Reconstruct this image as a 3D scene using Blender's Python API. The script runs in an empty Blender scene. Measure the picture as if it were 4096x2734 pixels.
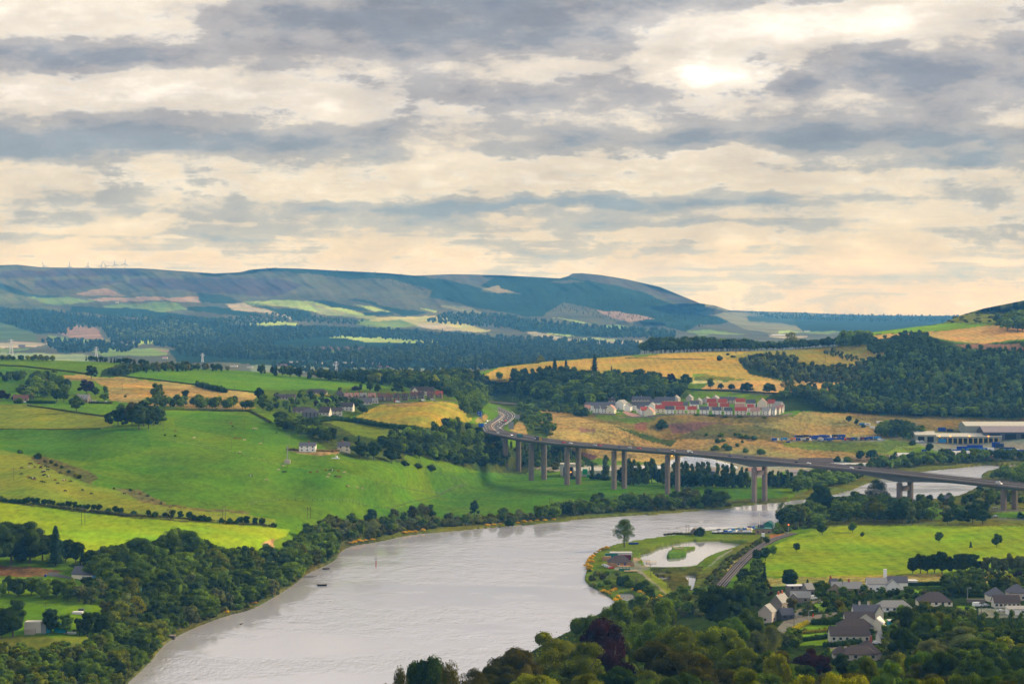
import bpy,bmesh,math,random,re
import numpy as np
from mathutils import Vector,Matrix,noise as mnoise
R=math.radians
C=bpy.context.scene.collection
SC=bpy.context.scene
rnd=random.Random(7)
nr=np.random.RandomState(11)
# ------------------------------------------------------------------ camera, light, sky
HC,FPX,PX0,ROW0=190.0,8500.0,2048.0,1185.0   # eye height, focal length and horizon of the 4096 px wide photograph
cam=bpy.data.cameras.new("camera");cam.sensor_width=36.0;cam.lens=36.0*FPX/4096.0
cam.shift_y=-(1367.0-ROW0)/4096.0
cam.clip_start=1.0;cam.clip_end=60000.0
co=bpy.data.objects.new("camera",cam);C.objects.link(co)
co.location=(0,0,HC);co.rotation_euler=(R(90),0,0)
SC.camera=co
SC.view_settings.view_transform='Standard';SC.view_settings.look='None'
SC.view_settings.exposure=0.0;SC.view_settings.gamma=1.0
SC.cycles.volume_bounces=0;SC.cycles.max_bounces=6;SC.cycles.transparent_max_bounces=8
SC.cycles.diffuse_bounces=2;SC.cycles.glossy_bounces=2;SC.cycles.transmission_bounces=2
SC.cycles.caustics_reflective=False;SC.cycles.caustics_refractive=False
SC.cycles.use_denoising=True
SUN_AZ,SUN_EL=R(62),R(25)
sl=bpy.data.lights.new("sun",'SUN');sl.energy=6.0;sl.angle=R(10);sl.color=(1.0,0.80,0.50)
so=bpy.data.objects.new("sun",sl);C.objects.link(so)
_d=Vector((math.sin(SUN_AZ)*math.cos(SUN_EL),math.cos(SUN_AZ)*math.cos(SUN_EL),math.sin(SUN_EL)))
so.rotation_euler=_d.to_track_quat('Z','Y').to_euler()
class NB:
    """small helper for node trees"""
    def __init__(s,nt):s.nt=nt;s.N=nt.nodes;s.L=nt.links
    def n(s,t,**kw):
        x=s.N.new(t)
        for k,v in kw.items():setattr(x,k,v)
        return x
    def put(s,sock,v):
        if v is None:return
        if hasattr(v,'is_output') :s.L.new(v,sock)
        else:sock.default_value=v
    def m(s,op,a,b=None,c=None,clamp=False):
        x=s.n('ShaderNodeMath',operation=op);x.use_clamp=clamp
        s.put(x.inputs[0],a);s.put(x.inputs[1],b);s.put(x.inputs[2],c)
        return x.outputs[0]
    def v(s,op,a,b=None,out=0):
        x=s.n('ShaderNodeVectorMath',operation=op)
        s.put(x.inputs[0],a);s.put(x.inputs[1],b)
        return x.outputs[out]
    def comb(s,x,y,z=0.0):
        c=s.n('ShaderNodeCombineXYZ');s.put(c.inputs[0],x);s.put(c.inputs[1],y);s.put(c.inputs[2],z);return c.outputs[0]
    def mix(s,f,a,b,blend='MIX'):
        x=s.n('ShaderNodeMix',data_type='RGBA',blend_type=blend);x.clamp_factor=True
        s.put(x.inputs[0],f);s.put(x.inputs[6],a);s.put(x.inputs[7],b);return x.outputs[2]
    def noise(s,vec,scale,detail=3.0,rough=0.5,dist=0.0,out=0):
        x=s.n('ShaderNodeTexNoise');s.put(x.inputs['Vector'],vec);x.inputs['Scale'].default_value=scale
        x.inputs['Detail'].default_value=detail;x.inputs['Roughness'].default_value=rough;x.inputs['Distortion'].default_value=dist
        return x.outputs[out]
    def ss(s,x,lo,hi,a=0.0,b=1.0):
        r=s.n('ShaderNodeMapRange',interpolation_type='SMOOTHSTEP')
        s.put(r.inputs[0],x);s.put(r.inputs[1],lo);s.put(r.inputs[2],hi);s.put(r.inputs[3],a);s.put(r.inputs[4],b)
        return r.outputs[0]
world=bpy.data.worlds.new("World");SC.world=world;world.use_nodes=True
nb=NB(world.node_tree);nb.N.clear()
sky=nb.n('ShaderNodeTexSky',sky_type='NISHITA',sun_disc=False,sun_elevation=SUN_EL,sun_rotation=SUN_AZ,altitude=200.0,air_density=1.0,dust_density=2.0)
tc=nb.n('ShaderNodeTexCoord');sep=nb.n('ShaderNodeSeparateXYZ');nb.L.new(tc.outputs['Generated'],sep.inputs[0])
X,Y,Z=sep.outputs
az=nb.m('MULTIPLY',nb.m('ARCTAN2',X,Y),57.2958)
el=nb.m('MULTIPLY',nb.m('ARCSINE',Z),57.2958)
elp=nb.m('MAXIMUM',Z,0.0)
den=nb.m('ADD',elp,0.028)
P=nb.comb(nb.m('DIVIDE',X,den),nb.m('DIVIDE',Y,den),0.0)
Pn=nb.v('ADD',P,nb.v('MULTIPLY',nb.v('SUBTRACT',nb.noise(P,0.9,3.0,out=1),(0.5,0.5,0.5)),(1.1,1.1,0.0)))
big=nb.noise(Pn,0.42,9.0,0.56)
fine=nb.noise(nb.comb(nb.m('MULTIPLY',az,0.8),nb.m('MULTIPLY',el,2.0),1.0),0.62,12.0,0.64)
# ragged edge offset used for the placed banks (degrees)
wob=nb.v('SUBTRACT',nb.noise(nb.comb(az,nb.m('MULTIPLY',el,2.6),3.0),0.42,7.0,0.6,out=1),(0.5,0.5,0.5))
AE=nb.v('ADD',nb.comb(az,el,0.0),nb.v('MULTIPLY',wob,(6.0,1.25,0.0)))
def bank(px,row,rx,ry,w):
    a0=math.degrees(math.atan((px-PX0)/FPX));e0=math.degrees(math.atan((ROW0-row)/FPX))
    k=57.2958/FPX
    d=nb.v('MULTIPLY',nb.v('SUBTRACT',AE,(a0,e0,0.0)),(1.0/(rx*k),1.0/(ry*k),0.0))
    sp=nb.n('ShaderNodeSeparateXYZ');nb.L.new(d,sp.inputs[0]);dy=nb.m('ADD',sp.outputs[1],nb.m('MULTIPLY',nb.m('MINIMUM',sp.outputs[1],0.0),0.9 if w>0 else 0.0))
    r2=nb.m('ADD',nb.m('POWER',nb.m('ABSOLUTE',sp.outputs[0]),2.6),nb.m('MULTIPLY',dy,dy))
    return nb.m('MULTIPLY',nb.m('POWER',2.718,nb.m('MULTIPLY',r2,-1.0)),w)
BANKS=[  # px, row, half width, half height, weight (+ darker cloud, - brighter)
    (2250,70,1300,190,.55),(1700,170,900,110,.30),(300,255,850,62,.42),(620,590,1050,105,.50),(100,600,500,110,.2),
    (3350,560,1150,85,.62),(3850,340,800,130,.50),(2060,400,480,75,.33),(3750,680,620,48,.42),
    (1700,830,700,45,.38),(800,880,500,34,.25),(2250,825,420,36,.33),(3000,820,420,26,.22),(2700,905,800,26,.27),
    (400,960,500,26,.2),(3900,960,600,30,.22),(2500,1010,700,26,.22),(3700,1110,500,36,.22),(2900,1080,420,26,.18),(1200,960,600,22,.2),
    (250,90,620,110,-.40),(500,390,1000,55,-.36),(1500,430,420,80,-.28),(3050,130,700,95,-.55),(2880,320,230,85,-.6),
    (3500,60,700,60,-.3),(2300,650,1300,40,-.28),(1000,740,1500,40,-.22),(2900,740,900,30,-.2),(2200,280,200,40,-.15),(2500,500,500,40,-.12),
    (2900,960,1600,20,-.18),(1500,1050,1800,40,-.16)]
acc=None
for b in BANKS:
    o=bank(*b);acc=o if acc is None else nb.m('ADD',acc,o)
# far from the framed sky the clouds are left to the noise alone
front=nb.ss(nb.m('ABSOLUTE',az),25.0,60.0,1.0,0.0)
field=nb.m('ADD',nb.m('ADD',nb.m('MULTIPLY',nb.m('SUBTRACT',big,0.5),1.15),nb.m('MULTIPLY',nb.m('SUBTRACT',fine,0.5),2.0)),nb.m('MULTIPLY',acc,1.25))
def ramp(x,stops):
    c=None
    for (p0,c0),(p1,c1) in zip(stops[:-1],stops[1:]):
        c=nb.mix(nb.ss(x,p0,p1),c if c is not None else (*c0,1),(*c1,1))
    return c
lo=ramp(field,[(-.8,(1.15,.88,.48)),(-.15,(1.00,.77,.42)),(.22,(.76,.65,.44)),(.62,(.52,.54,.47))])
mi=ramp(field,[(-.8,(1.0,.90,.74)),(-.15,(.82,.70,.52)),(.22,(.50,.48,.43)),(.62,(.33,.375,.40))])
up=ramp(field,[(-.8,(1.12,1.02,.90)),(-.2,(.84,.75,.64)),(.2,(.48,.455,.455)),(.7,(.30,.32,.37)),(1.3,(.23,.26,.33))])
cl=nb.mix(nb.ss(el,.2,2.6),lo,mi);cl=nb.mix(nb.ss(el,2.4,5.6),cl,up)
cl=nb.mix(nb.ss(el,8.2,13.0),cl,ramp(field,[(-.6,(1.35,1.33,1.36)),(.1,(.84,.85,.95)),(.6,(.50,.53,.63))]))
vol=nb.noise(nb.comb(az,nb.m('MULTIPLY',el,2.6),7.0),0.34,6.0,0.6);vm=nb.m('MULTIPLY_ADD',nb.m('SUBTRACT',vol,0.5),0.85,1.0);cl=nb.mix(1.0,cl,nb.comb(vm,vm,nb.m('MULTIPLY_ADD',nb.m('SUBTRACT',vol,0.5),0.75,1.0)),'MULTIPLY')
edge=nb.m('POWER',2.718,nb.m('MULTIPLY',nb.m('POWER',nb.m('DIVIDE',nb.m('SUBTRACT',field,-0.02),0.11),2.0),-1.0));edge=nb.m('MULTIPLY',edge,nb.ss(fine,.42,.62,0.0,0.15))
glow=nb.m('ADD',edge,nb.m('ADD',bank(2890,315,190,70,.34),bank(3050,130,620,110,.16)))
cl=nb.mix(1.0,cl,nb.comb(glow,nb.m('MULTIPLY',glow,0.97),nb.m('MULTIPLY',glow,0.9)),'ADD')
cl=nb.mix(nb.ss(el,34.0,60.0),cl,(0.50,0.50,0.52,1))
bg1=nb.n('ShaderNodeBackground');nb.L.new(sky.outputs[0],bg1.inputs[0]);bg1.inputs[1].default_value=0.10
bg2=nb.n('ShaderNodeBackground');nb.L.new(cl,bg2.inputs[0]);bg2.inputs[1].default_value=1.0
cover=nb.ss(field,-1.5,-0.9)   # the thinnest gaps show the clear sky
mx=nb.n('ShaderNodeMixShader');nb.L.new(cover,mx.inputs[0]);nb.L.new(bg1.outputs[0],mx.inputs[1]);nb.L.new(bg2.outputs[0],mx.inputs[2])
wo=nb.n('ShaderNodeOutputWorld');nb.L.new(mx.outputs[0],wo.inputs[0])
world.cycles.sampling_method='MANUAL';world.cycles.sample_map_resolution=1024
# ------------------------------------------------------------------ object helpers
def tag(o,label=None,cat=None,group=None,kind=None):
    if label:o['label']=label
    if cat:o['category']=cat
    if group:o['group']=group
    if kind:o['kind']=kind
    return o
def empty(name,loc=(0,0,0),rz=0.0,sc=1.0):
    o=bpy.data.objects.new(name,None);C.objects.link(o);o.location=loc;o.rotation_euler=(0,0,rz)
    o.scale=(sc,sc,sc) if isinstance(sc,(int,float)) else sc
    o.empty_display_size=0.5
    return o
def link(name,me,parent=None,loc=None):
    o=bpy.data.objects.new(name,me);C.objects.link(o)
    if parent:o.parent=parent
    if loc is not None:o.location=loc
    return o
def copy_tree(o,parent=None):
    c=o.copy();C.objects.link(c)
    if parent:c.parent=parent
    for ch in [x for x in CH.get(o.name,())]:
        copy_tree(ch,c)
    return c
CH={}
def reg(o):
    """remember a prototype's children (so that copying needs no scene search)"""
    CH[o.name]=[x for x in o.children]
    for x in o.children:reg(x)
    return o
class MB:
    """collects faces into one mesh"""
    def __init__(s):s.V=[];s.F=[];s.M=[]
    def add(s,vs,fs,mi=0):
        b=len(s.V);s.V+=[tuple(v) for v in vs];s.F+=[tuple(i+b for i in f) for f in fs];s.M+=[mi]*len(fs);return s
    def box(s,c,d,rz=0.0,mi=0,top=1.0):
        cx,cy,cz=c;hx,hy,hz=d[0]/2,d[1]/2,d[2]/2;cr,sr=math.cos(rz),math.sin(rz);vs=[]
        for k in (-1,1):
            t=top if k==1 else 1.0
            for a,b in ((-1,-1),(1,-1),(1,1),(-1,1)):
                x,y=a*hx*t,b*hy*t
                vs.append((cx+x*cr-y*sr,cy+x*sr+y*cr,cz+k*hz))
        return s.add(vs,[(0,3,2,1),(4,5,6,7),(0,1,5,4),(1,2,6,5),(2,3,7,6),(3,0,4,7)],mi)
    def tube(s,p,q,r0,r1=None,n=8,mi=0,cap=True):
        p=Vector(p);q=Vector(q);r1=r0 if r1 is None else r1;d=(q-p).normalized()
        u=d.orthogonal().normalized();w=d.cross(u);vs=[]
        for c,r in ((p,r0),(q,r1)):
            for i in range(n):
                a=2*math.pi*i/n;vs.append(c+u*(r*math.cos(a))+w*(r*math.sin(a)))
        fs=[(i,(i+1) % n,n+(i+1) % n,n+i) for i in range(n)]
        if cap:fs+=[tuple(range(n-1,-1,-1)),tuple(range(n,2*n))]
        return s.add(vs,fs,mi)
    def prism(s,poly,z0,z1,mi=0):
        n=len(poly);vs=[(x,y,z0) for x,y in poly]+[(x,y,z1) for x,y in poly]
        return s.add(vs,[tuple(range(n-1,-1,-1)),tuple(range(n,2*n))]+[(i,(i+1) % n,n+(i+1) % n,n+i) for i in range(n)],mi)
    def mesh(s,name,mats):
        me=bpy.data.meshes.new(name);me.from_pydata(s.V,[],s.F)
        for m_ in (mats if isinstance(mats,(list,tuple)) else [mats]):me.materials.append(m_)
        if any(s.M):me.polygons.foreach_set('material_index',s.M)
        me.update();return me
    def build(s,name,mats,parent=None,loc=None):return link(name,s.mesh(name,mats),parent,loc)
def npmesh(name,V,F,mats,mi=None,smooth=False):
    """fast mesh from numpy arrays; F is (n,3) or (n,4)"""
    me=bpy.data.meshes.new(name);V=np.asarray(V,np.float32);F=np.asarray(F,np.int32);k=F.shape[1]
    me.vertices.add(len(V));me.vertices.foreach_set('co',V.ravel())
    me.loops.add(F.size);me.loops.foreach_set('vertex_index',F.ravel())
    me.polygons.add(len(F));me.polygons.foreach_set('loop_start',np.arange(0,F.size,k,dtype=np.int32))
    me.polygons.foreach_set('loop_total',np.full(len(F),k,np.int32))
    for m_ in (mats if isinstance(mats,(list,tuple)) else [mats]):me.materials.append(m_)
    if mi is not None:me.polygons.foreach_set('material_index',np.asarray(mi,np.int32))
    if smooth:me.polygons.foreach_set('use_smooth',np.ones(len(F),bool))
    me.update(calc_edges=True);return me
# ------------------------------------------------------------------ materials
def mat(name,col,rough=0.8,var=0.12,scale=0.3,metal=0.0,bump=0.0,emit=None,spec=0.12):
    m_=bpy.data.materials.new(name);m_.use_nodes=True;b=NB(m_.node_tree);p=b.N['Principled BSDF']
    g=b.n('ShaderNodeNewGeometry');nz=b.noise(g.outputs['Position'],scale,4.0,0.6)
    f=b.m('MULTIPLY_ADD',b.m('SUBTRACT',nz,0.5),2.4*var,1.0)
    oi=b.n('ShaderNodeObjectInfo')
    f=b.m('MULTIPLY',f,b.m('MULTIPLY_ADD',b.m('SUBTRACT',oi.outputs['Random'],0.5),var*0.8,1.0))
    b.L.new(b.mix(1.0,(*col,1),b.comb(f,f,f),'MULTIPLY'),p.inputs['Base Color'])
    p.inputs['Roughness'].default_value=rough;p.inputs['Metallic'].default_value=metal;p.inputs['Specular IOR Level'].default_value=spec
    if bump:
        bp=b.n('ShaderNodeBump');bp.inputs['Strength'].default_value=bump;b.L.new(nz,bp.inputs['Height']);b.L.new(bp.outputs[0],p.inputs['Normal'])
    if emit:
        p.inputs['Emission Color'].default_value=(*emit[0],1);p.inputs['Emission Strength'].default_value=emit[1]
    return m_
# ------------------------------------------------------------------ terrain: depth as a smooth function along each line of sight
CREST=[(-1800,1425),(0,1432),(220,1440),(496,1450),(600,1462),(702,1468),(932,1480),(1100,1492),(1281,1512),(1500,1512),(1700,1508),(1900,1490),(2000,1467),(2187,1445),
         (2421,1428),(2609,1414),(2843,1405),(3100,1402),(3347,1384),(3420,1352),(3474,1330),(3769,1293),(3850,1258),(3932,1234),(4096,1201),(5900,1140)]
SKYL=[(-1800,1075),(0,1060),(70,1058),(160,1068),(350,1071),(560,1072),(700,1082),(860,1093),(960,1088),(1000,1078),(1090,1071),(1200,1074),(1350,1082),(1550,1092),(1660,1102),(1810,1096),(2000,1100),(2240,1113),(2272,1104),
        (2290,1093),(2330,1092),(2400,1099),(2500,1115),(2640,1147),(2720,1180),(2800,1212),(2860,1221),(2920,1241),(3020,1244),(3200,1249),(3400,1258),(3600,1262),(3850,1262),(4096,1262),(5900,1262)]
ci=lambda T,x:np.interp(x,[a for a,b in T],[b for a,b in T])
def zD(row,z):return (HC-z)*FPX/(row-ROW0)
RIV_N=[(3100,2008),(2937,2022),(2922,2031),(2796,2038),(2656,2053),(2468,2060),(2281,2078),(2100,2096),(1900,2112),(1749,2124),(1620,2138),(1506,2164),(1398,2180),(1356,2206),(1346,2234),(1225,2290),(1178,2332),
         (1070,2398),(1000,2435),(913,2454),(749,2515),(656,2571),(623,2613),(562,2679),(515,2721),(440,2790),(250,2990),(100,3200)]
RIV_S=[(1500,3200),(1700,2960),(1950,2740),(2120,2600),(2318,2500),(2421,2435),(2468,2407),(2435,2380),(2398,2360),(2342,2328),(2338,2300),(2348,2276),(2342,2243),(2356,2226),(2407,2196),(2468,2170),(2560,2155),(2656,2141),(2720,2133),(2790,2122),
         (2900,2112),(3040,2100),(3110,2085),(3200,2060),(3330,2030),(3480,2006),(3600,1999),(3790,1990),(3840,1976),(3905,1950),(3925,1920),(3928,1890),(3975,1872),(4062,1861),(4070,1853),(3961,1856),(3839,1868),(3700,1884),(3560,1902),(3470,1930),(3400,1960),(3250,1992)]
RIVER=RIV_N+RIV_S
POND=[(2553,2215),(2570,2206),(2603,2196),(2625,2184),(2645,2178),(2690,2168),(2718,2161),(2779,2159),(2880,2160),(2997,2164),(2960,2176),(2913,2192),(2865,2208),(2836,2219),(2805,2240),(2787,2260),(2690,2265),(2583,2265),(2574,2250),(2568,2234)]
ISLE=[(2664,2222),(2668,2212),(2672,2203),(2687,2194),(2687,2184),(2730,2181),(2775,2181),(2787,2185),(2765,2191),(2741,2197),(2746,2206),(2744,2215),(2725,2221),(2706,2224),(2680,2225)]
POOLS=[[(2610,2285),(2640,2281),(2668,2282),(2682,2288),(2650,2292),(2612,2293)],[(2618,2296),(2650,2300),(2678,2303),(2680,2312),(2655,2315),(2630,2306)],
         [(2733,2295),(2755,2291),(2779,2289),(2784,2300),(2781,2316),(2775,2340),(2769,2358),(2758,2356),(2752,2330),(2754,2315),(2742,2306)],
         [(2472,2372),(2500,2366),(2530,2368),(2541,2380),(2546,2396),(2515,2402),(2490,2395)]]
ctl=[]
def cD(*t):
    for px,row,D in t:ctl.append((px,row,math.log(D)))
def cz(*t):
    for px,row,z in t:ctl.append((px,row,math.log(zD(row,z))))
cD((0,1432,3000),(500,1449,2950),(1000,1486,2850),(1280,1512,2780),(1600,1508,2950),(1900,1490,3150),(0,1520,2600),(500,1530,2500),(1000,1560,2450),(0,1610,2200),(330,1618,2150),(700,1640,2100),(1000,1640,2150),
   (0,1717,1960),(300,1717,1935),(550,1715,1900),(700,1760,1840),(900,1700,1970),(1100,1710,1990),(0,1800,1760),(550,1850,1720),(250,1850,1690),(0,1900,1600),(250,1950,1560),(0,2000,1480),(500,2060,1470),(1000,2060,1560),(800,1950,1640),(1000,1850,1760),
   (300,2150,1380),(700,2160,1410),(1000,2150,1450),(340,2315,1240),(0,2300,1240),(0,2450,1130),(400,2450,1145),(0,2600,1050),(300,2600,1070),(0,2734,985),(300,2734,1015),(700,2300,1330),(900,2260,1400),(600,2450,1200),(1050,2220,1440),
   (1300,1620,2300),(1500,1600,2400),(1800,1600,2500),(1500,1640,2270),(1750,1700,2180),(1400,1730,2060),(1195,1765,1900),(1370,1765,1930),(1850,1655,2360),(1300,1890,1750),(1500,1900,1800),(1700,1850,2010),(1900,1900,2110),(1600,1960,1860),(1300,2000,1690),(1500,2060,1735),(1100,2000,1640),(1250,2120,1580),(1650,1770,2120),
   (2022,1860,2262),(1900,1800,2210),(1935,1745,2320),(2150,1640,2765),(2250,1700,2500),(2250,1780,2380),(2100,1780,2400),(2400,1740,2450),(2500,1700,2530),(2700,1720,2560),(2400,1665,2600),(2700,1660,2600),(3000,1660,2620),(3150,1660,2630),(2700,1600,2850),(2400,1590,2850),(2300,1560,2930),(2180,1580,2950),(2000,1575,3150),(1880,1570,3000),
   (2000,1520,3150),(2100,1490,3180),(2400,1500,3050),(2800,1480,3080),(2700,1550,2930),(3000,1540,2930),(3000,1590,2830),(2000,1467,3300),(2187,1445,3300),(2421,1428,3320),(2609,1414,3350),(2843,1405,3400),(3100,1402,3420),(3347,1384,3450),(3474,1330,3620),(3769,1293,3850),(3932,1234,4200),(4096,1201,4350),(4096,1300,3600),(3932,1292,3650),
   (3400,1450,3180),(3700,1370,3350),(4096,1370,3300),(3300,1430,3260),(3400,1560,2880),(3700,1500,2980),(4096,1500,2950),(3300,1640,2680),(3700,1660,2720),(4096,1660,2720),(3300,1700,2610),(3300,1763,2530),(3700,1770,2530),(4096,1770,2520),(3200,1800,2460),
   (3500,1870,2330),(2950,1840,2380),(5900,1140,4700),(5900,1300,3900),(5900,1500,3000),(5900,1770,2450),(5900,2000,1850),(5900,2300,1350),(5900,2700,820),(5900,3100,480),
   (-1800,1425,3100),(-1800,1600,2250),(-1800,1800,1750),(-1800,2000,1450),(-1800,2300,1200),(-1800,2700,950),(-1800,3100,750),
   (2600,2824,700),(3000,2824,705),(3500,2824,710),(4096,2824,720),(2300,2824,725),(2600,2979,450),(3500,2979,455),(4096,2979,460),(3000,3168,300),(4000,3168,300),(2000,2890,620),(1700,2900,640),(1000,3050,640),(2000,3100,420),(1000,3400,430),(0,3400,420),(2500,3420,160),(4500,3420,160),(0,3100,700),(500,3080,760))
cz((1800,1985,2),(2000,1950,1.5),(2000,1905,3),(2100,1960,1.5),(2300,1950,1.2),(2300,2020,1.2),(2100,2040,1.2),(1800,2060,2),(2500,1985,1.2),(2700,1990,1.2),(2900,1990,2),(2900,1935,1.5),(2600,1940,1.2),(2400,1905,2),(2250,1870,3),(2500,1862,5),(2700,1870,4),(2750,1920,1.5),
   (1940,1700,41),(1990,1680,41),(2060,1690,41),(2010,1640,41),(2070,1630,41),(2050,1605,41.5),(1980,1600,42),(2000,1730,38),(2080,1735,34),(2300,1830,8),(3100,1850,5),(2900,1790,16),(3000,1700,33),
   (3700,1840,3),(3500,1825,8),(3900,1835,3),(4000,1850,3),(4096,1950,5),(4000,1960,5),(3950,2010,12),(4065,2025,14),(3700,2030,5),(3500,2050,6),(3300,2080,7),(3500,2110,8),(3900,2090,12),(4096,2110,13),(3400,2200,8),(3800,2200,12),(3100,2200,7),(3100,2290,9),(3500,2300,13),(4096,2290,18),
   (3000,2250,6),(2900,2300,5.5),(3040,2180,6),(3170,2132,6),(2880,2350,6),(2850,2250,3),(2900,2200,2),(3000,2140,3),(2700,2140,2),(2600,2170,2),(2500,2210,2),(2450,2240,2),(2500,2290,2.2),(2600,2275,2),(2700,2280,1.6),(2720,2340,1.6),(2600,2330,2.2),(2430,2320,1.5),(2650,2400,2),(2800,2420,8),(2600,2500,8),(2450,2560,8),(2900,2500,20),(3100,2420,21),(3200,2350,17),
   (3400,2420,27),(3300,2520,30),(3600,2500,31),(3500,2600,36),(3900,2420,26),(4096,2500,32),(3800,2600,40),(4096,2700,52),(3400,2680,42),(3000,2680,38),(2600,2680,30),(2300,2700,18),(2100,2760,12))
for px,row in RIV_N[0:27:1]:cz((px,row,0.8))
for px,row in RIV_S[1:36:1]:cz((px,row,0.8))
for px,row in ((3300,1995),(3450,1960),(3800,1930),(3600,1950),(1700,2250),(1500,2400),(1200,2600),(900,2700),(2200,2300),(2000,2500),(2600,2100),(1600,2700),(900,2820),(1200,2800),(2600,2080)):cz((px,row,0.8))
ctl=np.array(ctl)
def q(px,row):return np.stack([np.asarray(px,float)/1000.0,np.asarray(row,float)/420.0],-1)
def tps_fit(P_,v,lam):
    n=len(P_);r2=((P_[:,None]-P_[None])**2).sum(-1);K=0.5*r2*np.log(r2+1e-12)+lam*np.eye(n)
    A=np.zeros((n+3,n+3));A[:n,:n]=K;A[:n,n]=1;A[:n,n+1:]=P_;A[n,:n]=1;A[n+1:,:n]=P_.T
    return np.linalg.solve(A,np.concatenate([v,[0,0,0]]))
def tps_eval(W,P_,Qx):
    out=np.empty(len(Qx))
    for i in range(0,len(Qx),20000):
        qq=Qx[i:i+20000];r2=((qq[:,None]-P_[None])**2).sum(-1)
        out[i:i+20000]=(0.5*r2*np.log(r2+1e-12)) @ W[:len(P_)]+W[len(P_)]+qq @ W[len(P_)+1:]
    return out
# residual against a flat valley floor keeps the low ground level
def flatlog(row):return np.log((HC-6.0)*FPX/np.maximum(np.asarray(row,float)-ROW0+0,60.0))
CP=q(ctl[:,0],ctl[:,1]);CW=tps_fit(CP,ctl[:,2]-flatlog(ctl[:,1]),2e-4)
GX=np.arange(-1800,5901,20.0);GR=np.arange(1130,3481,10.0)
_gx,_gr=np.meshgrid(GX,GR)
LD=(tps_eval(CW,CP,q(_gx.ravel(),_gr.ravel()))+flatlog(_gr.ravel())).reshape(_gx.shape)
_m=np.clip((1900-_gx)/500,0,1)*np.clip((_gr-1600)/80,0,1)*np.clip((2080-_gr)/100,0,1)
LD=LD+_m*.0055*(np.sin(_gx/95.0+_gr/70.0)+.7*np.sin(_gr/31.0-_gx/160.0+1.0)+.4*np.sin(_gx/47.0+2))
def bil(G,px,row):
    fx=np.clip((np.asarray(px,float)-GX[0])/20.0,0,len(GX)-1.001);fy=np.clip((np.asarray(row,float)-GR[0])/10.0,0,len(GR)-1.001)
    i=fx.astype(int);j=fy.astype(int);u=fx-i;v_=fy-j
    return G[j,i]*(1-u)*(1-v_)+G[j,i+1]*u*(1-v_)+G[j+1,i]*(1-u)*v_+G[j+1,i+1]*u*v_
def inpoly(px,row,poly):
    px=np.asarray(px,float);row=np.asarray(row,float);c=np.zeros(px.shape,bool);n=len(poly)
    for i in range(n):
        x1,y1=poly[i];x2,y2=poly[(i+1) % n]
        if y1==y2:continue
        t=((y1>row) != (y2>row))&(px<(x2-x1)*(row-y1)/(y2-y1)+x1);c ^= t
    return c
def smooth_poly(poly,it=2):
    for _ in range(it):
        o=[]
        for i in range(len(poly)):
            a=poly[i];b=poly[(i+1) % len(poly)]
            o+=[(a[0]*.75+b[0]*.25,a[1]*.75+b[1]*.25),(a[0]*.25+b[0]*.75,a[1]*.25+b[1]*.75)]
        poly=o
    return poly
RIVER_S=smooth_poly(RIVER,1);POND_S=smooth_poly(POND,1);ISLE_S=smooth_poly(ISLE,1)
def ground_np(px,row):
    D=np.exp(bil(LD,px,row));z=HC-(np.asarray(row,float)-ROW0)*D/FPX
    return (np.asarray(px,float)-PX0)/FPX*D,D,z
def at(px,row,dz=0.0):
    """point of the near land seen at a photograph position"""
    x,y,z=ground_np(px,row);return Vector((float(x),float(y),max(float(z),0.7)+dz))
def atz(px,row,z):
    """point seen at a photograph position on the level z"""
    D=zD(row,z);return Vector(((px-PX0)/FPX*D,D,z))
def atD(px,row,D):return Vector(((px-PX0)/FPX*D,D,HC-(row-ROW0)*D/FPX))
def mpp(px,row):return float(np.exp(bil(LD,px,row)))/FPX     # metres per photograph pixel there
# --- far country beyond the near crest
fctl=[]
def fD(*t):
    for px,row,D in t:fctl.append((px,row,math.log(D)))
for px in (-1800,-600,300,900,1500,2100,2600):
    fD((px,1600,4000),(px,1520,4550),(px,1470,5200),(px,1420,6300),(px,1385,7350),(px,1350,8450),(px,1300,9500),(px,1250,10300),(px,1200,10900),(px,1150,11400),(px,1080,12000),(px,1040,12300))
fD((3000,1420,6300),(3000,1380,7500),(3000,1340,9000),(3000,1310,10200),(3000,1280,13000),(3000,1244,15800),(3600,1420,6300),(3600,1380,7500),(3600,1340,9200),(3600,1310,11000),(3600,1285,13600),(3600,1262,16000),
   (5900,1420,6300),(5900,1340,9200),(5900,1310,11000),(5900,1262,16000),(2800,1215,10900),(2750,1280,10000),(2850,1320,9400),(5900,1600,4000),(3600,1600,4000))
fctl=np.array(fctl)
FP_=np.stack([fctl[:,0]/1500.0,fctl[:,1]/150.0],-1);FW=tps_fit(FP_,fctl[:,2],1e-3)
def farD(px,row):
    px=np.asarray(px,float);row=np.asarray(row,float)
    l=tps_eval(FW,FP_,np.stack([px.ravel()/1500.0,row.ravel()/150.0],-1)).reshape(px.shape)
    return np.exp(l)
def atf(px,row,dz=0.0):
    D=float(farD(np.array([float(px)]),np.array([float(row)]))[0]);return Vector(((px-PX0)/FPX*D,D,HC-(row-ROW0)*D/FPX+dz))
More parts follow.
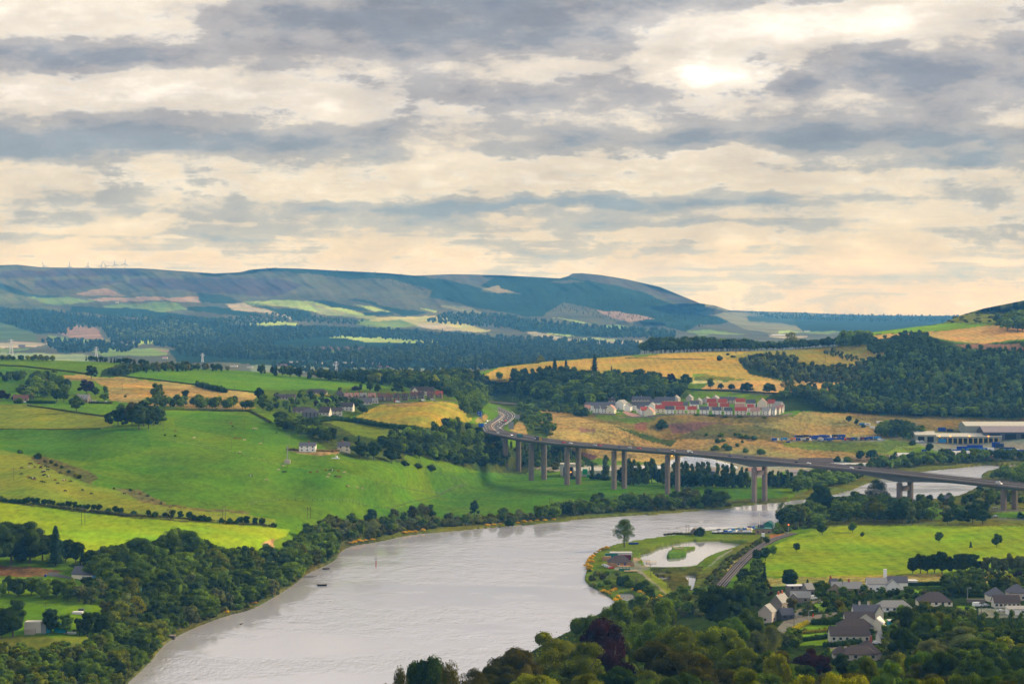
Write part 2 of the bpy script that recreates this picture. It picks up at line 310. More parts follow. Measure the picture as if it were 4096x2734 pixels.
# --- ground mesh: hidden back slope is bridged smoothly
cols=np.concatenate([np.arange(-1800,0,20.0),np.arange(0,4096.1,4.0),np.arange(4116,5901,20.0)])
crow=ci(CREST,cols);srow=ci(SKYL,cols)
off=np.concatenate([np.arange(0,1540,4.0),np.arange(1556,2260,22.0)])
NR,NCOL=len(off),len(cols)
RowN=crow[None]+off[:,None];ColN=np.repeat(cols[None],NR,0)
gxn,gyn,gzn=ground_np(ColN,RowN)
farlow=np.maximum(np.minimum(crow+30,1590),srow+12)
nf=130;tf=np.linspace(0,1,nf)
RowF=farlow[None]+(srow-farlow)[None]*tf[:,None];ColF=np.repeat(cols[None],nf,0)
DF=farD(ColF,RowF);xf=(ColF-PX0)/FPX*DF;zf=HC-(RowF-ROW0)*DF/FPX
# gentle relief of the far hills
def Zm(x0,y0,pts,s=2.1355):return [(x0+a/s,y0+b/s) for a,b in pts]
A1=lambda*p:Zm(0,1000,p);A2=lambda*p:Zm(1000,1000,p);A3=lambda*p:Zm(2000,1000,p);A4=lambda*p:Zm(2996,1000,p)
B1=lambda*p:Zm(0,1600,p);B2=lambda*p:Zm(1000,1600,p);B3=lambda*p:Zm(2000,1500,p);B4=lambda*p:Zm(2996,1600,p)
D1=lambda*p:Zm(0,2000,p);D3=lambda*p:Zm(2000,2000,p);D4=lambda*p:Zm(2996,2000,p);E1=lambda*p:Zm(2300,2050,p,2.61);E2=lambda*p:Zm(3100,2280,p,3.915)
# land cover: colour (linear albedo), kind (0 mown or grazed grass, 1 rough, 2 drilled crop), outline in the photograph's pixels
GR_PAST=(0.085,0.175,0.008);GR_DARK=(0.050,0.125,0.012);GR_LITE=(0.150,0.200,0.035);GR_BRI=(0.185,0.290,0.012);GOLD=(0.36,0.255,0.055);STRAW=(0.26,0.195,0.075);ORANGE=(0.46,0.285,0.105)
WOODF=(0.022,0.042,0.012);ROUGH=(0.085,0.105,0.028);HEATH=(0.135,0.070,0.075);TAR=(0.10,0.10,0.105);LAWN=(0.12,0.235,0.018)
NEAR=[
 (GR_PAST,0,[(-1900,1300),(6000,1300),(6000,3600),(-1900,3600)]),
 # left hill
 (GR_PAST,0,A1((-4000,900),(0,920),(470,935),(700,940),(1060,955),(860,1030),(720,1060),(400,1030),(0,985))),
 ((0.062,0.15,0.012),0,A1((-4000,980),(0,990),(400,1035),(720,1065),(500,1100),(0,1260),(-4000,1250))),
 (WOODF,1,A1((1060,950),(1300,930),(1990,960),(2010,1030),(1500,995),(1150,1040),(1040,1085),(860,1080),(860,1030))),
 ((0.080,0.185,0.012),0,A1((1040,1085),(1150,1040),(1500,1000),(1990,1022),(2349,1045),(2740,1090),(3200,1150),(3420,1160),(3450,1190),(3380,1240),(2700,1220),(2250,1222),(1650,1150),(1100,1090))),
 (STRAW,1,A1((500,1070),(720,1070),(860,1085),(1100,1092),(1650,1152),(2250,1225),(2250,1350),(1900,1360),(1300,1330),(940,1290),(930,1200),(820,1120),(300,1110))),
 ((0.30,0.20,0.06),1,A1((1040,1150),(1300,1140),(1450,1200),(1250,1260),(1100,1200))),
 (GR_LITE,0,B1((-4000,40),(0,45),(240,30),(900,60),(950,140),(960,230),(700,250),(0,245),(-4000,240))),
 ((0.095,0.195,0.013),0,B1((240,30),(960,40),(940,135),(600,95))),
 (GR_PAST,0,B1((1390,80),(2250,100),(2330,140),(2320,240),(2600,330),(3000,350),(3060,380),(2400,440),(1400,260))),
 ((0.060,0.145,0.012),0,B1((1500,225),(2349,385),(2700,360),(3000,350),(2800,290),(2400,250),(2280,150),(1700,100),(1480,160))),
 ((0.055,0.140,0.012),0,B1((-4000,240),(0,245),(950,250),(1250,250),(1500,330),(1300,420),(800,520),(500,500),(200,460),(-4000,400))),  # darker green paints in the shading of the pasture hollow
 ((0.072,0.160,0.012),0,B1((1250,250),(1650,330),(2349,560),(3000,640),(3600,800),(3900,820),(3500,900),(2300,870),(1700,920),(1300,850),(900,740),(700,560),(1300,420))),
 (GR_LITE,0,B1((-4000,380),(0,420),(200,460),(260,480),(310,530),(480,600),(700,700),(900,750),(1150,800),(1300,880),(1700,930),(2349,975),(2349,1075),(1500,1020),(1060,985),(500,920),(0,860),(-4000,800))),
 ((0.10,0.095,0.03),1,B1((260,480),(360,480),(700,580),(860,660),(780,720),(560,640),(400,570),(300,530))),
 ((0.14,0.12,0.05),1,B1((960,740),(1180,760),(1400,870),(1420,910),(1200,860))),
 ((0.11,0.10,0.04),1,B1((1400,890),(1750,925),(2349,960),(2349,985),(1750,945),(1400,905))),
 ((0.06,0.07,0.02),1,B1((-4000,790),(0,850),(500,915),(1060,980),(1500,1015),(2349,1068),(2349,1082),(1500,1030),(1060,996),(500,930),(0,868),(-4000,810))),
 (GR_BRI,0,B1((-4000,815),(0,872),(500,934),(1060,1000),(1500,1034),(2349,1086),(2480,1100),(2440,1160),(2330,1200),(2330,1250),(2100,1340),(1900,1360),(1400,1300),(600,1300),(0,1200),(-4000,1100))),
 ((0.20,0.32,0.012),0,B1((300,1100),(800,1140),(1200,1180),(2300,1180),(2250,1240),(2100,1340),(1800,1320),(600,1290))),
 ((0.075,0.16,0.012),0,[(1000,2003),(1090,1997),(1370,2005),(1560,2025),(1640,2060),(1500,2090),(1200,2090),(1000,2060)]),
 ((0.30,0.20,0.13),1,D1((2220,360),(2330,330),(2349,400),(2250,395))),((0.30,0.20,0.13),1,D1((2120,490),(2250,460),(2260,480),(2140,520))),
 # by the cottage
 ((0.16,0.085,0.045),1,D1((-4000,540),(0,550),(380,580),(560,600),(400,650),(0,650),(-4000,640))),
 (LAWN,0,D1((-4000,655),(0,660),(300,662),(640,680),(900,700),(700,800),(300,790),(0,790),(-4000,780))),
 ((0.085,0.185,0.014),0,D1((-4000,790),(0,800),(400,860),(790,890),(780,960),(560,1000),(0,1040),(-4000,1020))),
 ((0.12,0.16,0.03),0,D1((200,1180),(900,1150),(880,1210),(640,1250),(300,1230))),
 (ROUGH,1,D1((-4000,1140),(0,1160),(400,1150),(500,1200),(900,1260),(1300,1260),(1340,1310),(1200,1450),(1080,1700),(-4000,2600))),
 (WOODF,1,D1((580,560),(900,400),(1300,350),(1900,480),(2349,480),(2349,760),(1900,980),(1400,1180),(900,1300),(900,1000),(1000,750))),
 # village and the middle fields
 ((0.060,0.105,0.018),1,A2((100,1190),(700,1190),(1300,1180),(1650,1200),(1780,1290),(1130,1320),(900,1420),(480,1460),(200,1380),(0,1340))),
 (LAWN,0,A2((540,1235),(700,1240),(690,1290),(560,1290))),
 (TAR,0,A2((1080,1305),(1400,1296),(1800,1280),(2000,1285),(2000,1293),(1800,1290),(1400,1306),(1130,1316))),
 ((0.28,0.235,0.035),2,A2((1130,1316),(1400,1300),(1620,1288),(1800,1320),(1885,1400),(1890,1450),(1700,1540),(1640,1535),(1200,1490),(880,1435),(1000,1370))),
 ((0.24,0.17,0.06),1,A2((1130,1316),(1400,1302),(1580,1300),(1500,1330),(1200,1340))),
 (WOODF,1,A2((880,1425),(1200,1475),(1640,1530),(1630,1545),(1200,1500),(860,1445))),
 ((0.105,0.16,0.016),0,A2((480,1480),(700,1455),(900,1452),(1200,1500),(1450,1545),(1380,1620),(1300,1640),(900,1580),(640,1560),(520,1500))),
 ((0.05,0.075,0.02),1,[(1190,1690),(1320,1690),(1420,1740),(1640,1770),(1830,1680),(1950,1700),(1960,1740),(2060,1790),(2160,1850),(2100,1900),(1900,1890),(1740,1850),(1600,1850),(1400,1830),(1320,1800),(1240,1760)]),
 ((0.28,0.21,0.12),1,B2((330,410),(500,440),(740,430),(760,460),(600,470),(450,460),(340,440))),
 (GR_PAST,0,B2((1330,460),(1500,480),(2080,640),(2349,640),(2349,700),(1600,600),(1300,540))),
 # flood plain
 ((0.058,0.145,0.012),0,[(1700,1885),(2000,1890),(2200,1900),(2600,1935),(3100,1955),(3160,1985),(2900,2010),(2600,2040),(2200,2070),(1800,2090),(1500,2110),(1560,2040),(1750,1990)]),
 (ROUGH,1,[(1230,2120),(1330,2075),(1560,2075),(1900,2075),(2200,2045),(2350,2010),(2600,2000),(2800,2005),(2950,1998),(3150,1988),(3150,2020),(2900,2040),(2600,2065),(2100,2105),(1600,2150),(1390,2190)]),
 ((0.045,0.075,0.016),1,[(1860,1585),(2130,1600),(2350,1615),(2350,1658),(2240,1665),(2250,1745),(2180,1745),(2060,1735),(2030,1700),(2070,1660),(2040,1640),(1960,1610),(1930,1625),(1935,1665),(1870,1670)]),
 ((0.26,0.19,0.07),1,[(2072,1680),(2090,1690),(2110,1715),(2110,1740),(2060,1736),(2040,1716)]),
 ((0.26,0.19,0.07),1,[(1900,1676),(1945,1655),(1950,1668),(1935,1690),(1905,1690)]),
 # right of the motorway
 ((0.055,0.10,0.015),1,[(1900,1500),(2300,1520),(2750,1510),(2760,1590),(2350,1640),(2130,1640),(2090,1600),(1900,1590)]),
 ((0.29,0.21,0.08),1,B3((280,300),(420,300),(1000,430),(1400,560),(1700,640),(2500,720),(2400,760),(1400,760),(700,700),(380,600),(420,500),(340,380))),
 ((0.13,0.105,0.035),1,B3((420,300),(800,330),(1300,340),(2349,340),(2900,350),(2980,500),(2500,560),(2000,540),(1700,640),(1400,560),(1000,430))),
 (HEATH,1,B3((1420,420),(1560,400),(1850,400),(2100,430),(2060,500),(1800,520),(1480,500))),
 ((0.15,0.07,0.05),1,B3((1150,390),(1260,400),(1250,470),(1160,470))),
 ((0.075,0.12,0.025),1,B3((800,330),(1060,345),(1350,350),(1320,390),(1100,410),(820,370))),
 ((0.045,0.075,0.02),1,B3((940,420),(1250,510),(1500,560),(1650,620),(1500,625),(1200,540))),
 ((0.12,0.12,0.035),1,B3((1700,560),(2000,510),(2200,530),(2280,600),(2200,680),(1800,650))),
 (HEATH,1,B3((600,640),(700,660),(830,690),(820,720),(650,740))),((0.20,0.12,0.09),1,B3((340,350),(430,345),(420,380),(350,380))),((0.22,0.12,0.10),1,B3((660,450),(820,460),(800,490),(700,490))),
 (WOODF,1,[(2080,1760),(2250,1780),(2400,1860),(2200,1890),(2060,1860)]),
 ((0.24,0.18,0.07),1,A4((-100,1480),(250,1460),(450,1380),(1100,1400),(1300,1500),(1250,1570),(1500,1640),(1200,1800),(400,1830),(-700,1700),(-560,1560))),
 ((0.10,0.095,0.032),1,A4((-300,1480),(60,1500),(250,1520),(450,1600),(300,1660),(0,1600),(-700,1620))),
 ((0.13,0.105,0.04),1,A4((850,1420),(1300,1400),(2100,1440),(3000,1440),(3000,1560),(1500,1560),(1200,1520))),
 ((0.095,0.14,0.03),1,B4((300,340),(1200,340),(1500,380),(1300,470),(800,440),(300,400))),((0.15,0.22,0.04),0,B4((1250,400),(1620,370),(1640,390),(1320,410),(1360,440),(1160,460))),
 ((0.17,0.17,0.17),0,B4((180,320),(1100,320),(1180,336),(1150,352),(200,356))),((0.20,0.195,0.19),0,B4((1380,330),(5000,330),(5000,440),(1750,470),(1600,430),(1380,350))),
 ((0.13,0.10,0.06),1,B4((1000,470),(1500,480),(1700,500),(2100,470),(5000,440),(5000,560),(2100,560),(1500,620),(700,540),(700,500))),
 ((0.25,0.24,0.22),0,[(2240,1885),(2240,1870),(2450,1880),(3060,1910),(3150,1880),(3400,1860),(3400,1830),(2700,1840),(2640,1855),(2300,1862),(2100,1868)]),
 # gold hill
 (GOLD,2,A3((-180,1090),(0,1000),(400,950),(900,915),(1300,885),(1800,865),(2349,858),(3100,810),(3360,830),(3120,1010),(2700,1000),(2349,1060),(2349,1110),(1700,1120),(1400,1080),(1300,1100),(900,1130),(300,1110),(0,1130))),
 ((0.22,0.19,0.035),2,A3((2150,860),(3100,815),(3370,850),(3120,1010),(2700,1000),(2300,960),(1900,930))),
 ((0.12,0.20,0.03),0,A3((1080,912),(1200,885),(1400,880),(1200,915))),((0.14,0.16,0.04),1,A3((1640,1060),(1760,1055),(2100,1105),(1900,1115),(1660,1110))),
 ((0.14,0.24,0.02),0,A3((1640,1058),(1750,1058),(1700,1080),(1640,1086))),((0.50,0.42,0.22),2,A3((1600,1115),(1900,1118),(1900,1132),(1600,1135))),
 (ORANGE,2,A3((1700,1190),(1800,1130),(2000,1115),(2349,1112),(2500,1110),(3050,1140),(3120,1150),(2930,1190),(2700,1225),(2349,1222),(1900,1200))),
 ((0.10,0.19,0.016),0,A3((1350,1130),(1700,1150),(1720,1190),(1900,1205),(2349,1225),(2600,1230),(2450,1290),(2100,1290),(1900,1240),(1500,1220),(1300,1200))),
 ((0.10,0.10,0.10),0,A3((2080,1180),(2300,1228),(2640,1228),(2600,1300),(2400,1300),(2300,1240),(1900,1208),(1600,1190))),
 # wooded hill on the right and the fields above it
 (WOODF,1,A4((-100,920),(300,890),(430,960),(600,1000),(900,1000),(1000,960),(1250,880),(1040,860),(1000,760),(1100,720),(1400,700),(1600,760),(1850,800),(2300,780),(6000,800),(6000,1440),(2200,1430),(1100,1400),(300,1370),(0,1360),(200,1230),(400,1200),(900,1180),(950,1140),(300,1110),(0,1060))),
 ((0.06,0.085,0.02),1,A4((1000,990),(1400,940),(2349,960),(2349,1200),(1500,1300),(1100,1100))),
 ((0.14,0.085,0.07),1,A4((1750,800),(2300,800),(2349,850),(1900,850))),
 (ORANGE,2,A4((1030,740),(1120,720),(1480,700),(1700,685),(2050,640),(2150,632),(2500,620),(6000,600),(6000,760),(2349,760),(2200,770),(2000,800),(1800,780),(1600,750),(1450,700),(1100,760))),
 ((0.145,0.29,0.012),0,A4((1010,708),(1650,625),(1830,625),(2150,632),(2040,645),(1700,685),(1480,697),(1120,718),(1050,730))),
 ((0.12,0.155,0.022),1,A4((1650,625),(1800,540),(2000,500),(2100,480),(2349,425),(6000,250),(6000,640),(2150,640),(1830,624))),
 (ROUGH,1,[(3420,1905),(3560,1870),(3800,1845),(4110,1830),(6000,1800),(6000,2100),(4110,2104),(3420,2102),(3300,2110),(3120,2112),(3110,2070),(3180,1975)]),
 # spit, ponds, railway, bright field
 ((0.10,0.155,0.02),0,[(2340,2250),(2400,2190),(2468,2170),(2656,2141),(2790,2122),(3040,2100),(3170,2110),(3170,2140),(3000,2200),(2900,2300),(2860,2360),(2650,2420),(2470,2400),(2342,2330)]),
 ((0.14,0.20,0.02),0,E1((700,590),(800,600),(900,690),(1050,850),(960,850),(800,720),(690,620))),((0.14,0.22,0.02),0,E1((1330,590),(1430,560),(1400,640),(1280,800),(1220,800),(1300,640))),
 ((0.065,0.075,0.02),1,E1((780,570),(1330,565),(1320,610),(1240,800),(1060,850),(960,740),(840,640),(780,600))),
 ((0.095,0.115,0.03),1,E1((1220,800),(1330,600),(1450,540),(1650,380),(1900,270),(2050,240),(2000,300),(1800,420),(1620,600),(1500,790),(1350,840))),
 ((0.22,0.04,0.10),1,E1((1650,450),(1700,425),(1755,430),(1700,465))),((0.30,0.23,0.09),1,E1((1590,560),(1700,480),(1750,440),(1760,450),(1650,560),(1610,610))),
 ((0.26,0.12,0.06),1,E1((2030,240),(2200,210),(2260,215),(2100,260),(2040,270))),
 ((0.20,0.19,0.18),0,E1((600,470),(690,480),(680,500),(640,505),(730,560),(780,570),(780,585),(690,600),(960,840),(930,850),(660,640),(650,600),(420,600),(400,560),(600,560))),
 ((0.33,0.24,0.19),0,E1((600,465),(680,475),(690,495),(620,505))),((0.22,0.21,0.19),0,E1((1310,545),(1400,545),(1480,470),(1640,375),(1650,385),(1500,480),(1410,555))),
 ((0.165,0.265,0.012),2,D4((-50,690),(50,600),(230,380),(400,300),(650,230),(900,213),(2349,222),(6000,240),(6000,560),(2349,560),(1400,630),(1000,645),(430,655),(100,640))),
 ((0.24,0.21,0.07),1,D4((20,660),(430,655),(1000,645),(1400,632),(2349,600),(6000,590),(6000,720),(2349,700),(1300,730),(400,760),(100,740))),
 (WOODF,1,D4((100,750),(600,700),(1700,740),(6000,700),(6000,2400),(-2400,2400),(-2000,1300),(-1600,1050),(-1300,950),(-400,800))),
 ((0.065,0.11,0.02),1,E1((200,600),(460,600),(700,640),(960,860),(1100,860),(1300,800),(1500,800),(1400,1000),(900,950),(450,1000),(300,860),(140,760))),
 (LAWN,0,D4((560,880),(700,850),(640,960),(560,960))),(LAWN,0,D4((640,1015),(820,995),(880,1000),(700,1060),(540,1060))),(LAWN,0,D4((400,1100),(520,1060),(880,1060),(680,1110))),(LAWN,0,D4((350,1155),(680,1120),(680,1180),(380,1190))),
 (LAWN,0,D4((400,1215),(670,1185),(680,1230),(420,1240))),(LAWN,0,D4((690,1270),(930,1255),(930,1300),(700,1300))),(LAWN,0,D4((1150,1020),(1330,990),(1330,1030),(1180,1040))),(LAWN,0,D4((1760,900),(1940,905),(1900,960),(1760,990))),(LAWN,0,D4((2040,1120),(2349,1110),(2349,1200),(2060,1210))),(LAWN,0,D4((1390,765),(1500,765),(1480,790),(1390,790))),
 ((0.17,0.16,0.17),0,D4((220,1110),(300,1030),(400,1000),(700,960),(760,950),(720,985),(540,1030),(420,1060),(300,1130),(230,1160))),((0.17,0.16,0.17),0,D4((385,940),(450,920),(460,1010),(390,1020))),((0.17,0.16,0.17),0,D4((680,1252),(1060,1215),(1060,1260),(700,1275))),
 ((0.20,0.19,0.19),0,D4((1960,920),(2349,920),(2349,1000),(1960,1000))),((0.17,0.16,0.17),0,D4((500,870),(620,840),(620,855),(520,890))),
 (LAWN,0,B4((1490,940),(1740,925),(1740,980),(1600,1020),(1500,985))),(LAWN,0,B4((2080,960),(2349,950),(6000,950),(6000,1000),(2130,1000))),(TAR,0,B4((2050,930),(2349,930),(6000,930),(6000,955),(2060,950))),(TAR,0,B4((1650,985),(2349,1010),(6000,1010),(6000,1025),(2349,1022),(1650,1000))),
]
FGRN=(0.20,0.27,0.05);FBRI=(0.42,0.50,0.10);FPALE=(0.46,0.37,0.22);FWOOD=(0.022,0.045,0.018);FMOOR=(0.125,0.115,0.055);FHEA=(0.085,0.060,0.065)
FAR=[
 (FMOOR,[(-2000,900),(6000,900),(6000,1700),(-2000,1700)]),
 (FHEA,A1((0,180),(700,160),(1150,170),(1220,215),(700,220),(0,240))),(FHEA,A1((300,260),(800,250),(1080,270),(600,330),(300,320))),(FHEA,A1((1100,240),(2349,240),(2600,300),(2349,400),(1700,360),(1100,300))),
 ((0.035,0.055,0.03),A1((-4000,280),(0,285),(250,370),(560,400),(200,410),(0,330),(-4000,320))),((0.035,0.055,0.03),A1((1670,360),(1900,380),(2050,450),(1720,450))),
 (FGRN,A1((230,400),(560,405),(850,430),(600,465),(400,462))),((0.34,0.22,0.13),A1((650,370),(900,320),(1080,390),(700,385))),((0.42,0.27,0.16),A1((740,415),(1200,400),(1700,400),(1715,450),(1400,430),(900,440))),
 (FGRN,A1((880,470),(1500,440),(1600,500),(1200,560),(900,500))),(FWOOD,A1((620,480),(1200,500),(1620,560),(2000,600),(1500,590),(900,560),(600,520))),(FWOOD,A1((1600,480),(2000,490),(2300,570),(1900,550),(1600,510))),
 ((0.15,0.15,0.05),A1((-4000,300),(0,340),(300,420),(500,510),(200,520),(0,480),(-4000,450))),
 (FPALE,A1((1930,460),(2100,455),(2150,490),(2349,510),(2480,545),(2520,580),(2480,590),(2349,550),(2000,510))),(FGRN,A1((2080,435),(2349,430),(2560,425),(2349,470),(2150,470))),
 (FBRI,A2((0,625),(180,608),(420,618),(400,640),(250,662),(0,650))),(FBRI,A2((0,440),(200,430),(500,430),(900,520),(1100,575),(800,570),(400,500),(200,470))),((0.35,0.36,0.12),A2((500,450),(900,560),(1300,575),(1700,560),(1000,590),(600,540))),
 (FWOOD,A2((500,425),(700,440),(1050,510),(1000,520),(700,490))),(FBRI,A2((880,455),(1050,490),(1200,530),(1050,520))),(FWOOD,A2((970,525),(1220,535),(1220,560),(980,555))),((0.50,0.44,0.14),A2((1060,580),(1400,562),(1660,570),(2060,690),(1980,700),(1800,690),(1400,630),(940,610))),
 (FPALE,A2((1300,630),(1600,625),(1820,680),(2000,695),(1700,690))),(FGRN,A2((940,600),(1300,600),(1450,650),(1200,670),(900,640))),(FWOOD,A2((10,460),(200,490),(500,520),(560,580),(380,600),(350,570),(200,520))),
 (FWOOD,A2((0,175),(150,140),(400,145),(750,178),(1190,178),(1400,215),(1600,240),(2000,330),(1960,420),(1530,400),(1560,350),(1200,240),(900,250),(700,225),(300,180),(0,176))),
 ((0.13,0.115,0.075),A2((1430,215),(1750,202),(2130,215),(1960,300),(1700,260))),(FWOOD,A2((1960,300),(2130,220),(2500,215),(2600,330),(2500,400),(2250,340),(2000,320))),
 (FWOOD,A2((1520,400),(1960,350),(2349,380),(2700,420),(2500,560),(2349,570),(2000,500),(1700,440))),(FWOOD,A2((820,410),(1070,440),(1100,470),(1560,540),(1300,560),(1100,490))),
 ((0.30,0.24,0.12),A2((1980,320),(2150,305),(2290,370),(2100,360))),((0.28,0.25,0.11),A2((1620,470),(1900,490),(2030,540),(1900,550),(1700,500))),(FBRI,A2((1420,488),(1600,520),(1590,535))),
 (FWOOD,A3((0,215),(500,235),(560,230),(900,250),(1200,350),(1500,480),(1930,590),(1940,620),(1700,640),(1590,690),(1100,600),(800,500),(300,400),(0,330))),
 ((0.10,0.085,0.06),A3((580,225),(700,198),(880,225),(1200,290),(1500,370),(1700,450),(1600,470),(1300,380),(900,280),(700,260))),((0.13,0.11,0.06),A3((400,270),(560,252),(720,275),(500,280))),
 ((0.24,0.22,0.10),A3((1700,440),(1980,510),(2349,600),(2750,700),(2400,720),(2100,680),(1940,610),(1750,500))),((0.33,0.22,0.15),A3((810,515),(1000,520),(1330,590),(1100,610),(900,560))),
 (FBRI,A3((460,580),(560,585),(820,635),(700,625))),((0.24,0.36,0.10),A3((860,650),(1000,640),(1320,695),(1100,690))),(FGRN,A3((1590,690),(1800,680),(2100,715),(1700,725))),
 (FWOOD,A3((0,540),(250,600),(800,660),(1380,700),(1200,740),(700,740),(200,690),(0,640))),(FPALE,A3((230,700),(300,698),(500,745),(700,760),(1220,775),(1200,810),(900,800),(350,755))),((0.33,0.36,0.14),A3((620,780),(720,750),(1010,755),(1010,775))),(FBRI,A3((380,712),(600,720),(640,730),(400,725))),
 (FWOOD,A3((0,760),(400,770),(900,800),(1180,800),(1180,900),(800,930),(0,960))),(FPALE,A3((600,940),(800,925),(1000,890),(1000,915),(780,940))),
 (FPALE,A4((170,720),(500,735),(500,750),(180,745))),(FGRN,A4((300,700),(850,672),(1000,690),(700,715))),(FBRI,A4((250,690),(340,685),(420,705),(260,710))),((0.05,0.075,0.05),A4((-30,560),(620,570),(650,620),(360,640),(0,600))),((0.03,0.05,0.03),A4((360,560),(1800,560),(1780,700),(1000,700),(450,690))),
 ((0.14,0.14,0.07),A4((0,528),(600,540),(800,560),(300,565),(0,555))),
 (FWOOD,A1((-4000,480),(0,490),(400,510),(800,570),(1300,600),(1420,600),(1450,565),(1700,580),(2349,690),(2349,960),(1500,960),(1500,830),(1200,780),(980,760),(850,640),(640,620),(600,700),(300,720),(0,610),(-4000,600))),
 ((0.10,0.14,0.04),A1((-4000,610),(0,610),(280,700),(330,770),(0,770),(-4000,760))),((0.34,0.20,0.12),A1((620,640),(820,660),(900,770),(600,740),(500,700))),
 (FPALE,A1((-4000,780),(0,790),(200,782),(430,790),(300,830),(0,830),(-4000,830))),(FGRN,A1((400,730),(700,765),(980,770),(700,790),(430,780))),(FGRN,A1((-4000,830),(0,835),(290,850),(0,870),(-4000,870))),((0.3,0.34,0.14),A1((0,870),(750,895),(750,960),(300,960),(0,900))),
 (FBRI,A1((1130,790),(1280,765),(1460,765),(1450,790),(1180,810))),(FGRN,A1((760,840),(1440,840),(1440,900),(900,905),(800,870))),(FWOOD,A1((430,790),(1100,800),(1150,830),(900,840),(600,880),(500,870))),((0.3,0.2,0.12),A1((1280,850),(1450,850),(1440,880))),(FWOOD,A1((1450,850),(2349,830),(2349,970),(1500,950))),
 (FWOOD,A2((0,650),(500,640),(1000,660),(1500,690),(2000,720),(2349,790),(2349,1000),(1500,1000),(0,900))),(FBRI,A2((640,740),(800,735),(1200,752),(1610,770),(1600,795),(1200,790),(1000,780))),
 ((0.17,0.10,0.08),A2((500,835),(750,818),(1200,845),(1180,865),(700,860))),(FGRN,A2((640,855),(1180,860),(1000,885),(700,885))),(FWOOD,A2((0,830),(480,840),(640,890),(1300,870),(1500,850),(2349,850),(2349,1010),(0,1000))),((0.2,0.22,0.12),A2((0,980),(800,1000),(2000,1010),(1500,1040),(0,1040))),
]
def paint(colA,kindA,px,row,lst,near=True):
    jx=np.zeros(px.shape);jr=np.zeros(px.shape)
    for k,(fx,fy) in enumerate(((0.031,0.047),(0.083,0.11),(0.19,0.23))):
        jx+=np.sin(px*fx+row*fy*1.7+k)*(3.4/(k+1));jr+=np.sin(px*fy*0.8-row*fx*2.1+2*k)*(2.0/(k+1))
    for e in lst:
        c,kd,poly=e if near else (e[0],1,e[1])
        j=1.0 if kd==1 else 0.25
        xs=[p[0] for p in poly];ys=[p[1] for p in poly]
        sel=(px>min(xs)-8)&(px<max(xs)+8)&(row>min(ys)-8)&(row<max(ys)+8)
        idx=np.nonzero(sel)
        if len(idx[0])==0:continue
        ins=inpoly(px[idx]+jx[idx]*j,row[idx]+jr[idx]*j,poly)
        ii=tuple(a[ins] for a in idx);colA[ii]=c;kindA[ii]=kd
colN=np.zeros(ColN.shape+(3,));kinN=np.zeros(ColN.shape);paint(colN,kinN,ColN,RowN,NEAR);colN*=np.where((colN[...,1]>colN[...,0])[...,None],np.array([1.06,0.96,0.40]),np.array([1.05,1.02,0.75]))
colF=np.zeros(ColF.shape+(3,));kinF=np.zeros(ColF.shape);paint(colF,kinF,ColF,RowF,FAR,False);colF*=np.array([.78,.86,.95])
# gold reeds along the far bank and mud at the water line
wet=inpoly(ColN,RowN,RIVER_S)|(inpoly(ColN,RowN,POND_S)&~inpoly(ColN,RowN,ISLE_S))
for pl in POOLS:wet |= inpoly(ColN,RowN,pl)
colN[inpoly(ColN,RowN,ISLE_S)]=(0.085,0.155,0.014)
rb=np.array([(a,c_) for a,c_ in RIV_N[12:27]]);dd=np.full(ColN.shape,1e9)
for i in range(len(rb)-1):
    for t_ in np.linspace(0,1,12):
        ex,ey=rb[i]*(1-t_)+rb[i+1]*t_;dd=np.minimum(dd,(ColN-ex)**2+((RowN-ey)*1.6)**2)
sel=(dd<(46+10*np.sin(ColN*.05))**2);colN[sel]=(0.075,0.085,0.022);kinN[sel]=1
colN[wet]=(0.05,0.045,0.035)
gzn=np.where(wet,-2.5,np.maximum(gzn,0.8))
# small relief by moving points along their line of sight
def relief(px,row,a):
    n=np.zeros(px.shape)
    for k,(fx,fy,w) in enumerate(((0.007,0.02,1.0),(0.013,0.035,.8),(0.027,0.06,.5),(0.055,0.11,.28),(0.11,0.2,.14))):
        n+=w*np.sin(px*fx+1.3*np.sin(row*fy*.6+k)+2.1*k)*np.cos(row*fy-px*fx*.6+k*1.7)
    return 1.0+a*n
rel=np.where(ci(SKYL,ColF)+4<RowF,relief(ColF,RowF,0.0062),1.0)
DF2=DF*np.where(RowF<1420,rel,1.0);xf=(ColF-PX0)/FPX*DF2;yf=DF2;zf=HC-(RowF-ROW0)*DF2/FPX
# hidden strip
nh=26;th=np.linspace(0,1,nh+2)[1:-1][:,None]
x0,y0,z0=gxn[0],gyn[0],gzn[0];x1,y1,z1=xf[0],yf[0],zf[0]
xh=x0+(x1-x0)*th;yh=y0+(y1-y0)*th;zh=z1+(z0-z1)*(1-th)**3.2
# behind the skyline the land falls away
nb_=6;tb=np.linspace(0,1,nb_+1)[1:][:,None]
xb=xf[-1]*(1+0.25*tb);yb=yf[-1]*(1+0.25*tb);zb=np.maximum(zf[-1]-140*tb-60*tb**2,-2.4)
# the hillside under and behind the viewpoint
VX=np.concatenate([gxn[::-1],xh,xf,xb]);VY=np.concatenate([gyn[::-1],yh,yf,yb]);VZ=np.concatenate([gzn[::-1],zh,zf,zb])
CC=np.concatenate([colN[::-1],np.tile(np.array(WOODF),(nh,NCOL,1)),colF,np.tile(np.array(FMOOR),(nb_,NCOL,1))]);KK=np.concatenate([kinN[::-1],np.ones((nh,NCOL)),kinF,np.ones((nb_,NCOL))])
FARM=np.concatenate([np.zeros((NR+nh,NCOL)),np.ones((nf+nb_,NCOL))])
nrw=VX.shape[0];I=np.arange(nrw*NCOL).reshape(nrw,NCOL)
quads=np.stack([I[:-1,:-1],I[:-1,1:],I[1:,1:],I[1:,:-1]],-1).reshape(-1,4)
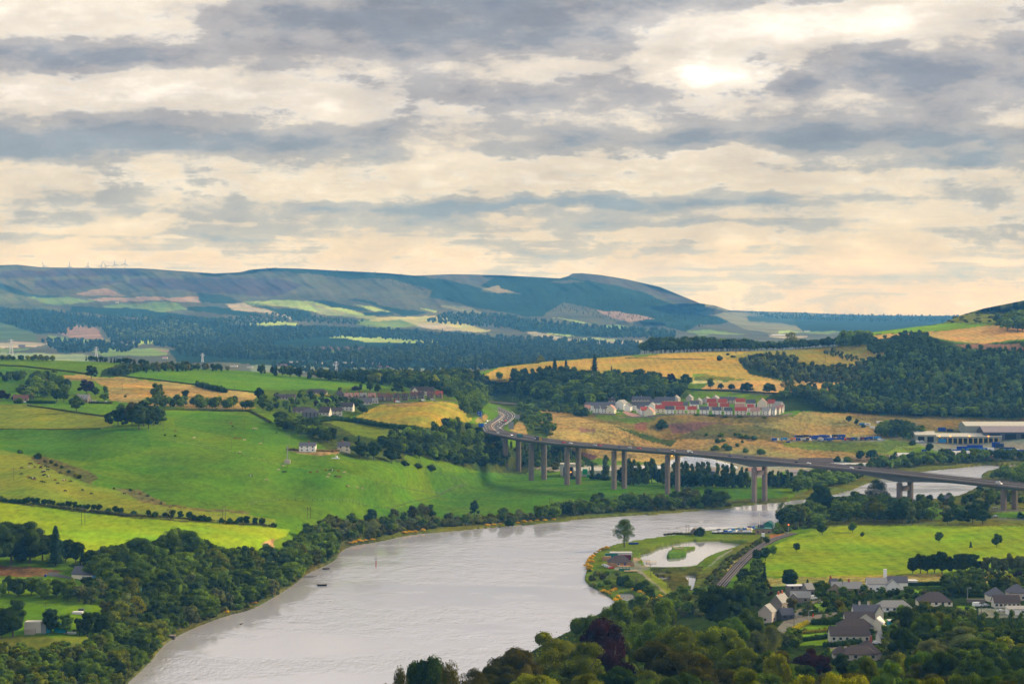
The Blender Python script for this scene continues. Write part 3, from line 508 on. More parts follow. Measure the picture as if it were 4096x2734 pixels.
# ground material
gm=bpy.data.materials.new("ground_cover");gm.use_nodes=True;b=NB(gm.node_tree);p=b.N['Principled BSDF']
at_=b.n('ShaderNodeAttribute',attribute_name='cover');kd=b.n('ShaderNodeAttribute',attribute_name='rough');fa=b.n('ShaderNodeAttribute',attribute_name='distant')
g=b.n('ShaderNodeNewGeometry');pos=g.outputs['Position']
n1=b.noise(pos,1/140.0,4.0,0.55);n2=b.noise(pos,1/22.0,5.0,0.62);n3=b.noise(b.v('MULTIPLY',pos,(1.0,0.40,1.0)),1/4.2,4.0,0.65);nfar=b.noise(pos,1/420.0,8.0,0.68)
rg=b.m('GREATER_THAN',b.m('SUBTRACT',1.0,b.m('ABSOLUTE',b.m('SUBTRACT',kd.outputs['Fac'],1.0))),0.5)
cropk=b.m('GREATER_THAN',kd.outputs['Fac'],1.5)
amp=b.m('MULTIPLY_ADD',rg,0.50,0.66)
t=b.m('ADD',b.m('MULTIPLY',b.m('SUBTRACT',n1,0.5),1.6),b.m('ADD',b.m('MULTIPLY',b.m('SUBTRACT',n2,0.5),1.1),b.m('MULTIPLY',b.m('SUBTRACT',n3,0.5),2.1)))
rows=b.n('ShaderNodeTexWave',wave_type='BANDS',bands_direction='X');b.L.new(b.v('MULTIPLY',b.v('ADD',pos,b.v('MULTIPLY',b.noise(pos,1/60.0,2.0,out=1),(12,12,0))),(0.9,0.32,0.0)),rows.inputs['Vector']);rows.inputs['Scale'].default_value=0.03;rows.inputs['Distortion'].default_value=1.5;rows.inputs['Detail'].default_value=3.0
t=b.m('ADD',t,b.m('MULTIPLY',b.m('MULTIPLY',b.m('SUBTRACT',rows.outputs['Fac'],0.5),cropk),0.22))
t=b.m('MULTIPLY',t,amp)
t=b.m('ADD',b.m('MULTIPLY',t,b.m('SUBTRACT',1.0,fa.outputs['Fac'])),b.m('MULTIPLY',fa.outputs['Fac'],b.m('MULTIPLY',b.m('SUBTRACT',nfar,0.5),2.2)))
f=b.m('MAXIMUM',b.m('ADD',1.0,t),0.25)
hue=b.m('SUBTRACT',b.noise(pos,1/60.0,5.0,0.6),0.5)
fr=b.m('MULTIPLY',f,b.m('MULTIPLY_ADD',hue,1.3,1.0));fb=b.m('MULTIPLY',f,b.m('MULTIPLY_ADD',hue,-0.3,1.0))
b.L.new(b.mix(1.0,at_.outputs['Color'],b.comb(fr,f,fb),'MULTIPLY'),p.inputs['Base Color'])
p.inputs['Roughness'].default_value=0.95;p.inputs['Specular IOR Level'].default_value=0.0
bp=b.n('ShaderNodeBump');bp.inputs['Distance'].default_value=1.2;b.L.new(b.m('MULTIPLY',b.m('SUBTRACT',1.0,fa.outputs['Fac']),0.5),bp.inputs['Strength']);b.L.new(b.m('ADD',n2,b.m('MULTIPLY',n3,0.35)),bp.inputs['Height']);b.L.new(bp.outputs[0],p.inputs['Normal'])
me=npmesh("ground",np.stack([VX,VY,VZ],-1).reshape(-1,3),quads,gm,smooth=True)
ca=me.attributes.new('cover','FLOAT_COLOR','POINT');ca.data.foreach_set('color',np.concatenate([CC.reshape(-1,3),np.ones((CC.size // 3,1))],1).astype(np.float32).ravel())
ka=me.attributes.new('rough','FLOAT','POINT');ka.data.foreach_set('value',KK.astype(np.float32).ravel())
fa2=me.attributes.new('distant','FLOAT','POINT');fa2.data.foreach_set('value',FARM.astype(np.float32).ravel())
tag(link("ground",me),"rolling farmland, river banks and far hills",None,kind='structure')
del VX,VY,VZ,CC,KK,FARM,quads,I
# ------------------------------------------------------------------ water
wm=bpy.data.materials.new("river_water");wm.use_nodes=True;b=NB(wm.node_tree);p=b.N['Principled BSDF']
g=b.n('ShaderNodeNewGeometry');pos=g.outputs['Position']
calm=b.noise(b.v('MULTIPLY',b.v('ADD',pos,b.v('MULTIPLY',b.noise(pos,1/90.0,3.0,out=1),(70,30,0))),(0.42,0.8,1.0)),1/95.0,5.0,0.6)
gust=b.ss(calm,0.45,0.55)
p.inputs['Base Color'].default_value=(0.40,0.40,0.44,1);p.inputs['IOR'].default_value=1.5
b.L.new(b.m('MULTIPLY_ADD',gust,0.10,0.08),p.inputs['Roughness']);p.inputs['Specular IOR Level'].default_value=0.9
w1=b.noise(b.v('MULTIPLY',pos,(1.0,0.42,1.0)),1/2.4,4.0,0.6);w2=b.noise(b.v('MULTIPLY',pos,(1.0,0.6,1.0)),1/11.0,3.0,0.55)
bp=b.n('ShaderNodeBump');bp.inputs['Distance'].default_value=1.0;b.L.new(b.m('MULTIPLY_ADD',gust,0.50,0.05),bp.inputs['Strength']);b.L.new(b.m('ADD',w1,b.m('MULTIPLY',w2,1.6)),bp.inputs['Height']);b.L.new(bp.outputs[0],p.inputs['Normal'])
pm=bpy.data.materials.new("pond_water");pm.use_nodes=True;b=NB(pm.node_tree);p=b.N['Principled BSDF']
p.inputs['Base Color'].default_value=(0.30,0.30,0.32,1);p.inputs['Roughness'].default_value=0.06;p.inputs['IOR'].default_value=1.6;p.inputs['Specular IOR Level'].default_value=1.0
g=b.n('ShaderNodeNewGeometry');bp=b.n('ShaderNodeBump');bp.inputs['Strength'].default_value=0.03;b.L.new(b.noise(g.outputs['Position'],0.5,3.0),bp.inputs['Height']);b.L.new(bp.outputs[0],p.inputs['Normal'])
def water(name,poly,z,m_,grow):
    pts=[atz(px,row,z) for px,row in poly];n=len(pts);ar=sum(pts[i].x*pts[(i+1) % n].y-pts[(i+1) % n].x*pts[i].y for i in range(n));s=1 if ar>0 else-1
    o=[]
    for i in range(n):
        t_=(pts[(i+1) % n]-pts[i-1]);t_.z=0;t_.normalize();o.append((pts[i].x+s*t_.y*grow,pts[i].y-s*t_.x*grow))
    bm=bmesh.new();f=bm.faces.new([bm.verts.new((x,y,z)) for x,y in (o if s>0 else o[::-1])]);bmesh.ops.triangulate(bm,faces=[f])
    me=bpy.data.meshes.new(name);bm.to_mesh(me);bm.free();me.materials.append(m_);return link(name,me)
tag(water("water",RIVER_S,0.0,wm,3.0),"wide grey river reflecting the cloudy sky",None,kind='structure')
tag(water("pond_water",POND_S,0.35,pm,2.0),"calm pond beside the river",None,kind='structure')
for pl in POOLS:tag(water("pool_water",pl,0.3,pm,1.0),"small marsh pool",None,kind='structure')
# ------------------------------------------------------------------ haze
hz=bpy.data.materials.new("haze_air");hz.use_nodes=True;hz.node_tree.nodes.clear();b=NB(hz.node_tree)
pv=b.n('ShaderNodeVolumePrincipled');pv.inputs['Color'].default_value=(0.10,0.41,1.0,1);pv.inputs['Absorption Color'].default_value=(1,1,1,1);pv.inputs['Density'].default_value=5.1e-5;pv.inputs['Anisotropy'].default_value=0.0
oo=b.n('ShaderNodeOutputMaterial');b.L.new(pv.outputs[0],oo.inputs['Volume'])
hb=MB();hb.box((0,9500,227),(24000,22000,470));HZ=hb.build("haze",hz);tag(HZ,"pale blue air haze over the valley",None,kind='stuff')
# ------------------------------------------------------------------ foliage
def leafmat(name,col,hue=0.10,transl=0.38):
    m_=bpy.data.materials.new(name);m_.use_nodes=True;m_.node_tree.nodes.clear();b=NB(m_.node_tree)
    a=b.n('ShaderNodeAttribute',attribute_name='clump');oi=b.n('ShaderNodeObjectInfo');r=oi.outputs['Random']
    g=b.n('ShaderNodeNewGeometry');nz=b.noise(g.outputs['Position'],0.16,3.0,0.6)
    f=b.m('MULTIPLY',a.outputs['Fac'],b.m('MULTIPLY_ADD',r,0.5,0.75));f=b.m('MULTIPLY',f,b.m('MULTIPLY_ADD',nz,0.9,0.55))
    r2=b.m('FRACT',b.m('MULTIPLY',r,7.31));hr=b.m('MULTIPLY_ADD',b.m('SUBTRACT',r2,0.5),2.0*hue,1.0)
    c=b.mix(1.0,(*col,1),b.comb(b.m('MULTIPLY',f,hr),f,b.m('MULTIPLY',f,0.9)),'MULTIPLY')
    d=b.n('ShaderNodeBsdfDiffuse');t=b.n('ShaderNodeBsdfTranslucent');b.L.new(c,d.inputs[0])
    b.L.new(b.mix(1.0,c,(1.6,1.5,0.5,1),'MULTIPLY'),t.inputs[0])
    x=b.n('ShaderNodeMixShader');x.inputs[0].default_value=transl;b.L.new(d.outputs[0],x.inputs[1]);b.L.new(t.outputs[0],x.inputs[2])
    o=b.n('ShaderNodeOutputMaterial');b.L.new(x.outputs[0],o.inputs[0]);return m_
LM=dict(green=leafmat("leaf_green",(0.090,0.150,0.013)),dark=leafmat("leaf_dark_green",(0.042,0.074,0.015)),olive=leafmat("leaf_olive",(0.125,0.155,0.009)),willow=leafmat("leaf_grey_green",(0.135,0.165,0.055)),
          copper=leafmat("leaf_copper",(0.032,0.011,0.014),0.03,0.1),fir=leafmat("needle_dark",(0.024,0.050,0.024),0.05,0.05),poplar=leafmat("leaf_poplar",(0.095,0.145,0.035)),
          yellow=leafmat("blossom_yellow",(0.62,0.40,0.006),0.05),brown=leafmat("leaf_brown_green",(0.080,0.080,0.010)),gold=leafmat("leaf_yellow_green",(0.19,0.205,0.008),0.05),scrub=leafmat("leaf_scrub",(0.085,0.095,0.026),0.12),
          blue=leafmat("leaf_hill_green",(0.055,0.088,0.028),0.14),hedge=leafmat("leaf_hedge",(0.032,0.070,0.012),0.05),hedgeg=leafmat("leaf_golden_hedge",(0.33,0.30,0.012),0.03),reed=leafmat("reed_straw",(0.30,0.22,0.09),0.06))
barkm=mat("bark",(0.09,0.07,0.05),0.9,0.2,1.0)
def cubesphere(n=3):
    g_=np.linspace(-1,1,n+1);V=[];F=[]
    for ax in range(3):
        for sg in (-1,1):
            b0=len(V)
            for i in range(n+1):
                for j in range(n+1):
                    p_=[0,0,0];p_[ax]=sg;p_[(ax+1) % 3]=g_[i]*sg;p_[(ax+2) % 3]=g_[j];v_=np.array(p_,float);V.append(v_/np.linalg.norm(v_))
            for i in range(n):
                for j in range(n):F.append((b0+i*(n+1)+j,b0+(i+1)*(n+1)+j,b0+(i+1)*(n+1)+j+1,b0+i*(n+1)+j+1))
    return np.array(V),np.array(F)
CS2,CS3=cubesphere(2),cubesphere(3)
class Leaves:
    def __init__(s,rs):s.V=[];s.F=[];s.A=[];s.n=0;s.rs=rs
    def add(s,V,F,A):s.V.append(V);s.F.append(F+s.n);s.A.append(A);s.n+=len(V)
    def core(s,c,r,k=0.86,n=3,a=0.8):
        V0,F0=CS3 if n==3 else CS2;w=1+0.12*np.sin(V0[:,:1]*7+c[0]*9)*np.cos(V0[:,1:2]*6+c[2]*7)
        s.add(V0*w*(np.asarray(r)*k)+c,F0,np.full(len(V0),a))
    def cards(s,P_,N_,size,tone,jit=0.65,asp=1.0):
        n=len(P_);rs=s.rs
        if n==0:return
        N_=N_+rs.normal(0,jit,(n,3))*0.6;N_ /= np.linalg.norm(N_,axis=1)[:,None]+1e-9
        h=rs.normal(0,1,(n,3));U=np.cross(N_,h);U /= np.linalg.norm(U,axis=1)[:,None]+1e-9;W=np.cross(N_,U)
        sz=(size*rs.uniform(0.55,1.25,n))[:,None]
        a=U*sz;c_=W*sz*asp;k=rs.uniform(0.2,0.75,(n,1))
        V=np.stack([P_-a,P_-c_*k,P_+a*rs.uniform(.7,1.2,(n,1)),P_+c_],1).reshape(-1,3)
        F=np.arange(4*n).reshape(n,4);s.add(V,F,np.repeat(tone*rs.uniform(0.55,1.45,n),4))
    def lobe(s,c,r,n,size,tone,core=3,down=0.25,sub=0):
        rs=s.rs
        if sub:
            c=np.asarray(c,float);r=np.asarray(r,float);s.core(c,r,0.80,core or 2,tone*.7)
            for i in range(sub):
                d=rs.normal(0,1,3);d /= np.linalg.norm(d);d[2]=abs(d[2])*.8 if rs.uniform()<.7 else d[2];s.lobe(c+d*r*.72,r*rs.uniform(.26,.56),n // sub+1,size,tone*rs.uniform(.62,1.42),0,down)
            s.lobe(c,r*.86,n // 3,size,tone*.8,0,down);return
        d=rs.normal(0,1,(n,3));d /= np.linalg.norm(d,axis=1)[:,None];d=d[d[:,2]>-1+down*rs.uniform(0,3,len(d))]
        P_=c+d*np.asarray(r)*rs.uniform(0.80,1.20,(len(d),1));N_=d/np.asarray(r)*np.mean(r);s.cards(P_,N_,size,tone)
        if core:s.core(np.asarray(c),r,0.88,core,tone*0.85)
    def mesh(s,name,m_):
        V=np.concatenate(s.V);F=np.concatenate(s.F);A=np.concatenate(s.A)
        me=npmesh(name,V,F,m_);a=me.attributes.new('clump','FLOAT','POINT');a.data.foreach_set('value',A.astype(np.float32));return me
def shape_lobes(kind,rs):
    """lobe centres and radii of a crown of height 1 (x, y, z, rx, ry, rz)"""
    L=[]
    if kind=='round':
        H=rs.uniform(.33,.38)
        for i in range(rs.randint(15,21)):
            d=rs.normal(0,1,3);d /= np.linalg.norm(d);d[2]=d[2]*.9+.1;r=rs.uniform(.10,.175)
            L.append((d[0]*H*.80,d[1]*H*.80,.52+d[2]*.36,r,r,r*.9))
        L.append((0,0,.50,.26,.26,.36))
    elif kind=='broad':
        for i in range(rs.randint(20,27)):
            a=rs.uniform(0,6.283);t_=rs.uniform(0,1)**.5;z=.13+.70*math.sqrt(max(0,1-t_*t_))*rs.uniform(.7,1.05);r=rs.uniform(.10,.165)
            L.append((math.cos(a)*t_*.44,math.sin(a)*t_*.44,z,r*1.15,r*1.15,r*.8))
        L.append((0,0,.46,.34,.34,.32))
    elif kind=='tall':
        for i in range(rs.randint(14,19)):
            a=rs.uniform(0,6.283);z=rs.uniform(.14,.92);w=.25*math.sin(min(1,(1.02-z)/.62)*1.57);r=rs.uniform(.09,.14)
            L.append((math.cos(a)*w,math.sin(a)*w,z,r,r,r*1.1))
        L.append((0,0,.50,.19,.19,.40))
    elif kind=='open':
        for i in range(64):
            a=rs.uniform(0,6.283);z=rs.uniform(.26,.94);w=.40*math.sin(min(1,(1.0-z)/.5)*1.57)*rs.uniform(.2,1.05)**.7;r=rs.uniform(.05,.10)
            L.append((math.cos(a)*w,math.sin(a)*w,z,r*1.2,r*1.2,r))
    elif kind=='poplar':
        for i in range(15):
            z=.14+.80*i/14;w=.065*math.sin(min(1,(1.06-z)/.4)*1.57);a=rs.uniform(0,6.283);r=rs.uniform(.055,.08)*(1.1-.5*z)
            L.append((math.cos(a)*w,math.sin(a)*w,z,r*1.15,r*1.15,r*1.9))
    elif kind=='bush':
        for i in range(rs.randint(9,14)):
            a=rs.uniform(0,6.283);t_=rs.uniform(0,1)**.6;r=rs.uniform(.2,.32)
            L.append((math.cos(a)*t_*.52,math.sin(a)*t_*.52,.25+.42*(1-t_*t_)*rs.uniform(.6,1.1),r,r,r*.95))
        L.append((0,0,.3,.5,.5,.33))
    return L
def make_crown(kind,lod,m_,seed,name="crown"):
    rs=np.random.RandomState(seed);lv=Leaves(rs)
    tot,size,core={0:(14000,.0118,3),1:(2400,.026,3),2:(620,.05,2)}[lod]
    if kind=='fir':
        nt={0:22,1:16,2:9}[lod];per=tot // nt // 2
        for i in range(nt):
            z=.10+.88*i/nt;w=.215*(1-z)**.85+.012;a=rs.uniform(0,6.283,per);arm=0.75+.35*np.sin(a*rs.randint(4,8)+rs.uniform(0,6));t_=rs.uniform(.25,1,per)**.6*arm
            P_=np.stack([np.cos(a)*w*t_,np.sin(a)*w*t_,z-.05*t_+rs.normal(0,.008,per)],-1);N_=np.stack([np.cos(a)*.5,np.sin(a)*.5,np.full(per,.75)],-1)
            lv.cards(P_,N_,size*1.1,rs.uniform(.8,1.2),.5)
        for i in range(7):
            z=.12+.8*i/7;w=.15*(1-z)**.9+.006;lv.core(np.array([0,0,z]),(w,w,.075),.95,2,.7)
    else:
        L=shape_lobes(kind,rs);ar=np.array([l[3]*l[4] for l in L]);ar /= ar.sum()
        for l,w in zip(L,ar):
            big_=l[3]>.24 and kind != 'bush'
            lv.lobe(np.array(l[:3]),l[3:],int(tot*w*(.35 if big_ else 1.2))+4,size*(1.15 if kind=='bush' else 1.0),rs.uniform(.75,1.25),core if kind != 'open' else 0,sub=0 if (big_ or lod==2 or kind in ('open','poplar')) else (7 if lod==0 else 4))
    return lv.mesh(name,m_)
def make_trunk(kind,seed):
    r_=random.Random(seed);m_=MB();top=.62 if kind != 'fir' else .9;rr=.022 if kind not in ('poplar','fir') else .014
    m_.tube((0,0,-.06),(0,0,.25),rr*1.25,rr,8,cap=False);m_.tube((0,0,.25),(.01,0,top),rr,rr*.35,7)
    if kind in ('round','broad','tall','open','pine'):
        for i in range(9 if kind=='open' else 6):
            a=i*6.283/6+r_.uniform(-.4,.4);z=r_.uniform(.22,.5);l=r_.uniform(.2,.36);e=(math.cos(a)*l,math.sin(a)*l,z+r_.uniform(.12,.3))
            m_.tube((0,0,z),e,rr*.5,rr*.14,5)
            m_.tube((e[0]*.6,e[1]*.6,z+(e[2]-z)*.6),(e[0]*.6+r_.uniform(-.12,.12),e[1]*.6+r_.uniform(-.12,.12),e[2]+.08),rr*.25,rr*.08,4)
    return m_.mesh("trunk",barkm)
TRK={};CRN={}
WID=dict(round=1,broad=1,tall=1,open=1,poplar=1,bush=1,fir=1)
NAMES=dict(round='broadleaf_tree',broad='broadleaf_tree',tall='broadleaf_tree',open='broadleaf_tree',poplar='poplar_tree',bush='bush',fir='conifer_tree')
CATS=dict(broadleaf_tree='tree',poplar_tree='tree',bush='bush',conifer_tree='tree')
def proto(kind,col,lod,k):
    key=(kind,col,lod,k)
    if key not in CRN:
        base=(kind,lod,k)
        if base in CRN:me=CRN[base].copy();me.name="crown";me.materials[0]=LM[col]
        else:me=make_crown(kind,lod,LM[col],100+hash_(kind)+lod*17+k);CRN[base]=me
        CRN[key]=me
    if (kind,k) not in TRK and kind != 'bush':TRK[(kind,k)]=make_trunk(kind,k+5)
    return CRN[key],TRK.get((kind,k))
def hash_(s):return sum((i+1)*ord(c_) for i,c_ in enumerate(s)) % 997
REQ=[]
TNAMES=dict(copper='copper_beech_tree',willow='willow_tree')
def tree(pos,kind,col,h,w=1.0,label=None,group=None,lod=None,name=None,cat=None,rs=rnd,prio=0):
    """ask for a tree of height h metres; w widens the crown. All are built together in plant_all()"""
    nm=name or (TNAMES.get(col) if kind not in ('bush','fir','poplar') else None) or NAMES[kind]
    if kind=='bush' and not name:nm={'yellow':'flowering_bush','scrub':'gorse_bush','brown':'gorse_bush','willow':'willow_bush'}.get(col,'bush')
    if kind != 'bush' and col in ('hedge',) and h<11:nm='thorn_tree'
    r_=dict(pos=Vector(pos),kind=kind,col=col,h=h,w=w,label=label,group=group,lod=lod,nm=nm,cat=cat or ('tree' if kind != 'bush' else 'bush'),k=rs.randrange(4),rot=rs.uniform(0,6.28),prio=prio,pxh=h*FPX/pos[1]/4.0)
    REQ.append(r_);return r_
ORD='first second third fourth fifth sixth seventh eighth ninth tenth eleventh twelfth thirteenth fourteenth fifteenth sixteenth seventeenth eighteenth nineteenth twentieth'.split()
def ordw(i):return ORD[i] if i<20 else 'twenty thirty forty fifty sixty seventy eighty ninety'.split()[(i+1) // 10-2]+((' '+ORD[(i+1) % 10-1]) if (i+1) % 10 else 'th')
def plant_all(cap=290):
    by={}
    for r_ in REQ:by.setdefault(r_['nm'],[]).append(r_)
    rest=[];grp={}
    for nm,L in by.items():
        L.sort(key=lambda r_:(-r_['prio'],-r_['pxh']));rest+=L[cap:]
        for r_ in L[:cap]:
            lod=r_['lod'] if r_['lod'] is not None else (0 if r_['pxh']>30 else (1 if r_['pxh']>13 else 2))
            cr,tr=proto(r_['kind'],r_['col'],lod,r_['k']);h,w=r_['h'],r_['w']
            if r_['kind']=='bush' or r_['pxh']<7:
                o=link(nm,cr);o.location=r_['pos'];o.rotation_euler=(0,0,r_['rot']);o.scale=(h*w,h*w,h)
                if r_['kind']=='bush':o.location.z -= .05*h
            else:
                o=empty(nm,r_['pos'],r_['rot'],(h*w,h*w,h));link("crown",cr,o);link("trunk",tr,o)
            tag(o,r_['label'],r_['cat'],r_['group'])
            grp.setdefault((r_['label'],r_['group']),[]).append(o)
    for (lb,g_),L in grp.items():
        if 2<=len(L)<=130:
            L.sort(key=lambda o:o.location.x/o.location.y)
            for i,o in enumerate(L):
                o['label']=lb+', '+(ordw(i)+' from left' if i<=len(L) // 2 else (ordw(len(L)-1-i)+' from right'))
                o['label']=re.sub(', first from left$',', leftmost',re.sub(', first from right$',', rightmost',o['label']));ww=o['label'].split()
                while len(ww)>16 and 'the' in ww:ww.remove('the')
                o['label']=' '.join(ww)
                if not g_:o['group']=lb+'s'
    for nm2,lab,sel in (("woodland","woods and groves of many more trees across the valley",[r_ for r_ in rest if r_['kind'] != 'bush']),("undergrowth","masses of further bushes on banks and field edges",[r_ for r_ in rest if r_['kind']=='bush'])):
        if not sel:continue
        cols_=sorted(set(r_['col'] for r_ in sel));ms=[LM[c_] for c_ in cols_]+[barkm];VV=[];FF=[];AA=[];MM=[];nv=0;cache={}
        for r_ in sel:
            lod=1 if r_['pxh']>16 else 2
            for q_ in (0,1):
                key=(r_['kind'],lod,r_['k'],q_)
                if key not in cache:
                    me=proto(r_['kind'],'green',lod,r_['k'])[q_] if r_['kind'] != 'bush' or q_==0 else None
                    if me is None:cache[key]=None
                    else:
                        me4=me;v_=np.zeros(len(me.vertices)*3,np.float32);me.vertices.foreach_get('co',v_)
                        if q_==0:
                            f_=np.zeros(len(me.loops),np.int32);me.loops.foreach_get('vertex_index',f_);a_=np.zeros(len(me.vertices),np.float32);me.attributes['clump'].data.foreach_get('value',a_)
                            cache[key]=(v_.reshape(-1,3),f_.reshape(-1,4),a_)
                        else:
                            f_=[tuple(p_.vertices) for p_ in me.polygons if len(p_.vertices)==4];cache[key]=(v_.reshape(-1,3),np.array(f_,np.int32),np.ones(len(me.vertices),np.float32))
                if cache[key] is None:continue
                v_,f_,a_=cache[key];c_,s_=math.cos(r_['rot']),math.sin(r_['rot']);h,w=r_['h'],r_['w']
                X_=(v_[:,0]*c_-v_[:,1]*s_)*h*w+r_['pos'].x;Y_=(v_[:,0]*s_+v_[:,1]*c_)*h*w+r_['pos'].y;Z_=v_[:,2]*h+r_['pos'].z-(.05*h if r_['kind']=='bush' else 0)
                tone=.62+.8*((r_['rot']*3.7) % 1)
                VV.append(np.stack([X_,Y_,Z_],-1));FF.append(f_+nv);AA.append(a_*tone);MM.append(np.full(len(f_),cols_.index(r_['col']) if q_==0 else len(cols_)));nv+=len(v_)
        me=npmesh(nm2,np.concatenate(VV),np.concatenate(FF),ms,np.concatenate(MM));a=me.attributes.new('clump','FLOAT','POINT');a.data.foreach_set('value',np.concatenate(AA).astype(np.float32))
        tag(link(nm2,me),lab,None,kind='stuff')
def scatter(poly,n,mind,rs,at_=at,edge=None):
    """well spread random ground points inside an outline given in photograph pixels"""
    xs=[p_[0] for p_ in poly];ys=[p_[1] for p_ in poly];out=[];cell={};tries=0
    while len(out)<n and tries<n*40:
        tries+=1;px,row=rs.uniform(min(xs),max(xs)),rs.uniform(min(ys),max(ys))
        if not inpoly(np.array([px]),np.array([row]),poly)[0]:continue
        v_=at_(px,row);c_=(int(v_.x // mind),int(v_.y // mind));ok=True
        for i in (-1,0,1):
            for j in (-1,0,1):
                for u_ in cell.get((c_[0]+i,c_[1]+j),()):
                    if (u_.x-v_.x)**2+(u_.y-v_.y)**2<mind*mind:ok=False
        if not ok:continue
        cell.setdefault(c_,[]).append(v_);out.append(v_)
    return out
def pick(mixw,rs):
    t_=rs.uniform(0,sum(w for*_,w in mixw));
    for*k,w in mixw:
        t_ -= w
        if t_<=0:return k
    return mixw[-1][:-1]
def wood(poly,n,mind,hr,mixw,label,group,seed,wr=(0.9,1.25),**kw):
    rs=random.Random(seed);out=[]
    for p_ in scatter(poly,int(n*1.7),mind*.80,rs):
        kind,col=pick(mixw,rs);h=rs.uniform(*hr)
        if kind=='bush':h*=.5
        if kind=='poplar':h*=1.1
        out.append(tree(p_,kind,col,h,rs.uniform(*wr),label if kind != 'bush' or not isinstance(label,tuple) else label[1],group,rs=rs,**kw))
        if isinstance(label,tuple) and kind != 'bush':out[-1]['label']=label[0]
        if isinstance(group,tuple):out[-1]['group']=group[1] if kind=='bush' else group[0]
    return out
def stuff_wood(name,label,pts,hr,m_,seed,ncard=90,kinds=('blob',),size=.09,slots=None,wr=(.8,1.2)):
    """a wood seen as one mass: many crowns in one mesh"""
    rs=np.random.RandomState(seed);lv=Leaves(rs)
    for p_ in pts:
        h=rs.uniform(*hr);k=kinds[rs.randint(len(kinds))];P0=np.array(p_);tone=rs.choice([.55,.8,1.0,1.3,2.1] if ncard>60 else [.8,1.0,1.2])
        if k=='blob':
            nl=5;w_=rs.uniform(*wr)
            for i in range(nl):
                d=rs.normal(0,1,3);d /= np.linalg.norm(d);r=rs.uniform(.18,.27)*h
                c_=P0+np.array([d[0]*.25*h*w_,d[1]*.25*h*w_,(.58+.24*d[2])*h]);lv.lobe(c_,(r*w_,r*w_,r),max(3,ncard // nl),size*h,tone*rs.uniform(.8,1.2),2)
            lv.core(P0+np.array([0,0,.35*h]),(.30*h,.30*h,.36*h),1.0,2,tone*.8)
        else:
            n=max(6,ncard // 2);z=rs.uniform(0.1,1,n);a=rs.uniform(0,6.283,n);w=.22*(1-z)**.8*h
            lv.cards(P0+np.stack([np.cos(a)*w,np.sin(a)*w,z*h],-1),np.stack([np.cos(a),np.sin(a),np.full(n,.6)],-1),size*h*.9,tone*.75)
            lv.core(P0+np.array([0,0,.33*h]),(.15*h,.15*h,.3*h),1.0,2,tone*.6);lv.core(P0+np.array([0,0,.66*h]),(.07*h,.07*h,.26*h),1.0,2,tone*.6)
    return tag(link(name,lv.mesh(name,m_)),label,None,kind='stuff')
def hedge(pts,h,w,col,label,group=None,name='hedge',dens=1.0,boxy=True,at_=at,size=None,seed=3,cat='hedge'):
    rs=np.random.RandomState(seed+int(pts[0][0]));lv=Leaves(rs);P_=[at_(*p_) for p_ in pts]
    for a,c_ in zip(P_[:-1],P_[1:]):
        L=(c_-a).length;n=max(2,int(L/(w*.55)))
        for i in range(n+1):
            t_=i/n;p_=a.lerp(c_,t_);hh=h*rs.uniform(.82,1.12) if not boxy else h;ww=w*(1 if boxy else rs.uniform(.7,1.2))
            if not boxy and rs.uniform()>dens:continue
            lv.lobe(np.array(p_)+[0,0,hh*.45],(ww*.55,ww*.55,hh*.55),int(60 if boxy else 46),(size or w*.16),rs.uniform(.8,1.2),3,down=.1)
    return tag(link(name,lv.mesh(name,LM[col])),label,cat,group)
# ------------------------------------------------------------------ trees, woods and hedges
def T(px,row,hpx,kind,col,label,group=None,w=1.0,**kw):
    m_=mpp(px,row);return tree(at(px,row),kind,col,hpx*m_,w,label,group,prio=1,**kw)
def gz(px,D):
    rr=np.arange(1950,3480,4.0);Ds=np.exp(bil(LD,np.full(rr.shape,float(px)),rr));i=int(np.argmin(np.abs(Ds-D)));return float(HC-(rr[i]-ROW0)*Ds[i]/FPX)
CW0=dict(round=.86,broad=1.14,tall=.70,open=.95,poplar=.27,bush=1.5,fir=.46)
def TF(px,top,D,wpx,kind,col,label,group=None,**kw):
    """a near tree given by its top, its distance and its crown width"""
    zt=HC-(top-ROW0)*D/FPX;z0_=gz(px,D);h=max(zt-z0_,6.0);w=wpx*D/FPX/(CW0[kind]*h)
    return tree(Vector(((px-PX0)/FPX*D,D,z0_)),kind,col,h,w,label,group,prio=1,**kw)
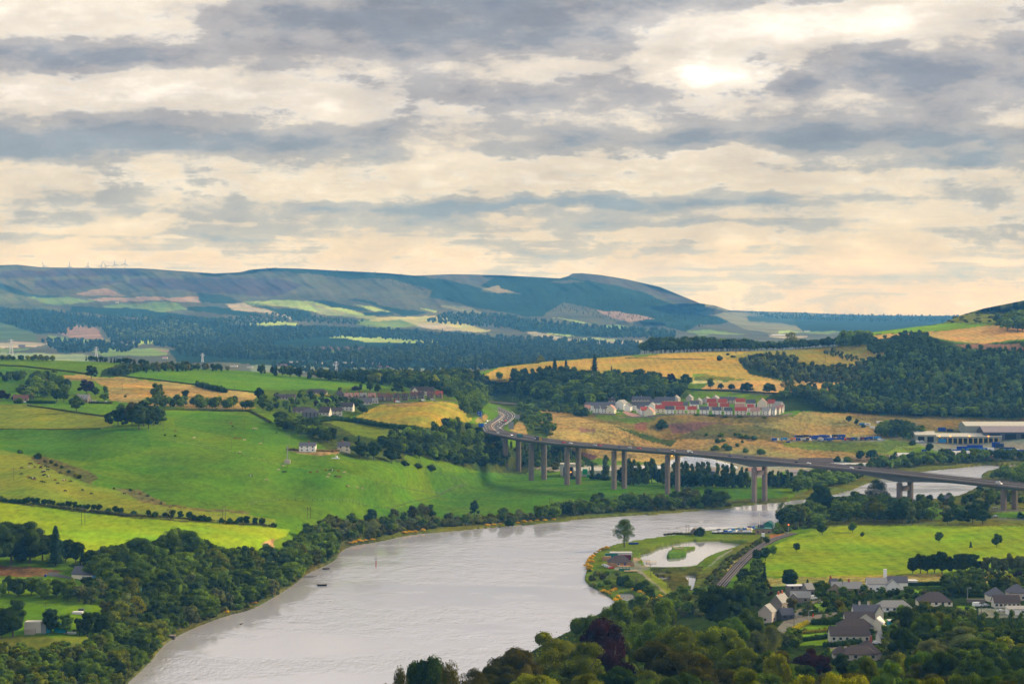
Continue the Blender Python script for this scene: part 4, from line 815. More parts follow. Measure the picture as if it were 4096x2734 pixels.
# foreground hillside below the viewpoint
FG=[
 (2240,2465,770,330,'broad','olive',"big olive green tree with spiky top left of the near copper beech",1),(2070,2585,730,230,'round','brown',"brownish green tree at the left shoulder of the near wood",1),(2330,2560,700,220,'round','olive',"olive tree pressed against the left side of the near copper beech"),
 (2420,2486,790,250,'tall','copper',"tall dark purple copper beech in the near wood by the river"),(2140,2655,600,300,'broad','gold',"bright yellow green treetop at the bottom edge left of the copper beech"),(2330,2690,590,220,'round','gold',"low yellow green treetop under the near copper beech"),
 (2350,2455,930,190,'round','green',"green tree leaning over the river bend behind the copper beech"),(2460,2400,960,190,'round','green',"green tree just right of the river bend"),(2570,2385,990,190,'broad','olive',"yellow green tree above the river bend"),(2650,2400,960,150,'tall','green',"tall green tree between the river bend and the railway"),
 (2530,2480,870,190,'round','green',"rounded green tree right of the copper beech top"),(2610,2490,850,170,'tall','green',"dark green tree in the dip of the near wood",1),(2480,2560,800,150,'tall','olive',"narrow olive tree right of the copper beech"),
 (2700,2475,790,320,'broad','olive',"huge olive green tree in the middle of the near wood"),(2660,2560,710,330,'round','brown',"huge brownish green tree at the bottom middle of the near wood"),(2870,2490,800,230,'round','olive',"olive tree at the right of the huge near tree"),(2960,2560,720,260,'broad','olive',"wide olive tree at the bottom between the two copper beeches"),
 (2820,2620,640,260,'round','brown',"dark olive tree cut by the bottom edge below the huge near tree"),(2930,2440,930,180,'broad','green',"green tree left of the white gabled house"),(3000,2430,960,130,'round','green',"green tree touching the white gabled house"),(2880,2335,1080,190,'round','dark',"very dark broad tree covering the railway bend"),(2970,2340,1090,120,'round','dark',"dark tree between the railway bend and the purple tree"),
 (3035,2520,860,120,'tall','willow',"grey green birch below the white gabled house"),(3085,2500,880,110,'open','willow',"thin grey green birch right of the first birch"),(3060,2600,720,130,'round','green',"small green tree left of the second copper beech"),(3105,2598,690,120,'round','gold',"small yellow green tree left of the second copper beech"),
 (3248,2568,800,175,'broad','copper',"dark purple copper beech in front of the bungalow gardens"),(3190,2655,520,300,'broad','gold',"wide golden green treetop at the bottom edge below the second copper beech"),(3010,2670,560,200,'round','olive',"olive treetop at the bottom edge left of the second copper beech"),(3400,2650,530,260,'broad','gold',"golden green treetop at the bottom edge right of the second copper beech"),
 (3330,2690,500,160,'open','gold',"loose golden treetop on the bottom edge"),(3480,2625,640,130,'tall','olive',"olive tree in front of the lowest bungalow"),(3550,2640,620,150,'round','green',"green tree right of the lowest bungalow"),(3600,2588,740,110,'tall','olive',"pointed green tree right of the lowest bungalow"),
 (3680,2590,720,150,'round','green',"green tree in the near wood below the silver willow"),(3720,2550,820,150,'round','willow',"pale willow left of the big silver willow"),(3860,2505,860,220,'round','willow',"big silver willow above the near wood"),(3780,2600,690,190,'round','dark',"dark green tree below the big silver willow"),
 (3960,2585,690,240,'broad','dark',"dark broad tree at the right bottom below the poplars"),(4065,2550,720,200,'broad','dark',"dark broad tree at the bottom right corner",1),(3870,2650,590,220,'broad','green',"green tree cut by the bottom edge below the dark broad tree"),(4050,2650,560,240,'broad','dark',"dark tree in the bottom right corner",1),(3700,2670,560,220,'broad','olive',"olive treetop at the bottom edge below the pale willow"),(3960,2700,520,200,'round','green',"green treetop on the bottom edge at the right",1),
 (3640,2430,930,130,'tall','dark',"dark tree right of the garden sheds"),(3700,2445,920,120,'round','green',"green tree left of the poplar row garden"),(3755,2440,930,110,'round','olive',"yellowish tree right of the garden sheds"),(3610,2510,860,140,'round','dark',"dark tree below the garden sheds"),(3800,2470,900,90,'tall','green',"slim green tree beside the poplars"),
 (1710,2614,640,230,'round','dark',"rounded dark treetop standing against the river at the bottom edge"),(1606,2676,610,150,'open','brown',"thin branched treetop left of the rounded treetop in the river"),(1800,2656,620,190,'open','brown',"thin branched treetop right of the rounded treetop in the river"),(1890,2676,640,190,'open','brown',"open brownish treetop at the bottom edge by the river"),(1540,2712,600,200,'round','brown',"low brown treetop at the bottom edge in the river"),(1990,2650,690,190,'round','brown',"brown treetop at the left end of the near wood"),(1200,2722,760,220,'broad','green',"lone green treetop just showing at the bottom edge left of centre"),
]
for e in FG:TF(*e[:7],"trees of the near wood below the viewpoint")
for i,(px,top) in enumerate(((3893,2440),(3925,2455),(3985,2445),(4012,2470),(4048,2440),(4083,2450))):
    TF(px,top,950,34,'poplar','poplar',"grey green poplar in the loose row by the right hand houses","poplars beside the right hand houses")
NL="deciduous tree in the near wood on the hillside"
for p_ in scatter([(2100,2700),(2500,2640),(3600,2780),(4130,2740),(4130,3050),(3000,3100),(2150,3000)],70,13,random.Random(4)):
    tree(p_,rnd.choice(['round','broad','tall']),rnd.choice(['olive','green','brown','dark']),rnd.uniform(11,15),1.15,NL,"trees filling the near hillside wood")
# left bank
BL=[(1112,2285),(1200,2200),(1250,2160),(1300,2160),(1345,2222),(1225,2284),(1180,2325)]
wood(BL,46,7.5,(11,17),[('round','green',3),('tall','green',2),('round','dark',1),('round','olive',1)],("tree of the steep wooded bank where the river bends","bush on the steep wooded bank where the river bends"),("trees of the wooded bank at the river bend","bushes of the wooded bank"),21)
wood([(1175,2330),(1070,2394),(913,2450),(749,2510),(656,2566),(562,2670),(515,2712),(480,2740),(330,2740),(420,2560),(450,2440),(560,2390),(720,2340),(950,2270),(1060,2240),(1110,2285)],110,11,(10,16),[('round','green',4),('broad','green',2),('round','dark',2),('tall','willow',1),('round','olive',1.2),('bush','scrub',1)],
     ("deciduous tree in the wood along the left river bank","bush in the wood along the left river bank"),("trees of the left bank wood","bushes of the left bank wood"),22)
EDGE=[(1180,2327),(1150,2345),(1110,2368),(1065,2394),(1000,2430),(960,2440),(910,2450),(860,2470),(800,2490),(745,2510),(700,2535),(655,2566),(630,2605),(600,2640),(562,2672),(530,2700)]
for i,(px,row) in enumerate(EDGE+[((a[0]+c_[0])/2-6,(a[1]+c_[1])/2-4) for a,c_ in zip(EDGE[:-1],EDGE[1:])]+[(a-26,c_-12) for a,c_ in EDGE]):tree(at(px-8,row-4),'bush',rnd.choice(['scrub','willow','olive','green']),rnd.uniform(3.2,5),rnd.uniform(.9,1.3),"low riverside bush overhanging the left water edge","bushes at the left water edge")
wood([(380,2330),(470,2270),(640,2250),(800,2240),(900,2280),(880,2320),(700,2340),(520,2380),(440,2370)],34,9,(13,19),[('round','green',3),('broad','green',2),('round','dark',2)],"tall tree in the wood behind the blue and white cottage","tall trees behind the cottage",23)
for px,row,h,k,c,l in ((685,2265,175,'tall','green',"tallest tree of the wood behind the cottage"),(560,2290,150,'round','green',"domed tree in the wood right of the cottage"),(915,2270,82,'fir','fir',"small dark conical tree at the corner of the bright field"),(968,2278,58,'round','dark',"small dark tree right of the conical tree"),(750,2260,150,'round','green',"high rounded tree at the top of the wood"),(850,2300,120,'broad','olive',"broad light tree at the right end of the wood behind the cottage"),
    (45,2255,190,'broad','dark',"huge dark tree at the left edge above the cottage"),(120,2250,170,'round','dark',"huge dark tree beside the spreading cedar"),(-20,2270,180,'round','dark',"dark tree cut by the left edge above the cottage"),(222,2262,172,'fir','fir',"large spreading cedar left of the cottage"),(170,2240,130,'round','dark',"dark tree behind the spreading cedar"),(303,2250,90,'round','dark',"dark tree between the cedar and the cottage wood"),(330,2262,85,'fir','fir',"small spruce behind the cottage"),(262,2245,110,'tall','dark',"tall dark tree just right of the cedar"),
    (80,2245,150,'tall','dark',"tall dark tree in the clump at the left edge"),(360,2285,90,'round','dark',"dark tree right behind the cottage roof"),(425,2310,130,'round','green',"green tree right of the cottage gable"),(490,2330,130,'round','dark',"dark tree right of the cottage garden")):
    T(px,row,h,k,c,l,"big trees around the cottage",1.35 if k=='fir' and h>100 else 1.05)
wood([(10,2388),(140,2392),(200,2398),(480,2432),(500,2400),(400,2370),(200,2378),(100,2370),(0,2365)],24,8,(8,11.5),[('round','green',3),('round','dark',2),('tall','willow',1)],"tree in the tall hedge between the cottage and the lower field","trees between the cottage and the lower field",24)
for px,row,h,k,c,l in ((52,2546,155,'round','dark',"large dark tree at the left edge beside the blue container"),(4,2552,100,'round','dark',"dark bushy tree cut by the left edge below the lower field"),(205,2530,100,'round','dark',"dark tree in front of the blue container"),(265,2535,85,'round','green',"green tree right of the blue container"),(350,2545,100,'round','dark',"dark garden tree right of the yard"),(400,2548,108,'round','dark',"dark garden tree farthest right of the yard"),(318,2540,80,'tall','dark',"slim dark tree in the middle of the yard trees"),(420,2460,60,'round','brown',"brown green tree above the yard"),(545,2470,90,'open','gold',"yellowing tree in the bank wood"),(505,2440,75,'round','willow',"pale tree at the top of the bank wood")):
    T(px,row,h,k,c,l,"trees around the yard on the left")
wood([(-20,2640),(250,2620),(430,2590),(520,2700),(470,2760),(250,2860),(-20,2860)],150,5,(6,9.5),[('round','green',2),('bush','scrub',2),('round','olive',1.5),('bush','willow',1),('broad','green',1)],("small tree in the scrub at the bottom left","scrub bush at the bottom left"),("small trees at the bottom left","scrub bushes at the bottom left"),25)
# willows and scrub on the north bank
wood([(1240,2150),(1330,2100),(1560,2090),(1900,2080),(2180,2062),(2230,2074),(1900,2100),(1750,2112),(1620,2126),(1500,2150),(1395,2166),(1350,2190)],84,7,(8,13),[('bush','scrub',3),('bush','willow',3),('bush','brown',1.5),('round','green',.5),('open','willow',.6)],("small willow among the scrub on the far bank","grey green scrub bush on the far river bank"),("willows on the far bank","scrub bushes along the far bank"),26,wr=(.9,1.3))
for px,row,h,k,c,l in ((1482,2098,68,'round','dark',"dark round tree above the far bank scrub"),(1690,2082,72,'open','scrub',"tall loose tree above the far bank scrub"),(1720,2080,66,'round','dark',"dark tree next to the tall loose tree on the far bank"),(1650,2085,66,'round','scrub',"olive brown tree on the far bank"),(1574,2088,58,'round','scrub',"brown green tree on the far bank left of the loose tree"),(1898,2058,58,'tall','dark',"lone narrow tree standing above the far bank"),(1290,2140,66,'round','scrub',"brown green tree at the left end of the far bank scrub"),(1340,2120,62,'round','brown',"brown tree at the left end of the far bank scrub"),
    (1800,2075,35,'bush','scrub',"scrub bush left of the lone narrow tree"),(2035,2103,36,'bush','dark',"dark bush standing in the water at the far bank")):
    T(px,row,h,k,c,l,"taller trees on the far bank")
for i,(px,row) in enumerate(((1400,2172),(1418,2168),(1440,2164),(1462,2160),(1490,2158),(1620,2130),(1640,2128),(1660,2126),(1690,2120),(1950,2100),(1975,2098),(2000,2095),(2070,2090),(2095,2086),(2120,2084),(2150,2082),(2180,2080),(2215,2078),(905,2448),(985,2424),(1020,2412),(1095,2372))):
    tree(at(px,row),'bush','yellow',rnd.uniform(1.2,2.0),2.2,"yellow flowering bush low on the river bank","yellow flowering bushes on the bank")
wood([(2130,2085),(2250,2066),(2450,2050),(2650,2042),(2920,2024),(2900,2008),(2700,2010),(2480,2022),(2250,2042),(2180,2064)],66,7.5,(7.5,13.5),[('round','green',3),('round','dark',1.5),('bush','willow',2),('bush','green',2),('broad','dark',1),('tall','willow',.7)],("tree on the far bank in front of the bridge legs","bush on the far bank in front of the bridge legs"),("trees on the bank in front of the bridge","bushes on the bank in front of the bridge"),27)
for px,row,h,k,c,l in ((2270,2052,52,'broad','dark',"dark spreading tree at the left of the bank below the bridge"),(2400,2020,55,'tall','dark',"dark narrow tree right of the dark spreading tree"),(2520,2035,75,'broad','green',"rounded tree between two pairs of bridge legs"),(2760,2020,80,'broad','willow',"pale leafy tree hiding the foot of the fifth bridge leg"),(2880,2020,72,'broad','green',"rounded green tree at the end of the bank below the bridge"),(2640,2035,65,'broad','scrub',"olive green tree left of the fifth pair of bridge legs")):
    T(px,row,h,k,c,l,"bigger trees below the bridge",1.2)
for px,top in ((2367,1850),(2418,1838),(2424,1820),(2515,1832),(2535,1838),(2556,1850),(2583,1845),(2653,1850),(2697,1848),(2728,1850),(2745,1846),(2767,1856),(2791,1848),(2811,1846),(2832,1846),(2871,1852),(2893,1856),(2907,1860),(2929,1852),(2966,1868),(2987,1872),(3090,1880),(3112,1884),(3150,1880)):
    row=1915 if px<2450 else 1938 if px<2900 else 1950
    T(px,row,row-top,'poplar','poplar',"slender poplar in the row behind the bridge legs","poplars behind the bridge legs",1.15)
T(2607,1930,98,'tall','poplar',"widest poplar of the row between the third and fourth bridge legs","poplars behind the bridge legs",.8)
for px in list(range(2686,2990,15))+[2478,2492,2560,2572,2630,2642,3075,3088,3120,3135,3158]:
    T(px,1948 if px>2650 else 1930,rnd.uniform(50,66),'tall','hedge',"dark cypress in the screen behind the bridge legs","dark cypresses screening the works",1.0)
for px,row,h in ((2395,1915,28),(2410,1918,24),(2425,1920,26),(2372,1914,22),(2290,1915,20)):T(px,row,h,'bush','dark',"dark bush beside the beige shed under the bridge","dark bushes beside the beige shed")
wood([(2040,1790),(2200,1795),(2330,1850),(2330,1882),(2080,1872)],30,8,(8,13),[('round','green',2),('poplar','poplar',1),('bush','scrub',2)],("tree on the slope behind the first bridge legs","bush on the slope behind the first bridge legs"),("trees behind the first bridge legs","bushes behind the first bridge legs"),28)
wood([(1560,1765),(1650,1752),(1800,1700),(1900,1742),(1955,1765),(2010,1800),(2040,1850),(2000,1885),(1900,1878),(1760,1848),(1640,1826),(1560,1800)],66,8.5,(10,15),[('round','dark',3),('round','green',2),('broad','dark',1),('tall','green',.5)],"tree in the dark wood left of the bridge","trees of the wood left of the bridge",29)
for px,row,h,k,c,l,w in ((1440,1832,80,'broad','dark',"dark spreading tree right of the white cottage",1.0),(1495,1838,84,'broad','dark',"dark domed tree next to the spreading tree by the cottage",.9),(1568,1852,76,'broad','dark',"dark broad tree on bare trunks at the foot of the pasture",1.0),(1530,1800,62,'round','dark',"dark tree behind the domed tree",1),(1585,1800,58,'round','dark',"dark rounded tree on the slope above the pasture",1),(1435,1775,40,'fir','fir',"small conifer above the white cottage",1.3),(1340,1755,34,'fir','fir',"small conifer left above the white cottage",1.5),(1382,1762,22,'bush','dark',"dark bush above the white cottage",1),(1620,1862,28,'bush','dark',"left dark thorn bush below the wood",1),(1672,1872,28,'bush','dark',"middle dark thorn bush below the wood",1.2),(1724,1882,32,'bush','dark',"right dark thorn bush on the pasture",1)):
    T(px,row,h,k,c,l,None,w)
# farm trees on the left ridge
for px,row,h,k,c,w,l in ((365,1512,58,'broad','dark',.95,"dark egg shaped tree above the copper beech on the ridge"),(346,1576,66,'broad','copper',1.0,"dark purple copper beech above the grey stone house"),(382,1585,40,'round','dark',1,"dark tree right of the grey stone house"),(305,1646,72,'broad','green',.95,"lone green tree in front of the grey stone house"),(420,1606,42,'broad','green',1,"green tree beside the drive of the grey stone house"),(421,1572,34,'tall','green',.9,"slim tree right of the copper beech"),
    (628,1604,74,'round','green',1.05,"big round tree in the gold rough field"),(742,1592,34,'round','dark',1.2,"small dark tree right of the big round tree"),(502,1588,12,'bush','green',.9,"tiny bush on the gold rough slope"),(75,1612,30,'bush','green',1,"green bush beside the brown roofed house at the left"),(125,1600,34,'tall','willow',1.1,"blue grey conifer at the left"),(5,1600,42,'round','copper',1.1,"purple tree at the left edge"),(30,1600,32,'round','copper',1.1,"smaller purple tree near the left edge"),(58,1598,26,'bush','copper',1,"purple bush in front of the brown roofed house"),(2,1510,26,'round','dark',1,"dark tree on the left edge below the ridge")):
    T(px,row,h,k,c,l,None,w)
wood([(80,1590),(110,1560),(150,1530),(230,1530),(290,1570),(270,1608),(200,1608),(110,1600)],17,9,(12,16),[('round','dark',2),('round','green',3),('broad','green',1)],"tree in the copse left of the grey stone house","trees of the copse by the stone house",31)
wood([(20,1518),(60,1512),(235,1518),(230,1532),(60,1528),(20,1530)],13,10,(9,13),[('round','dark',2),('tall','green',1)],"tree of the thin copse above the stone house","trees of the thin upper copse",32)
wood([(575,1622),(700,1620),(900,1620),(1015,1632),(1015,1640),(800,1636),(575,1634)],22,7.5,(9,12.5),[('round','green',3),('round','dark',2),('tall','green',.7)],"tree of the belt below the gold rough field","trees of the belt below the gold rough",33)
wood([(400,1493),(520,1478),(700,1464),(860,1478),(935,1486),(800,1484),(560,1492),(470,1507)],66,8,(7,9.5),[('fir','fir',1),('round','dark',2),('round','scrub',1)],"small tree of the plantation strip on the ridge","trees of the plantation strip on the left ridge",34)
wood([(320,1441),(500,1451),(600,1463),(480,1455)],26,8,(7,9.5),[('fir','fir',2),('round','hedge',1)],"dark conifer on the ridge line left of the plantation strip","dark conifers on the left ridge line",35)
wood([(-20,1436),(220,1442),(215,1446),(-20,1442)],17,9,(6,9),[('round','olive',1.4),('round','dark',1)],"sunlit tree on the ridge line at the far left","trees on the ridge at the far left",36)
for px,row,h,k,c,l in ((472,1702,86,'broad','dark',"tree at the left end of the hilltop clump"),(432,1696,48,'round','dark',"low outer tree at the left of the hilltop clump"),(500,1698,78,'tall','dark',"second tree from the left of the hilltop clump"),(556,1718,118,'broad','dark',"tallest tree of the hilltop clump"),(594,1714,96,'broad','dark',"bare trunked tree right of the tallest in the hilltop clump"),(528,1700,96,'round','brown',"brownish tree behind the hilltop clump"),(643,1696,66,'broad','green',"tree at the right end of the hilltop clump"),(485,1680,74,'broad','green',"greener tree behind the hilltop clump at the left"),(615,1700,82,'round','dark',"dark tree near the right end of the hilltop clump"),(575,1704,104,'round','dark',"dark tree in the heart of the hilltop clump")):
    T(px,row,h,k,c,l,"trees of the hilltop clump",.86)
for px,row,h,c in ((80,1812,20,'green'),(153,1835,32,'dark'),(180,1848,14,'brown'),(205,1852,18,'dark'),(225,1862,16,'scrub'),(248,1872,16,'dark'),(275,1890,16,'dark'),(300,1905,20,'gold'),(318,1912,18,'dark'),(700,1745,10,'dark'),(660,1742,10,'dark'),(455,1955,10,'scrub'),(520,1962,13,'dark'),(560,1975,14,'reed'),(590,1985,14,'scrub'),(610,2000,12,'reed'),(645,2015,12,'scrub')):
    T(px,row,h,'bush',c,"scrub bush in the dip between the cattle field and the hill pasture","bushes in the dip by the cattle field",.9)
# field hedge with thorn trees across the left
for px,row,h in ((4,2002,24),(18,2005,20),(46,2008,20),(60,2010,22),(78,2011,22),(95,2012,24),(112,2013,28),(132,2015,30),(150,2017,30),(176,2020,28),(196,2022,28),(210,2024,28),(232,2026,22),(252,2029,26),(275,2032,34),(300,2034,30),(318,2036,26),(335,2038,26),(352,2040,28),(375,2042,28),(396,2044,32),(432,2050,24),(464,2055,36),(486,2057,30),(537,2061,26),(592,2064,28),(618,2066,26),(660,2066,24),(690,2070,34),(722,2073,32),(758,2076,34),(778,2078,26),(800,2081,26),(815,2083,28),(835,2084,26),(885,2088,22),(918,2091,24),(945,2093,20),(962,2094,32),(986,2096,36),(1020,2098,32),(1048,2100,34),(1094,2106,22)):
    T(px,row,h,'bush' if h<27 else 'round','hedge' if rnd.random()<.6 else 'dark',"dark thorn in the broken hedge across the lower left fields","thorns of the broken field hedge",1.05)
# village trees
wood([(1080,1640),(1100,1580),(1300,1585),(1420,1600),(1480,1640),(1340,1650),(1240,1640),(1160,1650)],34,9,(5.5,10),[('round','dark',3),('round','green',2),('bush','green',1.5),('fir','fir',.8)],("garden tree at the left end of the hillside village","garden bush at the left end of the hillside village"),("garden trees of the hillside village","garden bushes of the hillside village"),37)
for px,row,h,k,c,l,w in ((1037,1600,52,'round','dark',"dark tree left of the long brown roof",1),(1052,1640,66,'round','green',"tall green tree below the long brown roof",.9),(1080,1650,50,'round','green',"green tree right of the tall green tree",1),(1244,1600,40,'tall','dark',"tall cypress in front of the long roofed bungalow",1),(1310,1618,28,'round','copper',"purple tree in the hillside gardens",1.1),(1350,1618,26,'round','copper',"small purple tree at the edge of the village",1.2),(1265,1628,26,'round','copper',"round purple tree left of the others",1),(1450,1655,42,'broad','dark',"dark tree at the corner of the yellow field",1),(1418,1560,20,'bush','copper',"dark red shrub behind the village row",1.6),(1443,1562,28,'tall','dark',"slim tree behind the village row",.9),(1480,1566,46,'tall','dark',"tall tree behind the village row",.95),(1510,1572,36,'round','dark',"round tree behind the village row",1),(1591,1575,56,'broad','dark',"big dark tree at the upper edge of the village",.85),(1425,1560,22,'round','green',"small green tree above the village row",1),(1358,1566,20,'round','dark',"small dark tree above the village bungalow",1)):
    T(px,row,h,k,c,l,None,w)
wood([(1080,1700),(1160,1690),(1230,1715),(1330,1765),(1300,1775),(1200,1740),(1120,1720)],20,9,(10,14),[('round','green',2),('round','dark',2)],"tree of the belt between the village and the white house","trees below the village",38)
K1=wood([(1000,1492),(1300,1522),(1600,1545),(1640,1556),(1750,1562),(1790,1590),(1880,1592),(1960,1585),(2100,1575),(2130,1530),(2060,1510),(1990,1515),(1900,1502),(1700,1514),(1500,1516),(1300,1516)],190,10.5,(12,16),[('round','dark',4),('fir','fir',2),('round','green',1.5),('tall','dark',1.5),('round','olive',.7)],"tree of the dark wood above the hillside village","trees of the wood above the village",39)
wood([(1860,1660),(1830,1605),(1880,1595),(1940,1588),(1935,1625),(1932,1650),(1900,1665)],22,8,(10,16),[('round','green',2),('broad','green',1)],"tree at the mouth of the motorway cutting","trees at the motorway cutting",40)
T(1900,1662,70,'broad','green',"domed tree above the blue motorway sign",None,.8)
wood([(2085,1600),(2075,1560),(2290,1555),(2330,1530),(2600,1530),(2760,1560),(2720,1596),(2450,1606),(2330,1625),(2260,1620),(2100,1600)],105,12,(12,19),[('round','dark',3),('broad','green',2),('round','green',2.4),('fir','fir',.4),('tall','dark',1)],"tree of the wood left of the white housing estate","trees of the wood by the housing estate",41)
wood([(2040,1500),(2300,1500),(2380,1520),(2640,1510),(2640,1535),(2300,1540),(2060,1540)],42,13,(11,17),[('round','dark',3),('broad','dark',2),('tall','dark',1)],"dark tree of the wood at the foot of the golden hill","trees at the foot of the golden hill",42)
for px,row,h,k,c,l,w in ((2378,1504,94,'fir','fir',"tall spire shaped conifer in front of the golden hill",1.15),(2219,1486,62,'fir','fir',"ragged conifer left of the tall spire",1.4),(2264,1484,50,'fir','fir',"smaller ragged conifer between the two",1.3),(2446,1490,30,'fir','fir',"small cone shaped conifer on the golden field edge",1),(2161,1448,28,'open','gold',"sunlit gnarled tree on the golden hill",1.3),(2150,1452,14,'bush','olive',"low bush under the sunlit gnarled tree",1.6),(2034,1462,14,'bush','dark',"dark bush on the crest beside the mast pole",1),(2008,1466,9,'bush','dark',"small dark bush on the crest at the left",1.2),(2075,1456,8,'bush','dark',"tiny bush right of the mast pole",1.2),
    (2682,1550,64,'broad','copper',"dark purple tree left of the green paddock",.85),(2742,1552,64,'broad','dark',"dark spreading tree beside the purple tree",.95),(2842,1553,42,'round','green',"first small tree along the orange field",.9),(2883,1558,30,'broad','dark',"second small tree along the orange field",.9),(2926,1560,30,'broad','dark',"third small tree along the orange field",1),(2987,1570,48,'broad','dark',"fourth and widest tree along the orange field",1.1),(3077,1574,50,'broad','dark',"spreading tree near the right end of the orange field",1.05),(3150,1572,68,'open','dark',"tall loose crowned tree at the right end of the orange field",1),(2878,1441,27,'bush','dark',"round thorn bush on the golden hill",.85),(2911,1420,11,'bush','dark',"tiny bush above the thorn on the golden hill",1.1),(2930,1428,10,'bush','scrub',"low bush right of the thorn on the golden hill",2)):
    T(px,row,h,k,c,l,None,w)
wood([(2560,1412),(2860,1405),(2860,1398),(2600,1402)],30,10,(17,25),[('broad','dark',3),('round','dark',2)],"dark tree of the hilltop beech clump","trees of the hilltop clump on the golden hill",43)
wood([(2862,1405),(3000,1403),(3000,1398),(2862,1398)],13,10,(17,23),[('broad','dark',3),('round','green',1)],"dark tree of the second hilltop clump","trees of the second hilltop clump",44)
wood([(3000,1403),(3200,1396),(3330,1388),(3350,1378),(3200,1390),(3000,1397)],34,10,(12,16),[('round','dark',1),('broad','dark',1)],"dark tree of the belt along the golden skyline","trees of the belt along the golden skyline",45)
wood([(3340,1388),(3480,1384),(3480,1368),(3380,1370)],16,11,(16,23),[('round','green',1.4),('broad','dark',1)],"tree of the round copse at the end of the skyline belt","trees of the round copse",46)
T(3164,1378,52,'open','gold',"sunlit crown rising above the skyline belt",None,1.2)
wood([(3460,1400),(3500,1365),(3600,1340),(3690,1338),(3760,1385),(3680,1400),(3600,1415),(3500,1425)],70,9,(7,11),[('round','dark',1),('broad','dark',1)],"dark tree of the wood below the green stripe field","trees below the green stripe field",47)
wood([(4000,1325),(4110,1330),(4110,1280),(4030,1290),(4000,1310)],14,14,(18,26),[('broad','green',1),('round','green',1),('broad','dark',.6)],"sunlit tree on the hilltop at the right edge","trees on the hilltop at the right edge",48)
T(3988,1292,42,'tall','green',"tall sunlit tree on the right hilltop slope",None,1.2)
wood([(3780,1290),(3830,1262),(3930,1245),(4090,1215),(4096,1275),(3990,1285),(3900,1291)],34,20,(6,10),[('bush','scrub',2),('bush','olive',1.5)],"gorse bush on the sunlit right hilltop","gorse bushes on the right hilltop",49,wr=(1.4,2.2))
# the big wooded hill: its front row as single trees, the mass behind as one wood
wood([(3120,1600),(3180,1590),(3300,1640),(3420,1652),(3700,1668),(4110,1680),(4110,1655),(3800,1650),(3500,1630),(3350,1600),(3200,1570)],72,12,(12,17),[('round','blue',3),('broad','green',1),('round','dark',1),('tall','green',.6)],"tree along the lower edge of the big wooded hill","trees at the lower edge of the wooded hill",50)
HILLP=[(3440,1450),(3520,1430),(3600,1405),(3700,1392),(3860,1402),(4000,1404),(4130,1400),(4400,1400),(4400,1660),(4110,1660),(3700,1655),(3450,1630),(3300,1600),(3180,1570),(3200,1555),(3400,1545),(3460,1535),(3440,1500),(3480,1470)]
stuff_wood("hillside_woodland","dense deciduous wood covering the right hillside",scatter(HILLP,1300,9.5,random.Random(51)),(5,11),LM['blue'],51,110,size=.10)
HILL2=[(2960,1450),(3000,1432),(3120,1420),(3190,1440),(3180,1465),(3300,1468),(3440,1462),(3470,1475),(3430,1530),(3200,1535),(3110,1515),(3090,1500),(3050,1490),(2990,1470)]
stuff_wood("gorse_scrub","dark scrub of bushes running down between the golden fields",scatter(HILL2,240,11,random.Random(52)),(5,11),LM['scrub'],52,100,size=.09)
stuff_wood("gorse_scrub","dark scrub patch inside the upper golden field",scatter([(3290,1412),(3330,1405),(3400,1425),(3435,1442),(3400,1445),(3340,1428)],36,9,random.Random(53)),(4,7),LM['scrub'],53,90)
# bushes on the moor and works
for px,row,h,w in ((2645,1712,42,1.0),(2340,1662,40,1.1),(2306,1660,36,1),(2955,1668,14,1.2),(2825,1742,16,1),(2885,1745,20,1),(2870,1770,24,1),(2900,1790,22,1),(2915,1800,26,1.2),(2860,1798,22,1.4),(2980,1808,22,1),(3040,1815,28,1.2),(2960,1750,24,1),(2985,1755,22,1),(3015,1758,24,1),(2950,1785,18,1),(2970,1770,14,1),(2890,1765,18,1),(2940,1740,16,1),(2790,1662,12,2),(2850,1664,12,2),(2900,1668,10,2),(3060,1670,8,2)):
    T(px,row,h,'bush','dark' if h>30 else 'green',"dark bush on the purple and straw moor below the estate" if h<34 else "large round dark bush in front of the estate","bushes on the moor" if h<34 else "large dark bushes by the estate",w)
wood([(2072,1630),(2140,1632),(2225,1700),(2205,1740),(2110,1715),(2078,1670)],46,5.5,(6,10),[('bush','green',3),('bush','olive',1),('round','green',2)],"bush on the bank right of the motorway","bushes on the motorway bank",54,wr=(1.1,1.5))
wood([(2090,1612),(2300,1620),(2345,1652),(2300,1656),(2130,1640)],44,7,(6,9),[('bush','green',3),('round','green',1)],"bush of the scrub belt above the straw moor","bushes above the straw moor",55,wr=(1.0,1.4))
for px,row,h,k,c,l in ((3395,1690,32,'round','dark',"dark tree left of the parked caravan"),(3426,1700,28,'round','dark',"dark tree between the caravan and the moor"),(3452,1708,16,'bush','dark',"dark bush in front of the caravan"),(3440,1842,46,'round','dark',"grey green tree left above the bridge"),(3488,1838,48,'broad','dark',"dark domed tree above the bridge"),(3350,1845,26,'bush','dark',"dark bush above the bridge deck"),(3390,1846,28,'bush','green',"green bush above the bridge deck"),(3582,1825,20,'round','dark',"small dark tree by the works track"),(3717,1810,42,'round','dark',"dark tree in front of the cream warehouse"),(3650,1778,22,'bush','dark',"dark bush left of the cream warehouse")):
    T(px,row,h,k,c,l)
wood([(3500,1745),(3540,1715),(3620,1712),(3690,1740),(3680,1762),(3560,1758)],15,8,(10,17),[('round','dark',3),('round','green',2)],"tree of the clump left of the cream warehouse","trees left of the warehouse",56)
